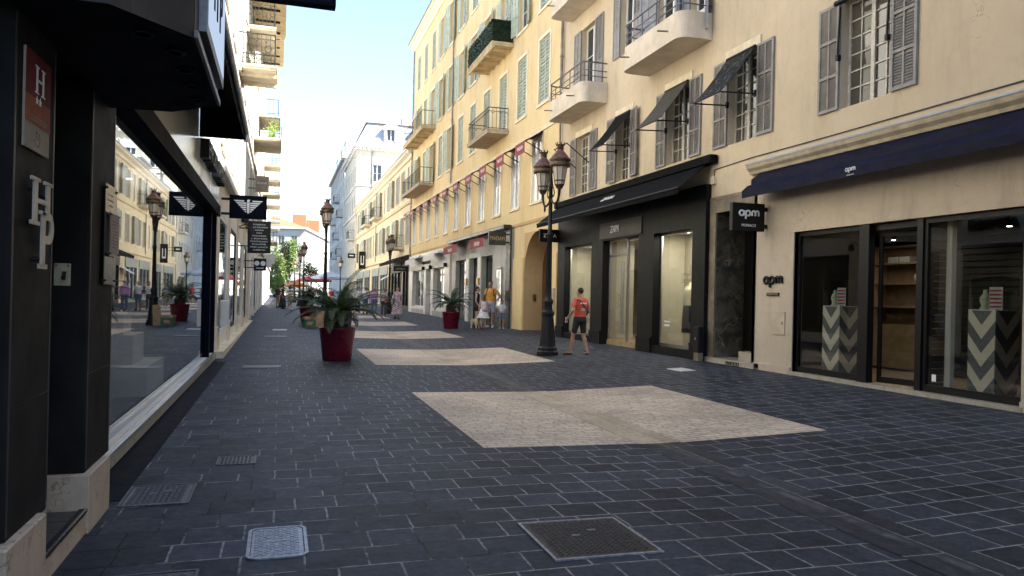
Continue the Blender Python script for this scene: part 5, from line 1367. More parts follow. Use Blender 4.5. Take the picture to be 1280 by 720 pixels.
# scalloped awning
mb = MB(); a, b_ = 6.7, 14.75
for s in (0,.014):
    mb.add([(-1.45,a,5.25-s),(-.66,a,4.62-s),(-.66,b_,4.62-s),(-1.45,b_,5.25-s)], [(0,1,2,3)])
for yy in (a,b_): mb.add([(-1.45,yy,5.24),(-.66,yy,4.61),(-.66,yy,4.40),(-1.45,yy,4.40)], [(0,1,2,3)])
n = 30; y = a
for k in range(n):
    ya = a+(b_-a)*k/n; yb = a+(b_-a)*(k+1)/n
    top = [(-.68,ya,4.60),(-.68,yb,4.60)]; lo = [(-.68,yb+(ya-yb)*j/6,4.42-.075*math.sin(PI*j/6)) for j in range(7)]
    mb.add(top+lo, [tuple(range(9))])
aw = part(mb, 'awning', 'awning_black', c1)
mb = MB(); mb.tube([(-.655,a-.05,4.56),(-.655,b_+.05,4.56)], .05, 8); mb.build('front_bar', M['steel'], aw, c1.location)
mb = MB(); mb.cbox(-.70,-.62,b_+.01,b_+.09,4.38,4.6,.01); mb.build('end_bracket', M['frame_white'], aw, c1.location)
# projecting eagle sign
t = thing('blade_sign', 'navy projecting sign with a white striped eagle emblem over the glass shop window', 'sign', (-1.4,21,3.8))
mb = MB(); mb.cbox(-1.30,-.38,20.93,21.07,3.52,4.12,.012); mb.build('panel', M['navy_paint'], t, t.location)
mb = MB(); mb.box(-1.5,-1.3,20.97,21.03,3.6,3.66); mb.build('bracket', M['iron_black'], t, t.location)
mb = MB(); mb.box(-1.5,-1.3,20.97,21.03,3.98,4.04); mb.build('bracket', M['iron_black'], t, t.location)
T = onC(-.84,20.929,3.84); mb = MB()
for i in range(6):
    v = .15-i*.055; o1 = .36-i*.052; o0 = .36-(i+.75)*.052; inn = .045 if i > 0 else .10
    for s in (-1,1):
        mb.prism([(s*inn,v),(s*o1,v),(s*o0,v-.036),(s*(inn+.004),v-.036)], 0, .004, T=T)
mb.prism([(-.03,.14),(-.02,.17),(.03,.175),(.055,.155),(.03,.15),(.035,.1),(-.035,.1)], 0, .004, T=T)
mb.prism([(-.035,.09),(.035,.09),(.03,-.16),(0,-.2),(-.03,-.16)], 0, .004, T=T)
mb.build('emblem', M['letter_white'], t, t.location)

# ================================================================== OTHER HOUSES ON THE SAME SIDE
def west_house(name, label, y0, y1, zt, wallm, shopm, floors, pitch, balconies, trim='trim_white', bays=None, win='shutter_grey', bx=0):
    b = bld(name, label, XL, y0, y1)
    n = max(1, int((y1-y0-1)/pitch)); ys = [y0+(y1-y0)*(k+.5)/n for k in range(n)]
    hl = [(y-.55,y+.55,z,z+2.4) for y in ys for z in floors]
    sh = [(a,c,.45,3.6) for a,c in bays]
    TLn = lambda u,v,w: (XL+bx+w,u,v)
    mb = MB(); wall_holes(mb, TLn, y0, y1, -.4, zt, hl+sh, .22); shell(mb, XL+bx, XL-12, y0, y1, -.4, zt); part(mb, 'wall', wallm, b)
    for z in floors:
        for k,y in enumerate(ys): window(b, 'L', (XL+bx,y,z), 1.1, 2.4, 'open' if (k+int(z)) % 3 else 'closed', win, 'frame_white', 'pane_dark', 1, 3, .16, trim, None, pitch=.2)
    mb = MB(); mb.box(XL+bx+.003,XL+bx+.18,y0,y1,4.5,4.75); mb.box(XL+bx+.003,XL+bx+.10,y0,y1,8.3,8.5)
    part(mb, 'string_course', trim, b)
    for i,(a,c) in enumerate(bays):
        mb = MB(); mb.box(XL+bx-.18,XL+bx+.03,a-.55,a,.0,4.2); mb.cbox(XL+bx-.1,XL+bx+.07,a-.58,a+.03,-.1,.75,.02)
        part(mb, 'shop_pilaster', shopm, b)
        mb = MB()
        for q in ((a,a+.07,.45,3.6),(c-.07,c,.45,3.6),(a+.07,c-.07,3.5,3.6),(a+.07,c-.07,.45,.6)): mb.box(XL+bx-.08,XL+bx-.01,*q)
        f = part(mb, 'shop_window', 'frame_white' if i % 2 == 0 else 'iron_black', b)
        g = MB(); g.box(XL+bx-.045,XL+bx-.035,a+.06,c-.06,.58,3.52); g.build('pane', M['pane_black'], f, b.location)
    mb = MB(); mb.box(XL+bx-.1,XL+bx+.22,y0+.1,y1-.1,-.1,.16); part(mb, 'base_step', shopm, b)
    for (a,c,z,dep,st,sm) in balconies:
        slab_balcony(b, XL+bx, 'L', a, c, z, dep, 1.05, 'iron_railing' if st != 'white' else 'frame_white', 'scroll' if st == 'scroll' else 'bars', sm, ribs=2 if y0 < 30 else 0, step=.14 if y0 < 40 else .25, th=.12)
    return b
def overhang(b, y0, y1, z, out, step):
    mb = MB(); mb.box(XL+.003,out,y0,y1,z,z+.12); mb.box(out-.05,out+.02,y0,y1,z+.121,z+.3); e = part(mb, 'eave', 'balcony_slab', b)
    y = y0+.5
    while y < y1:
        mb = MB(); mb.box(XL+.02,out-.25,y-.025,y+.025,z-.10,z-.003); mb.build('eave_bracket', M['iron_black'], e, b.location); y += step
c2 = west_house('cream_shop_building', 'white house with cream pilasters at street level and a scrolled iron balcony', 19.48, 41, 15.0, 'stucco_left', 'trim_cream',
    (5.3,9.2,12.3), 3.0, [(26.5,28.9,9.1,1.22,'scroll','balcony_pale'),(32,35,12.2,1.1,'scroll','balcony_pale')], bays=[(20.3,23.6),(24.6,28.2),(29.2,32.6),(33.6,36.8),(37.8,40.4)])
overhang(c2, 33.0, 40.9, 14.6, -.02, 1.6)
c3 = west_house('flower_balcony_building', 'pale house with an overhanging eave and a balcony hung with red cloths and plants', 41.03, 58, 18.4, 'stucco_left', 'shop_white',
    (5.3,9.8,13.6), 3.2, [(42.0,46.0,9.7,1.36,'bars','balcony_pale'),(50,54,12.6,1.2,'bars','stone_cornice')], bays=[(42,45.6),(46.8,50.4),(51.6,55.8)])
overhang(c3, 41.2, 57.8, 17.9, -.12, 1.9)
c4 = west_house('grey_shutter_building', 'distant white house with stacked iron balconies beyond the flower balcony', 58.03, 82, 17.5, 'stucco_left', 'shop_white',
    (5.3,9.4,13.0), 3.4, [(62.5,65.5,9.3,1.3,'bars','balcony_pale'),(66,69,12.1,1.3,'scroll','balcony_pale'),(70,74,9.3,1.3,'scroll','balcony_pale'),(64,68,5.6,1.2,'scroll','balcony_pale'),(75,79,12.1,1.3,'bars','stone_cornice')], bays=[(60,65),(66.5,71),(73,78)])
c5 = west_house('far_white_building', 'far white sunlit house at the end of the shaded side of the street', 82.03, 118, 15.5, 'stucco_left', 'shop_white',
    (5.3,9.4,12.4), 4.0, [(86,90,9.3,1.3,'bars','trim_white'),(96,100,9.3,1.3,'bars','trim_white')], bays=[(84,90),(93,99),(102,108)])
# red cloths and plants on the flower balcony
for i,(a,z,h,m_) in enumerate(((42.3,10.38,.34,'awning_red'),(43.6,10.38,.30,'awning_red'),(42.5,9.95,.16,'balcony_slab'))):
    mb = MB(); n = 8; w_ = 1.0
    rows = [[(-.10+.02*math.sin(k*1.7+j), a+w_*k/n, z-h*j/3) for k in range(n+1)] for j in range(4)]
    for j in range(3):
        for k in range(n): mb.add([rows[j][k],rows[j][k+1],rows[j+1][k+1],rows[j+1][k]], [(0,1,2,3)], True)
    mb.box(-.13,-.07,a,a+w_,z,z+.02)
    o = mb.build('hanging_cloth', M[m_], None, (-.1,a,z)); o.location = (-.1,a,z)
    tag(o, ('long red cloth hung at the near corner of the far balcony rail','shorter red cloth beside the long one on the far balcony rail','brown cloth hung below the red one on the far balcony')[i], 'cloth')
t = thing('balcony_plant', 'yellow flowering plant in a trough behind the far balcony railing', 'plant', (-.6,44.9,9.74))
mb = MB(); mb.cbox(-.2,.2,-.6,.6,0,.3,.02); mb.build('trough', M['balcony_slab'], t)
mb = MB(); rnd = random.Random(3)
for i in range(420): leafcard(mb, (rnd.gauss(0,.16),rnd.gauss(0,.4),.3+abs(rnd.gauss(.4,.35))), .06, rnd)
mb.build('foliage', M['lime_leaf'], t)
mb = MB(); mb.tube([(0,0,.2),(0,.05,.9)], .015, 5); mb.tube([(0,-.3,.2),(.05,-.35,.8)], .015, 5); mb.tube([(0,.3,.2),(-.05,.35,.8)], .015, 5); mb.build('stem', M['bark'], t)
# signs on that side
t = blade('blade_sign', 'tall black projecting sign with lines of small white names under the scrolled balcony', -1.2,-.38, 30, 3.05, 4.25, 'ink_black', 'L')
rnd = random.Random(8); mb = MB()
words = ['ROBERTO','PHILOSOPHY','GIADA','N21','MOSCHINO','L EDITION','MONTALIANT','PHILIPPE','FREE LANCE','ALBERTO']
for k,wd in enumerate(words):
    q = lettering(wd, onC(-.79,29.944,4.12-k*.105), height=.05, width=min(.62,.062*len(wd)), depth=.003); mb.add(q.v, q.f)
mb.build('name_lettering', M['letter_white'], t, t.location)
t = blade('blade_sign', 'small black projecting sign with two white discs below the tall black sign', -1.15,-.62, 36, 2.55, 3.1, 'ink_black', 'L')
mb = MB()
for x in (-1.02,-.76): mb.lathe([(.11,0),(.11,.004)], 16, (0,0,0)) if False else mb.prism([(x+.11*math.cos(2*PI*i/18), 2.88+.11*math.sin(2*PI*i/18)) for i in range(18)], 35.945, 35.949)
mb.build('disc_mark', M['letter_white'], t, t.location)
mb = MB(); mb.box(-1.05,-.73,35.94,35.944,2.65,2.68); mb.build('small_print', M['letter_white'], t, t.location)
t = blade('blade_sign', 'brown projecting sign with pale capitals high beneath a balcony', -1.2,-.6, 37, 6.2, 6.95, 'plaque_beige', 'L')
mb = MB(); mb.box(-1.15,-.65,36.94,36.949,6.25,6.9); mb.build('face', M['stone_brown'], t, t.location)
lettering('DECULTOR', onC(-.9,36.935,6.62), width=.42, height=.09, depth=.003).build('letters', M['letter_white'], t, t.location)
t = blade('blade_sign', 'white projecting panel low under the black signs of the shaded side', -1.15,-.5, 46, 3.0, 3.5, 'awning_white', 'L')
t = blade('blade_sign', 'narrow pale projecting panel farthest along the shaded side', -1.1,-.4, 55, 3.5, 4.2, 'awning_white', 'L')
for i,y in enumerate((24.0,28.6)):
    t = thing('wall_lamp', 'black bracket lamp over the cream shop pilasters', 'lamp', (XL+.06,y,3.9), group='bracket lamps over the cream pilasters')
    mb = MB(); mb.tube([(0,0,0),(.25,0,.12),(.4,0,.02)], .018, 6); mb.build('arm', M['iron_black'], t)
    mb = MB(); mb.lathe([(.11,-.22),(.1,-.02),(.04,.04)], 10, (.4,0,0)); mb.build('lamp_shade', M['iron_black'], t)
mb = MB(); mb.cbox(-.1,.1,-.16,.16,0,.65,.02); mb.box(-.05,.05,.16,.17,.2,.3)
o = mb.build('meter_box', M['shop_white'], None); o.location = (-1.30,20.05,.75); tag(o, 'white wall box on a cream pilaster beside the glass shop', 'box')
mb = MB(); 
pts = [(-1.4+11.2*k/16, 81.5+27*k/16, 16.6+4.0*k/16-.9*math.sin(PI*k/16)) for k in range(17)]; mb.tube(pts, .03, 5)
o = mb.build('overhead_cable', M['cable'], None, pts[0]); o.location = pts[0]; tag(o, 'thin dark cable strung across the street against the sky', 'cable')
# ================================================================== LAMP POSTS
def make_lamp():
    t = thing('lamp_post', '', 'lamp post')
    mb = MB()
    mb.lathe([(.30,0),(.30,.10),(.27,.13),(.27,.20),(.235,.24),(.225,.30),(.17,.85),(.15,1.05),(.175,1.10),(.175,1.16),(.12,1.22)], 10, smooth=False)
    mb.build('base', M['iron_black'], t)
    mb = MB(); mb.lathe([(.12,1.22),(.105,1.36),(.135,1.42),(.135,1.47),(.085,1.55),(.075,1.8),(.062,3.2),(.085,3.22),(.085,3.28),(.058,3.32),(.05,4.5),(.075,4.53),(.06,4.62),(.03,4.9),(.045,4.95),(.0,5.06)], 14); mb.build('pole', M['iron_black'], t)
    mb = MB()
    for k in range(8):
        a = 2*PI*k/8; mb.tube([(.083*math.cos(a),.083*math.sin(a),1.55),(.06*math.cos(a),.06*math.sin(a),3.2)], .008, 4)
    mb.build('fluting_rib', M['iron_black'], t)
    for s in (-1,1):
        mb = MB()
        mb.tube([(0,0,4.25),(0,s*.12,4.12),(0,s*.30,4.05),(0,s*.48,4.10),(0,s*.58,4.26),(0,s*.6,4.42)], [.03,.028,.028,.03,.035,.04], 8)
        mb.tube([(0,s*.02,4.6),(0,s*.18,4.5),(0,s*.26,4.35),(0,s*.18,4.25),(0,s*.12,4.32)], .016, 6)
        mb.lathe([(.01,3.9),(.03,3.95),(.025,4.02),(.045,4.06)], 8, (0,s*.42,0))
        mb.build('arm', M['iron_black'], t)
        c = (0,s*.6,0)
        la = MB(); la.lathe([(.04,4.40),(.09,4.44),(.10,4.49),(.125,4.50),(.125,4.53)], 12, c); lan = la.build('lantern', M['copper_dark'], t)
        g = MB(); g.lathe([(.125,4.53),(.20,4.98)], 8, c, smooth=False); g.build('lantern_glass', M['lantern_glass'], lan)
        f = MB()
        for k in range(8):
            a = 2*PI*k/8; f.tube([(.128*math.cos(a),s*.6+.128*math.sin(a),4.52),(.205*math.cos(a),s*.6+.205*math.sin(a),4.99)], .009, 4)
        f.lathe([(.145,4.60),(.15,4.62),(.145,4.64)], 12, c, cap=False)
        f.build('lantern_frame', M['copper_dark'], lan)
        r = MB(); r.lathe([(.21,4.98),(.265,4.99),(.275,5.05),(.265,5.07),(.25,5.12),(.285,5.15),(.285,5.19),(.24,5.21)], 16, c); r.build('lantern_collar', M['copper_dark'], lan)
        r = MB(); r.lathe([(.265,5.20),(.22,5.26),(.13,5.37),(.09,5.41),(.085,5.45)], 16, c); r.build('lantern_roof', M['copper_brown'], lan)
        r = MB(); r.lathe([(.085,5.45),(.10,5.46),(.08,5.52),(.115,5.57)], 12, c)
        for k in range(7):
            a = 2*PI*k/7; r.cap((.10*math.cos(a),s*.6+.10*math.sin(a),5.55),(.12*math.cos(a),s*.6+.12*math.sin(a),5.62),.018,.012,6)
        r.build('crown_finial', M['copper_dark'], lan)
    return t
lamp = make_lamp()
lab = ['black double lantern lamp post beside the man in the orange T-shirt','black double lantern lamp post with a copper top behind the nearest potted palm',
 'black double lantern lamp post beside the low sand building behind the walking group','black lamp post far down the street in front of the white corner building',
 'thin black lamp post in front of the far plaza tree trunk','pale topped far lamp post between two others near the plaza tree','farthest lamp post of the row standing against the plaza tree']
lp = [(6.93,19.33,1),(1.9,34.6,1),(7.6,55.5,1.02),(6.5,88,.95),(1.66,58.5,.9),(1.62,69,.88),(1.45,84,.8)]
for i,(x,y,s) in enumerate(lp):
    o = lamp if i == 0 else copy_tree(lamp)
    o.location = (x,y,gz(x,y)); o.scale = (s,s,s); o['label'] = lab[i]; o['group'] = 'double lantern lamp posts of the street'; o['category'] = 'lamp post'
    o.rotation_euler = (0,0,.0 if i else R(2))

# ================================================================== PALMS
def make_palm(seed, nf, L):
    rnd = random.Random(seed)
    t = thing('potted_palm', '', 'potted palm')
    mb = MB(); mb.lathe([(.335,0),(.345,.02),(.43,.74),(.445,.765),(.44,.80),(.415,.80),(.405,.72)], 36, cap=True); mb.build('pot', M['pot_red'], t)
    mb = MB(); mb.lathe([(.01,.735),(.405,.72)], 24, cap=False); mb.build('soil', M['soil'], t)
    mb = MB(); mb.lathe([(.15,.70),(.19,.82),(.20,.98),(.17,1.12),(.10,1.22),(.04,1.28)], 16)
    for i in range(110):
        a = rnd.uniform(0,2*PI); z = rnd.uniform(.74,1.2); r = .2-.12*max(0,z-1.0)/.25
        d = Vector((math.cos(a),math.sin(a),.7)); p = Vector((r*.85*math.cos(a),r*.85*math.sin(a),z))
        mb.cap(p, p+d*.09, .028, .012, 5)
    mb.build('trunk', M['palm_trunk'], t)
    mb = MB()
    for i in range(nf):
        a = i*2.39996+rnd.uniform(-.2,.2); q = i/nf
        el = R(70-68*q**.5+rnd.uniform(-8,8)); ln = L*(.72+.28*math.sin(PI*min(1,q+.25)))*rnd.uniform(.92,1.08)
        d = Vector((math.cos(a),math.sin(a),0)); p = Vector((d.x*.05,d.y*.05,1.18)); n = 22
        e = el; pts = [p.copy()]
        for k in range(n):
            e -= R((70+rnd.uniform(-8,8))/n)*(k/n)*1.9
            p = p+(d*math.cos(e)+Vector((0,0,math.sin(e))))*ln/n; pts.append(p.copy())
        mb.tube(pts, [.011-.008*k/n for k in range(n+1)], 4)
        m = 66
        for k in range(4, m):
            f = k/m*n; j = min(int(f), n-1); p = pts[j].lerp(pts[j+1], f-j); tg = (pts[j+1]-pts[j]).normalized()
            sd = tg.cross(Vector((0,0,1))); sd = sd.normalized() if sd.length > .01 else Vector((-d.y,d.x,0)); up = sd.cross(tg)
            ll = .155*math.sin(PI*min(1,.12+.88*k/m))**.6*(1.05-.35*k/m)*L/1.0
            for s in (-1,1):
                dr = (sd*s*.78+tg*.55+up*rnd.uniform(.12,.34)).normalized(); w = tg*.0115
                tip = p+dr*ll-Vector((0,0,ll*.16)); mid = p+dr*ll*.55
                mb.add([p-w*.45,p+w*.45,mid+w*.8,mid-w*.8], [(0,1,2,3)]); mb.add([mid-w*.8,mid+w*.8,tip], [(0,1,2)])
    mb.build('fronds', M['palm_leaf'], t)
    return t
pa = make_palm(4, 34, 1.55)
pa['label'] = 'large palm in a red pot standing alone nearest on the grey paving'; pa.location = (1.36,18.95,gz(1.36,18.95)); pa.rotation_euler = (0,0,.5)
pb = make_palm(9, 28, 1.4)
pb['label'] = 'palm in a red pot beside the family with the small dog'; pb.location = (7.4,33.6,gz(7.4,33.6)); pb.scale = (.93,.93,.95)
pc = copy_tree(pa); pc['label'] = 'palm in a red pot half hidden behind the lamp post and nearest palm'; pc.location = (1.35,38.5,gz(1.35,38.5)); pc.rotation_euler = (0,0,2.1)
for o in (pa,pb,pc): o['group'] = 'potted palms along the street'
# cardboard by the lamp post
z = gz(1.3,33.8)
t = thing('waste_box', 'green and brown cardboard box standing on the paving by the lamp post foot', 'box', (1.22,33.75,z), R(12))
mb = MB(); mb.cbox(-.24,.24,-.2,.2,0,.36,.006); mb.build('carton', M['cardboard_green'], t)
mb = MB(); mb.cbox(-.25,.25,-.21,.21,.361,.46,.006); mb.build('lid', M['cardboard'], t)
mb = MB(); mb.box(-.12,.1,-.204,-.2005,.12,.26); mb.build('printed_mark', M['cardboard'], t)
for i,(x,a,w_,h) in enumerate(((1.60,.20,.26,.78),(1.70,.12,.3,.86))):
    mb = MB(); mb.cbox(-w_/2,w_/2,-.03,.03,0,h,.005)
    for k in range(3): mb.box(-w_/2+.02,w_/2-.02,-.036,-.0305,.1+k*.24,.105+k*.24)
    o = mb.build('cardboard_sheet', M['cardboard'], None); o.location = (x,34.05+i*.12,z+.01); o.rotation_euler = (-.16,a,.3)
    tag(o, ('shorter folded cardboard sheet leaning between the green box and lamp post','taller folded cardboard sheet leaning on the lamp post foot')[i], 'cardboard')

# ================================================================== COVERS IN THE PAVING
def cover(name, label, x0, x1, y0, y1, fm, lm, pattern, rz=0, frame=.03, round_=0):
    xc, yc = (x0+x1)/2, (y0+y1)/2; hx, hy = (x1-x0)/2, (y1-y0)/2
    sl = (gz(xc+.2,yc)-gz(xc-.2,yc))/.4
    t = thing(name, label, 'access cover', (xc,yc,gz(xc,yc)), rz)
    Z = lambda x,z: z+sl*x
    def rr(hx,hy,r,n=5):
        if r <= 0: return [(-hx,-hy),(hx,-hy),(hx,hy),(-hx,hy)]
        p = []
        for cx,cy,a0 in ((hx-r,-hy+r,-90),(hx-r,hy-r,0),(-hx+r,hy-r,90),(-hx+r,-hy+r,180)): p += arc(cx,cy,r,a0,a0+90,n)
        return p
    o_ = rr(hx,hy,round_); i_ = rr(hx-frame,hy-frame,max(0,round_-frame)); n = len(o_)
    mb = MB()
    mb.add([(x,y,Z(x,.010)) for x,y in o_]+[(x,y,Z(x,.010)) for x,y in i_]+[(x,y,Z(x,-.01)) for x,y in o_]+[(x,y,Z(x,-.01)) for x,y in i_],
        [(k,(k+1)%n,n+(k+1)%n,n+k) for k in range(n)]+[(2*n+k,2*n+(k+1)%n,(k+1)%n,k) for k in range(n)]+[(n+k,n+(k+1)%n,3*n+(k+1)%n,3*n+k) for k in range(n)])
    mb.build('frame', M[fm], t)
    j = rr(hx-frame-.006,hy-frame-.006,max(0,round_-frame))
    mb = MB(); mb.add([(x,y,Z(x,.006)) for x,y in j], [tuple(range(n))])
    ax, ay = hx-frame-.02, hy-frame-.02
    if pattern == 'diamond':
        st = .042; k = 0; y = -ay
        while y < ay:
            x = -ax+(st/2 if k % 2 else 0); q = 1 if k % 2 else -1
            while x < ax:
                a,b_ = .017,.006; c_,s_ = math.cos(q*PI/4),math.sin(q*PI/4)
                P4 = [(-a,0),(0,-b_),(a,0),(0,b_)]
                if abs(x) < ax-.015 and abs(y) < ay-.015:
                    vs = [(x+u*c_-v*s_, y+u*s_+v*c_, Z(x,.0065)) for u,v in P4]+[(x,y,Z(x,.0125))]
                    mb.add(vs, [(0,1,4),(1,2,4),(2,3,4),(3,0,4)])
                x += st
            y += st*.5; k += 1
    elif pattern == 'weave':
        st = .05; k = 0; y = -ay+.02
        while y < ay-.01:
            x = -ax+.02+(st/2 if k % 2 else 0)
            while x < ax-.02:
                if not (abs(x) < .06 and abs(y) < .03): mb.cbox(x-.018,x+.014,y-.007,y+.007,.006,.0105,.002, T=lambda a,b_,c: (a,b_,Z(a,c)))
                x += st
            y += .026; k += 1
        mb.box(-.055,.055,-.003,.003,.006,.012); 
        for q in range(6): mb.box(-.05+q*.018,-.043+q*.018,-.024,.024,.006,.011)
        mb.box(ax-.06,ax-.05,-.02,.03,.006,.011); mb.box(ax-.04,ax-.03,-.02,.03,.006,.011)
    elif pattern == 'grate':
        y = -ay
        while y < ay:
            x = -ax
            while x < ax:
                mb.box(x,x+.022,y,y+.012,.0061,.011, T=lambda a,b_,c: (a,b_,Z(a,c))); x += .036
            y += .026
    mb.build('lid', M[lm], t)
    if pattern == 'diamond':
        q = MB()
        for x,y in ((-ax*.2,ay*.1),(ax*.25,ay*.35)): q.box(x-.03,x+.03,y-.008,y+.008,.0066,.0135)
        q.build('lifting_slot', M['cast_worn'], t)
    return t
cover('access_cover', 'pale worn rounded iron cover in the foreground paving beside the hotel', -.17,.21,4.93,5.57,'cast_worn','cast_worn','weave',0,.022,.07)
cover('access_cover', 'square black chequer plate cover set in the foreground paving', 1.68,2.44,4.45,5.25,'cast_worn','cast_iron','diamond',0,.022)
cover('access_cover', 'worn chequer plate cover against the hotel corner and glass shop', -1.15,-.64,6.36,7.0,'cast_mid','cast_mid','diamond',0,.018)
cover('drain_grate', 'small square iron drain grate in the paving past the pale cover', -.55,-.19,7.68,8.06,'cast_mid','cast_iron','grate',0,.02)
cover('access_cover', 'dark cover cut by the lower picture edge at the hotel step', -.95,-.42,4.2,4.84,'cast_mid','cast_mid','diamond',0,.02)
cover('access_cover', 'small pale rectangular plate in the dark paving before the black shop', 8.12,8.5,14.3,14.9,'plate_white','plate_white','none',0,.02)
cover('access_cover', 'thin dark cover in the shaded paving near the cream pilasters', -.5,.25,27.5,28.2,'cast_iron','cast_iron','none',0,.02)
cover('access_cover', 'thin dark cover halfway between the hotel and the palm pot', -.75,.05,17.2,17.9,'cast_iron','cast_iron','none',0,.02)
cover('access_cover', 'small pale plate in the shaded paving left of the lamp post foot', -.25,.3,31.5,32.3,'plate_white','plate_white','none',0,.02)

# ================================================================== TREES, BUSH, PARASOLS IN THE PLAZA
def tree(label, x, y, h, w, mat, seed, droop, nleaf, cat='tree', leaf=.16):
    rnd = random.Random(seed); z = gz(x,y)
    t = thing('plaza_tree', label, cat, (x,y,z))
    mb = MB(); mb.tube([(0,0,-.1),(.1,.05,h*.2),(.0,.1,h*.45),(.1,0,h*.7)], [.24,.19,.14,.06], 9)
    tips = []
    for k in range(13):
        a = k*2.4; r = w*.5*rnd.uniform(.4,.9); z1 = h*rnd.uniform(.55,.97)
        p = (r*math.cos(a), r*math.sin(a), z1); tips.append(p)
        mb.tube([(0.05,.05,h*rnd.uniform(.3,.55)),(p[0]*.5,p[1]*.5,z1*.85),p], [.08,.05,.02], 6)
    mb.build('trunk', M['bark'], t)
    mb = MB()
    for i in range(nleaf):
        c = rnd.choice(tips)
        if droop:
            l = rnd.random()**.8*h*.55
            p = (c[0]*1.0+rnd.gauss(0,.28)+c[0]*.12*l/h, c[1]+rnd.gauss(0,.28), c[2]+rnd.uniform(-.1,.35)-l)
        else:
            p = (c[0]+rnd.gauss(0,w*.11), c[1]+rnd.gauss(0,w*.11), c[2]+rnd.gauss(0,h*.06))
        leafcard(mb, p, leaf*rnd.uniform(.6,1.3), rnd)
    mb.build('crown', M[mat], t); return t
tree('light green drooping willow like tree in the plaza at the street end', -.1, 178, 13.2, 6.4, 'willow_leaf', 2, True, 7500, leaf=.22)
tree('dark green tree behind the drooping tree in the plaza', 1.9, 181, 12.0, 5.2, 'dark_leaf', 5, False, 2600, leaf=.2)
tree('dark evergreen behind the far lamp post beside the white plaza building', 6.6, 176, 8.0, 3.6, 'dark_leaf', 7, False, 1800, leaf=.2)
t = thing('clipped_bush', 'small lime green bush on the pavement beyond the standing women', 'bush', (-.6,118,gz(-.6,118)))
mb = MB(); rnd = random.Random(6)
for i in range(1500):
    v = Vector((rnd.gauss(0,1),rnd.gauss(0,1),rnd.gauss(0,1))).normalized()*rnd.uniform(.75,1.05); leafcard(mb, (v.x*.95,v.y*.95,v.z*1.0+2.2), .11, rnd)
for i in range(700):
    v = Vector((rnd.gauss(0,1),rnd.gauss(0,1),rnd.gauss(0,1))).normalized()*rnd.uniform(.7,1.05); leafcard(mb, (v.x*.7,v.y*.7,v.z*.6+.9), .1, rnd)
mb.build('foliage', M['lime_leaf'], t)
mb = MB(); mb.lathe([(.35,0),(.45,.5)], 14); mb.build('tub', M['plaque_blue'], t)
def parasol(label, x, y, w, h, m1):
    t = thing('cafe_parasol', label, 'parasol', (x,y,gz(x,y)), .3)
    mb = MB(); mb.tube([(0,0,0),(0,0,h+.3)], .04, 8); mb.build('pole', M['frame_white'], t)
    mb = MB(); mb.lathe([(w/2,h-.55),(.03,h+.25)], 4, ph=PI/4, smooth=False, cap=False); mb.rings([[(w*.5*math.cos(PI/4+k*PI/2),w*.5*math.sin(PI/4+k*PI/2),zz) for k in range(4)] for zz in (h-.55,h-.8)], cap=False, smooth=False); mb.build('canopy', M[m1], t)
    mb = MB(); mb.cbox(-.4,.4,-.4,.4,0,.12,.02); mb.build('foot', M['iron_grey'], t)
    mb = MB()
    for k in range(4): a = PI/4+k*PI/2; mb.tube([(0,0,h-.1),(w*.47*math.cos(a),w*.47*math.sin(a),h-.52)], .02, 5)
    mb.build('rib', M['frame_white'], t)
simple('parasol_blue', (.30,.36,.48), .8, var=.05)
parasol('large blue and white cafe parasol far down the street', 6.3, 104, 5.6, 3.9, 'parasol_blue')
parasol('red and white edged cafe parasol beside the blue one in the plaza', 4.6, 112, 5.4, 3.5, 'awning_red')
parasol('white cafe parasol low beyond the red one in the plaza', 5.6, 120, 4.5, 3.6, 'awning_white')
emit_dummy = None
simple('parasol_orange', (.75,.22,.03), .7)
parasol('small orange cafe parasol behind the standing women in the plaza', 2.4, 128, 4.0, 2.6, 'parasol_orange')
# ================================================================== PEOPLE
simple('skin_tan', (.36,.20,.135), .55, var=.08, scale=9)
simple('skin_light', (.46,.29,.21), .55, var=.08, scale=9)
simple('skin_brown', (.27,.145,.095), .55, var=.08, scale=9)
for nm, c in (('hair_dark',(.018,.013,.011)),('hair_brown',(.13,.07,.035)),('hair_grey',(.30,.29,.28)),('cloth_orange',(.66,.095,.05)),('cloth_black',(.016,.016,.018)),
    ('cloth_mustard',(.60,.29,.05)),('cloth_lilac',(.48,.46,.55)),('cloth_white',(.72,.72,.74)),('cloth_lightblue',(.42,.50,.56)),('cloth_denim',(.10,.14,.24)),
    ('cloth_purple',(.50,.25,.52)),('cloth_sage',(.36,.38,.33)),('cloth_dark',(.05,.05,.06)),('cloth_tan',(.42,.30,.20)),('leather_red',(.35,.03,.05)),('leather_pink',(.52,.30,.38)),
    ('leather_grey',(.34,.33,.33)),('shoe_white',(.75,.75,.75)),('shoe_red',(.45,.03,.05)),('sandal_dark',(.05,.035,.03)),('phone_silver',(.55,.6,.65)),('strap_navy',(.015,.016,.03)),('fur_cream',(.55,.43,.29))):
    simple(nm, c, .8 if 'cloth' in nm or 'hair' in nm or 'fur' in nm else .5, var=.12, scale=14 if 'fur' not in nm else 60, world=False, bmp=.7 if 'cloth' in nm else .2, bscale=13 if 'cloth' in nm else 60)
m, t, out = nt('cloth_floral'); P = obj(t)
v = N(t, 'ShaderNodeTexVoronoi'); v.inputs['Scale'].default_value = 13; t.links.new(P, v.inputs['Vector'])
cc = mixc(t, math_(t, 'LESS_THAN', v.outputs['Distance'], .36), (.62,.46,.48), (.20,.06,.10))
cc = mixc(t, math_(t, 'GREATER_THAN', noise(t, P, 17, 2), .58), cc, (.10,.10,.16))
bsdf(t, out, cc, .85)

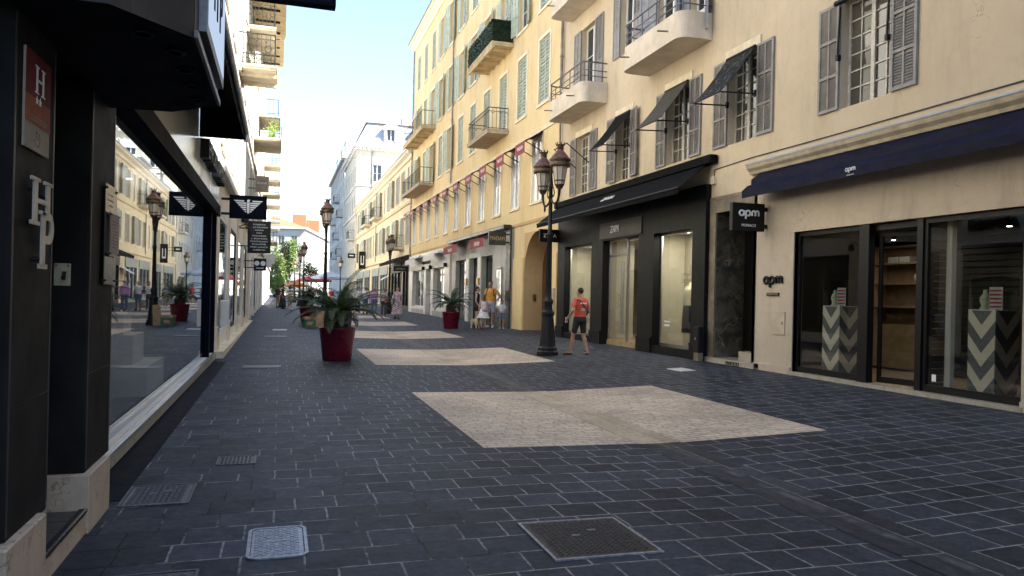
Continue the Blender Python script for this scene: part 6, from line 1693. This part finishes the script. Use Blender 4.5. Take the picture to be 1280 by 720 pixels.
def fuse(mb, name, mat, parent, voxel, smooth=2, org=(0,0,0)):
    o = mb.build(name, M[mat], None)
    r = o.modifiers.new('r', 'REMESH'); r.mode = 'VOXEL'; r.voxel_size = voxel; r.use_smooth_shade = True
    if smooth:
        s = o.modifiers.new('s', 'SMOOTH'); s.factor = .5; s.iterations = smooth
    dg = bpy.context.evaluated_depsgraph_get(); dg.update()
    me = bpy.data.meshes.new_from_object(o.evaluated_get(dg)); me.name = name
    old = o.data; o.modifiers.clear(); o.data = me; bpy.data.meshes.remove(old)
    if not me.materials: me.materials.append(M[mat])
    o.parent = parent
    return o

def person(label, x, y, h, rz, pose={}, skin='skin_tan', voxel=.014, top=None, bottom=None, shoes=None, hair='short', hairm='hair_dark', build=1.0, group=None, shades=False, sleeve=.55, fem=False):
    s0 = h/1.76
    t = thing('person', label, 'person', (x,y,gz(x,y)), R(rz), group); t.scale = (s0,s0,s0)
    J = {}
    for sd, s in (('L',1),('R',-1)):
        J.update({'hip'+sd:(s*.09,0,.90),'knee'+sd:(s*.10,-.015,.49),'ankle'+sd:(s*.10,.03,.085),'toe'+sd:(s*.125,-.15,.03),
                  'sh'+sd:(s*(.165 if fem else .185),.0,1.415),'elbow'+sd:(s*.235,.03,1.13),'wrist'+sd:(s*.245,-.05,.885)})
    J['head'] = (0,-.02,1.63)
    J.update(pose)
    J = {k: Vector(v) for k,v in J.items()}
    b = build; fw = .9 if fem else 1.0
    tors = [(.84,.135,.10),(.92,.165,.115),(1.0,.155,.11),(1.09,.135 if fem else .148,.10),(1.2,.15,.11),(1.3,.165*fw,.118),(1.39,.165*fw,.105),(1.44,.12*fw,.08),(1.475,.062,.062)]
    def trunk(mb, g, z0=.84, z1=1.475):
        rs = []
        for z,rx,ry in tors:
            if z0-.001 <= z <= z1+.001:
                bb = b if .9 < z < 1.38 else (1+(b-1)*.4)
                rs.append([((rx*bb+g)*math.cos(2*PI*k/20), (ry*bb+g)*math.sin(2*PI*k/20)-(b-1)*.10*(1 if 1.0<=z<=1.3 else .3), z) for k in range(20)])
        mb.rings(rs)
    mb = MB(); trunk(mb, -.004)
    hd = J['head']
    mb.cap((0,.012,1.43),(hd.x*.7,hd.y+.02,1.56),.062 if not fem else .05,.054 if not fem else .046)
    mb.ell(hd+Vector((0,.01,.025)),(.076,.095,.095)); mb.ell(hd+Vector((0,-.015,-.045)),(.060,.072,.075)); 
    mb.ell(hd+Vector((0,-.10,-.015)),(.014,.022,.024),8,6); mb.ell(hd+Vector((0,-.075,-.085)),(.028,.022,.018),8,6); mb.ell(hd+Vector((0,-.083,-.052)),(.024,.012,.008),8,6)
    for s in (-1,1): mb.ell(hd+Vector((s*.078,.012,-.01)),(.012,.024,.034),8,6)
    for sd, s in (('L',1),('R',-1)):
        a = 1.0 if not fem else .85
        mb.cap(J['sh'+sd]-Vector((s*.03,0,0)),J['elbow'+sd],.054*a,.040*a); mb.cap(J['elbow'+sd],J['wrist'+sd],.041*a,.027*a)
        d = (J['wrist'+sd]-J['elbow'+sd]).normalized(); hc = J['wrist'+sd]+d*.055
        sdv = Vector((0,-1,0)) if abs(d.y) < .8 else Vector((0,0,1))
        sdv = (sdv-d*sdv.dot(d)).normalized(); inn = d.cross(sdv); inn = inn if inn.x*s < 0 else -inn
        mb.cap(J['wrist'+sd],hc,.027,.03); mb.cap(hc-sdv*.02,hc+sdv*.02+d*.01,.022,.022)
        for k in range(4):
            p = hc+sdv*(.030-.02*k)+d*.025; l = (.038,.045,.042,.032)[k]
            p2 = p+d*l+inn*.010; mb.cap(p,p2,.0105,.010,8); mb.cap(p2,p2+d*l*.5+inn*l*.7,.010,.008,8)
        mb.cap(hc+sdv*.022-d*.03,hc+sdv*.052+d*.02+inn*.012,.012,.010,8)
        mb.cap(J['hip'+sd],J['knee'+sd],.088*(b if b > 1 else 1),.056); mb.cap(J['knee'+sd],J['ankle'+sd],.056,.036)
        mb.ell((J['knee'+sd]*.66+J['ankle'+sd]*.34)+Vector((0,.022,0)),(.048,.052,.11),10,8)
        mb.cap(J['ankle'+sd]+Vector((0,.015,-.04)),J['toe'+sd],.042,.030); mb.cap(J['ankle'+sd],J['ankle'+sd]+Vector((0,.02,-.04)),.036,.040)
    body = fuse(mb, 'body', skin, t, voxel)
    mb = MB()
    for s in (-1,1): mb.ell(hd+Vector((s*.031,-.082,.006)),(.012,.008,.007),8,6)
    mb.build('eye', M['ink_black'], body)
    if shades:
        mb = MB()
        for s in (-1,1): mb.ell(hd+Vector((s*.036,-.094,.006)),(.031,.012,.024),10,8); mb.tube([hd+Vector((s*.066,-.085,.012)),hd+Vector((s*.08,.01,.012))], .005, 5)
        mb.tube([hd+Vector((-.02,-.1,.012)),hd+Vector((.02,-.1,.012))], .005, 5)
        mb.build('sunglasses', M['ink_black'], t)
    # hair
    mb = MB()
    if hair != 'bald':
        mb.ell(hd+Vector((0,.022,.046)),(.082,.096,.088)); 
        if hair == 'crop': mb = MB(); mb.ell(hd+Vector((0,.03,.04)),(.080,.092,.088))
        if hair == 'long': mb.ell(hd+Vector((0,.06,-.05)),(.085,.06,.13)); mb.ell(hd+Vector((0,.085,-.17)),(.088,.045,.13))
        if hair == 'pony': mb.ell(hd+Vector((0,.05,-.01)),(.072,.07,.07)); mb.cap(hd+Vector((0,.10,.03)),hd+Vector((0,.16,-.02)),.035,.035); mb.cap(hd+Vector((0,.16,-.02)),hd+Vector((0,.14,-.2)),.035,.016)
        if hair == 'bob': mb.ell(hd+Vector((0,.04,-.03)),(.092,.08,.1))
        fuse(mb, 'hair', hairm, t, voxel, 1)
    else:
        mb.ell(hd+Vector((0,.035,.01)),(.080,.08,.06)); fuse(mb, 'hair', hairm, t, voxel, 1)
    # clothes
    if top:
        mb = MB(); trunk(mb, .014, .84 if bottom else .92)
        for sd, s in (('L',1),('R',-1)):
            if sleeve > 0: mb.cap(J['sh'+sd]-Vector((s*.03,0,0)), J['sh'+sd].lerp(J['elbow'+sd], sleeve), .066, .058)
            if sleeve >= 1: mb.cap(J['elbow'+sd], J['elbow'+sd].lerp(J['wrist'+sd], .85), .054, .04)
        fuse(mb, 'shirt', top, t, voxel*.9)
    if bottom:
        kind, bm, ln = bottom
        mb = MB(); trunk(mb, .016, .84, 1.0)
        if kind in ('shorts','trousers'):
            for sd in 'LR':
                k = J['hip'+sd].lerp(J['knee'+sd], min(1, ln))
                mb.tube([J['hip'+sd]+Vector((0,0,.02)), k], [.105, .088 if ln < .8 else .072], 14)
                if ln > 1: mb.tube([J['knee'+sd]+Vector((0,0,.03)), J['knee'+sd].lerp(J['ankle'+sd], ln-1)], [.072,.058], 14)
        else:
            z1 = ln; rs = []
            kx = max(abs(J['kneeL'].x),abs(J['kneeR'].x))
            for q in range(6):
                z = .98+(z1-.98)*q/5; w = .17+(.08+(.09 if kind == 'flared' else .02))*(q/5)
                rs.append([(w*math.cos(2*PI*k/24)*(1+.05*math.sin(k*3)*(q/5)), w*.8*math.sin(2*PI*k/24)*(1+.05*math.sin(k*3)*(q/5)), z) for k in range(24)])
            mb.rings(rs)
        fuse(mb, {'shorts':'shorts','trousers':'trousers'}.get(kind,'skirt'), bm, t, voxel*.9)
    if shoes:
        for sd in 'LR':
            mb = MB(); a = J['ankle'+sd]; to = J['toe'+sd]
            if shoes[0] == 'sandal':
                mb.cap(a+Vector((0,.02,-.065)), to+Vector((0,-.015,-.015)), .035,.034); m2 = (a+to)*.5
                mb.cap(m2+Vector((-.045,-.02,.02)), m2+Vector((.045,-.02,.02)), .016,.016); mb.cap(a+Vector((-.04,0,-.01)),a+Vector((.04,0,-.01)),.018,.018)
            else:
                mb.cap(a+Vector((0,.02,-.035)), to+Vector((0,-.01,.005)), .052,.042)
            fuse(mb, 'sandal' if shoes[0] == 'sandal' else 'shoe', shoes[1], t, voxel*.8, 1)
    t['_s'] = s0
    return t
def held(name, t, mb, mat, label, cat):
    """something worn or carried: its own thing, placed where the person holds it"""
    o = mb.build(name, M[mat], None); o.matrix_world = Matrix.LocRotScale(t.location, t.rotation_euler, t.scale)
    return tag(o, label, cat)

# the man walking away past the black shop
p = person('man in an orange T-shirt and black shorts walking away past the black shop', 7.75, 19.05, 1.81, 196,
    dict(kneeL=(.13,-.12,.50), ankleL=(.17,-.16,.09), toeL=(.24,-.32,.03), kneeR=(-.12,.0,.49), ankleR=(-.16,.12,.10), toeR=(-.2,-.05,.03),
         elbowL=(.31,.09,1.15), wristL=(.33,-.10,.96), elbowR=(-.27,.02,1.14), wristR=(-.25,-.16,.97), head=(0,-.04,1.63)),
    'skin_tan', .0095, 'cloth_orange', ('shorts','cloth_black',.82), ('sandal','sandal_dark'), 'crop', 'hair_dark', 1.06)
T = lambda u,v,w: (-u, .138+w, v) 
q = MB()
for r_,(v,n_,w_,h_) in enumerate(((1.345,7,.026,.036),(1.20,8,.016,.018),(1.165,6,.016,.018))):
    for k in range(n_):
        u = (k-(n_-1)/2)*w_*1.15; q.box(u-w_/2,u+w_/2,.130-.35*u*u,.137-.35*u*u,v-h_/2,v+h_/2)
q.build('shirt_print', M['letter_white'], p)
mb = MB(); mb.tube([(.165,-.02,1.45),(.12,.10,1.43),(.0,.142,1.29),(-.14,.12,1.12),(-.19,.02,1.03),(-.12,-.13,1.02),(.05,-.145,1.2),(.15,-.08,1.42),(.165,-.02,1.45)], .017, 6)
held('crossbody_strap', p, mb, 'strap_navy', 'narrow navy bag strap across the back of the orange T-shirt', 'strap')
mb = MB(); mb.cbox(.29,.315,-.235,-.155,.83,.97,.005)
held('phone', p, mb, 'phone_silver', 'silver phone held at hip height by the man in orange', 'phone')

# the family with the dog
p = person('woman with a dark ponytail in black top and shorts holding a dog lead', 8.5, 33.2, 1.88, 62,
    dict(elbowL=(.22,-.02,1.15), wristL=(.17,-.20,1.0), elbowR=(-.23,0,1.14), wristR=(-.2,-.14,.92)), 'skin_light', .013, 'cloth_black', ('shorts','cloth_black',.45), ('shoe','cloth_black'), 'pony', 'hair_dark', .92, None, True, 0, True)
wl = Vector((8.5,33.2,0))
p = person('girl with long brown hair in a white dress seen from behind', 8.62, 32.5, 1.50, 176, {}, 'skin_light', .014, 'cloth_white', ('flared','cloth_white',.55), ('shoe','shoe_red'), 'long', 'hair_brown', .85, None, False, 0, True)
mb = MB(); mb.ell((-.02,.20,.98),(.14,.06,.10)); mb.tube([(-.14,.16,1.04),(-.16,.08,1.35),(-.06,-.03,1.5),(.08,.1,1.35),(.10,.18,1.05)], .010, 6)
held('shoulder_bag', p, mb, 'leather_pink', 'pink bag hanging on the back of the girl in white', 'bag')
p = person('man in a mustard T-shirt and pale shorts with a hand on his hip', 9.12, 33.15, 2.12, -30,
    dict(elbowL=(.36,.06,1.17), wristL=(.19,-.04,.99), elbowR=(-.25,.0,1.15), wristR=(-.2,-.12,.93), head=(-.02,-.02,1.63)), 'skin_tan', .013, 'cloth_mustard', ('shorts','cloth_lilac',.8), ('shoe','shoe_white'), 'short', 'hair_dark', 1.16)
mb = MB(); mb.cbox(-.14,.14,.13,.26,1.02,1.42,.03)
for s in (-1,1): mb.tube([(s*.11,.14,1.38),(s*.115,.04,1.475),(s*.12,-.10,1.42),(s*.14,-.13,1.25),(s*.17,-.02,1.10),(s*.12,.14,1.05)], .018, 6)
held('backpack', p, mb, 'cloth_black', 'black backpack worn by the man in mustard', 'backpack')
p = person('small boy in a pale blue shirt and denim shorts beside the shop pier', 9.3, 31.9, 1.27, -28,
    dict(elbowL=(.22,0,1.14), wristL=(.06,-.17,1.06), elbowR=(-.22,0,1.14), wristR=(-.06,-.18,1.04), head=(0,-.05,1.63)), 'skin_tan', .016, 'cloth_lightblue', ('shorts','cloth_denim',.75), ('shoe','cloth_lightblue'), 'short', 'hair_dark', .98)
# dog
dx, dy = 8.38, 33.0
d = thing('dog', 'small fluffy cream dog on a white lead in front of the family', 'dog', (dx,dy,gz(dx,dy)), R(20)); d.scale = (1.15,)*3
mb = MB(); rnd = random.Random(4)
mb.cap((0,-.12,.27),(0,.16,.27),.105,.10); mb.ell((0,-.12,.25),(.105,.10,.12)); mb.cap((0,-.17,.32),(0,-.22,.40),.075,.07); mb.ell((0,-.25,.43),(.085,.085,.08)); mb.ell((0,-.325,.405),(.038,.045,.034))
for s in (-1,1):
    mb.cap((s*.06,-.15,.22),(s*.062,-.16,.03),.042,.032); mb.cap((s*.062,-.165,.03),(s*.062,-.19,.022),.032,.026)
    mb.cap((s*.06,.15,.24),(s*.065,.12,.15),.055,.04); mb.cap((s*.065,.12,.15),(s*.065,.19,.10),.036,.03); mb.cap((s*.065,.19,.10),(s*.065,.17,.03),.03,.03); mb.cap((s*.065,.17,.028),(s*.065,.14,.022),.03,.026)
    mb.cap((s*.07,-.24,.48),(s*.095,-.24,.41),.032,.026)
mb.cap((0,.22,.33),(0,.26,.43),.035,.03); mb.cap((0,.26,.43),(0,.2,.5),.032,.025)
for i in range(90):
    v = Vector((rnd.gauss(0,1),rnd.gauss(0,1),rnd.gauss(0,1))).normalized(); c = rnd.choice([(0,-.1,.26),(0,.05,.27),(0,.15,.27),(0,-.24,.44)]); r_ = .085
    mb.ell((c[0]+v.x*r_,c[1]+v.y*r_,c[2]+v.z*r_),(.022,)*3,6,5)
bd = fuse(mb, 'body', 'fur_cream', d, .011, 1)
mb = MB(); mb.ell((0,-.37,.41),(.014,.012,.011),8,6)
for s in (-1,1): mb.ell((s*.034,-.325,.445),(.010,.010,.010),8,6)
mb.build('nose_and_eye_detail', M['ink_black'], bd)
mb = MB(); a = Vector((8.5,33.2,gz(8.5,33.2)))+Vector((.17*.47+.20*.88,-.20*.47+.17*.88,1.0))*1.07; e = Vector((dx+.06,dy-.2,gz(dx,dy)+.42))
mb.tube([a, a.lerp(e,.35)-Vector((0,0,.1)), a.lerp(e,.7)-Vector((0,0,.1)), e], .012, 5)
o = mb.build('dog_lead', M['letter_white'], None, tuple(e)); o.location = e; tag(o, 'white lead from the ponytail woman to the cream dog', 'dog lead')

# people farther along the street
p = person('woman in a long floral pink dress carrying a grey shoulder bag', 6.85, 46.3, 1.95, -20, dict(elbowR=(-.26,-.02,1.15), wristR=(-.14,-.2,1.12), ankleL=(.1,-.1,.085), toeL=(.12,-.27,.03), kneeL=(.1,-.1,.5)), 'skin_light', .017, 'cloth_floral', ('flared','cloth_floral',.22), ('shoe','sandal_dark'), 'bob', 'hair_brown', 1.05, None, False, .9, True)
mb = MB(); mb.ell((-.24,-.1,.95),(.10,.2,.18)); mb.tube([(-.24,.06,1.05),(-.2,0,1.46),(-.22,-.2,1.05)], .015, 6)
held('shoulder_bag', p, mb, 'leather_grey', 'large grey bag on the shoulder of the woman in floral pink', 'bag')
p = person('woman in a grey green top and dark trousers with a red bag', 6.4, 49.2, 1.84, -8, dict(kneeR=(-.1,-.1,.5), ankleR=(-.1,-.12,.085), toeR=(-.12,-.29,.03), elbowL=(.24,0,1.14), wristL=(.14,-.14,.98)), 'skin_light', .018, 'cloth_sage', ('trousers','cloth_dark',1.9), ('shoe','cloth_black'), 'bob', 'hair_brown', 1.05, None, False, .6, True)
mb = MB(); mb.cbox(.05,.28,-.2,-.12,.92,1.12,.02); mb.tube([(.06,-.15,1.1),(-.1,-.14,1.3),(-.15,0,1.46),(.0,.12,1.3),(.22,-.1,1.1)], .009, 5)
held('crossbody_bag', p, mb, 'leather_red', 'red bag worn by the woman in the grey green top', 'bag')
person('grey haired person in a purple shirt and blue jeans', 6.15, 52.4, 1.98, -4, dict(kneeL=(.1,-.1,.5), ankleL=(.1,-.12,.085), toeL=(.12,-.29,.03)), 'skin_tan', .019, 'cloth_purple', ('trousers','cloth_denim',1.9), ('shoe','shoe_white'), 'short', 'hair_grey', 1.15, None, False, 1.0)
person('person in a white T-shirt and blue shorts behind the purple shirt', 5.95, 56.0, 1.98, 10, {}, 'skin_brown', .02, 'cloth_white', ('shorts','cloth_denim',.9), ('shoe','cloth_black'), 'short', 'hair_grey', 1.0)
person('person in a white T-shirt and dark trousers, farthest of the walking group', 5.6, 58.0, 1.95, 5, {}, 'skin_tan', .02, 'cloth_white', ('trousers','cloth_dark',1.9), ('shoe','cloth_black'), 'short', 'hair_dark', .95)
person('man in a black T-shirt and sunglasses standing behind the nearest potted palm', 1.98, 24.3, 1.84, 5, {}, 'skin_tan', .013, 'cloth_black', ('trousers','cloth_dark',1.9), ('shoe','cloth_black'), 'bald', 'hair_grey', 1.05, None, True)
person('woman in a long black dress on the shaded pavement far ahead', .2, 60.5, 1.80, 75, {}, 'skin_tan', .019, 'cloth_black', ('flared','cloth_black',.1), ('shoe','cloth_black'), 'pony', 'hair_dark', .95, None, False, .5, True)
p = person('woman in a white top and tan shorts wearing a small white backpack', .72, 58.8, 1.82, 170, {}, 'skin_light', .018, 'cloth_white', ('shorts','cloth_tan',.6), ('shoe','shoe_white'), 'long', 'hair_brown', .95, None, False, .5, True)
mb = MB(); mb.cbox(-.12,.12,.125,.24,1.05,1.35,.03)
for s in (-1,1): mb.tube([(s*.09,.13,1.33),(s*.11,.02,1.47),(s*.12,-.12,1.3),(s*.13,.1,1.08)], .012, 5)
held('backpack', p, mb, 'shoe_white', 'small white backpack on the woman in tan shorts', 'backpack')
person('man in dark clothes standing beyond the woman in the black dress', -.15, 63.5, 1.75, 150, {}, 'skin_brown', .02, 'cloth_dark', ('trousers','cloth_tan',1.9), ('shoe','cloth_black'), 'short', 'hair_dark', 1.0)
person('person in a pale pink shirt passing beyond the half hidden potted palm', 3.6, 74, 1.8, 20, {}, 'skin_light', .022, 'leather_pink', ('trousers','cloth_denim',1.9), ('shoe','shoe_white'), 'short', 'hair_brown', 1.0)
person('person in a red shirt walking far ahead in the middle of the street', 4.9, 78, 1.8, -10, {}, 'skin_tan', .022, 'shoe_red', ('shorts','cloth_tan',.8), ('shoe','shoe_white'), 'short', 'hair_dark', 1.0)

person('person in a blue shirt far ahead between the white shirts and the red shirt', 5.2, 63, 1.85, 12, {}, 'skin_tan', .021, 'cloth_lightblue', ('trousers','cloth_tan',1.9), ('shoe','shoe_white'), 'short', 'hair_brown', 1.0)
person('woman in a black top and white skirt far ahead beside the low building', 7.2, 66, 1.8, -15, {}, 'skin_light', .021, 'cloth_black', ('flared','cloth_white',.5), ('shoe','sandal_dark'), 'long', 'hair_dark', .9, None, False, .4, True)
person('person in an orange shirt far ahead by the shaded lamp posts', 2.6, 70, 1.8, 20, {}, 'skin_tan', .021, 'cloth_orange', ('shorts','cloth_dark',.8), ('shoe','shoe_white'), 'short', 'hair_dark', 1.0)
# ================================================================== CAMERA, SUN, SKY
rho = R(1.3); th = math.atan(290/950); c_, s_ = math.cos(th), math.sin(th)
Rv = Vector((c_,-s_,0)); U = Vector((0,0,1)); F = Vector((s_,c_,0))
xa = Rv*math.cos(rho)+U*math.sin(rho); ya = -Rv*math.sin(rho)+U*math.cos(rho); za = -F
cam = bpy.data.cameras.new('camera'); co = bpy.data.objects.new('camera', cam); COL.objects.link(co)
co.matrix_world = Matrix(((xa.x,ya.x,za.x,0),(xa.y,ya.y,za.y,0),(xa.z,ya.z,za.z,1.65),(0,0,0,1)))
cam.sensor_width = 36; cam.sensor_fit = 'HORIZONTAL'; cam.lens = 36*950/1280
cam.shift_y = (364+290*math.tan(rho)-360)/1280
cam.clip_start = .05; cam.clip_end = 3000
scene.camera = co
EL, AZ = R(47), R(120)        # sun height; clockwise from up the street
sd = Vector((math.sin(AZ)*math.cos(EL), math.cos(AZ)*math.cos(EL), math.sin(EL)))
su = bpy.data.lights.new('sun', 'SUN'); su.energy = 5.0; su.angle = R(.5); su.color = (1,.94,.84)
so = bpy.data.objects.new('sun', su); COL.objects.link(so); so.rotation_euler = sd.to_track_quat('Z','Y').to_euler()
w = bpy.data.worlds.new('World'); scene.world = w; w.use_nodes = True
t = w.node_tree; t.nodes.clear()
sky = t.nodes.new('ShaderNodeTexSky'); sky.sky_type = 'NISHITA'; sky.sun_disc = False; sky.sun_elevation = EL; sky.sun_rotation = AZ
sky.air_density = 1.0; sky.dust_density = .7; sky.ozone_density = 1.0
bg = t.nodes.new('ShaderNodeBackground'); bg.inputs[1].default_value = .085
ow = t.nodes.new('ShaderNodeOutputWorld'); t.links.new(sky.outputs[0], bg.inputs[0]); t.links.new(bg.outputs[0], ow.inputs[0])
vs = scene.view_settings; vs.view_transform = 'Standard'; vs.look = 'None'; vs.gamma = 1; vs.use_curve_mapping = False; vs.exposure = 2.45
scene.cycles.use_denoising = True
scene.cycles.max_bounces = 8; scene.cycles.diffuse_bounces = 5; scene.cycles.glossy_bounces = 4; scene.cycles.transparent_max_bounces = 12
scene.cycles.sample_clamp_indirect = 6
scene.cycles.caustics_reflective = False; scene.cycles.caustics_refractive = False
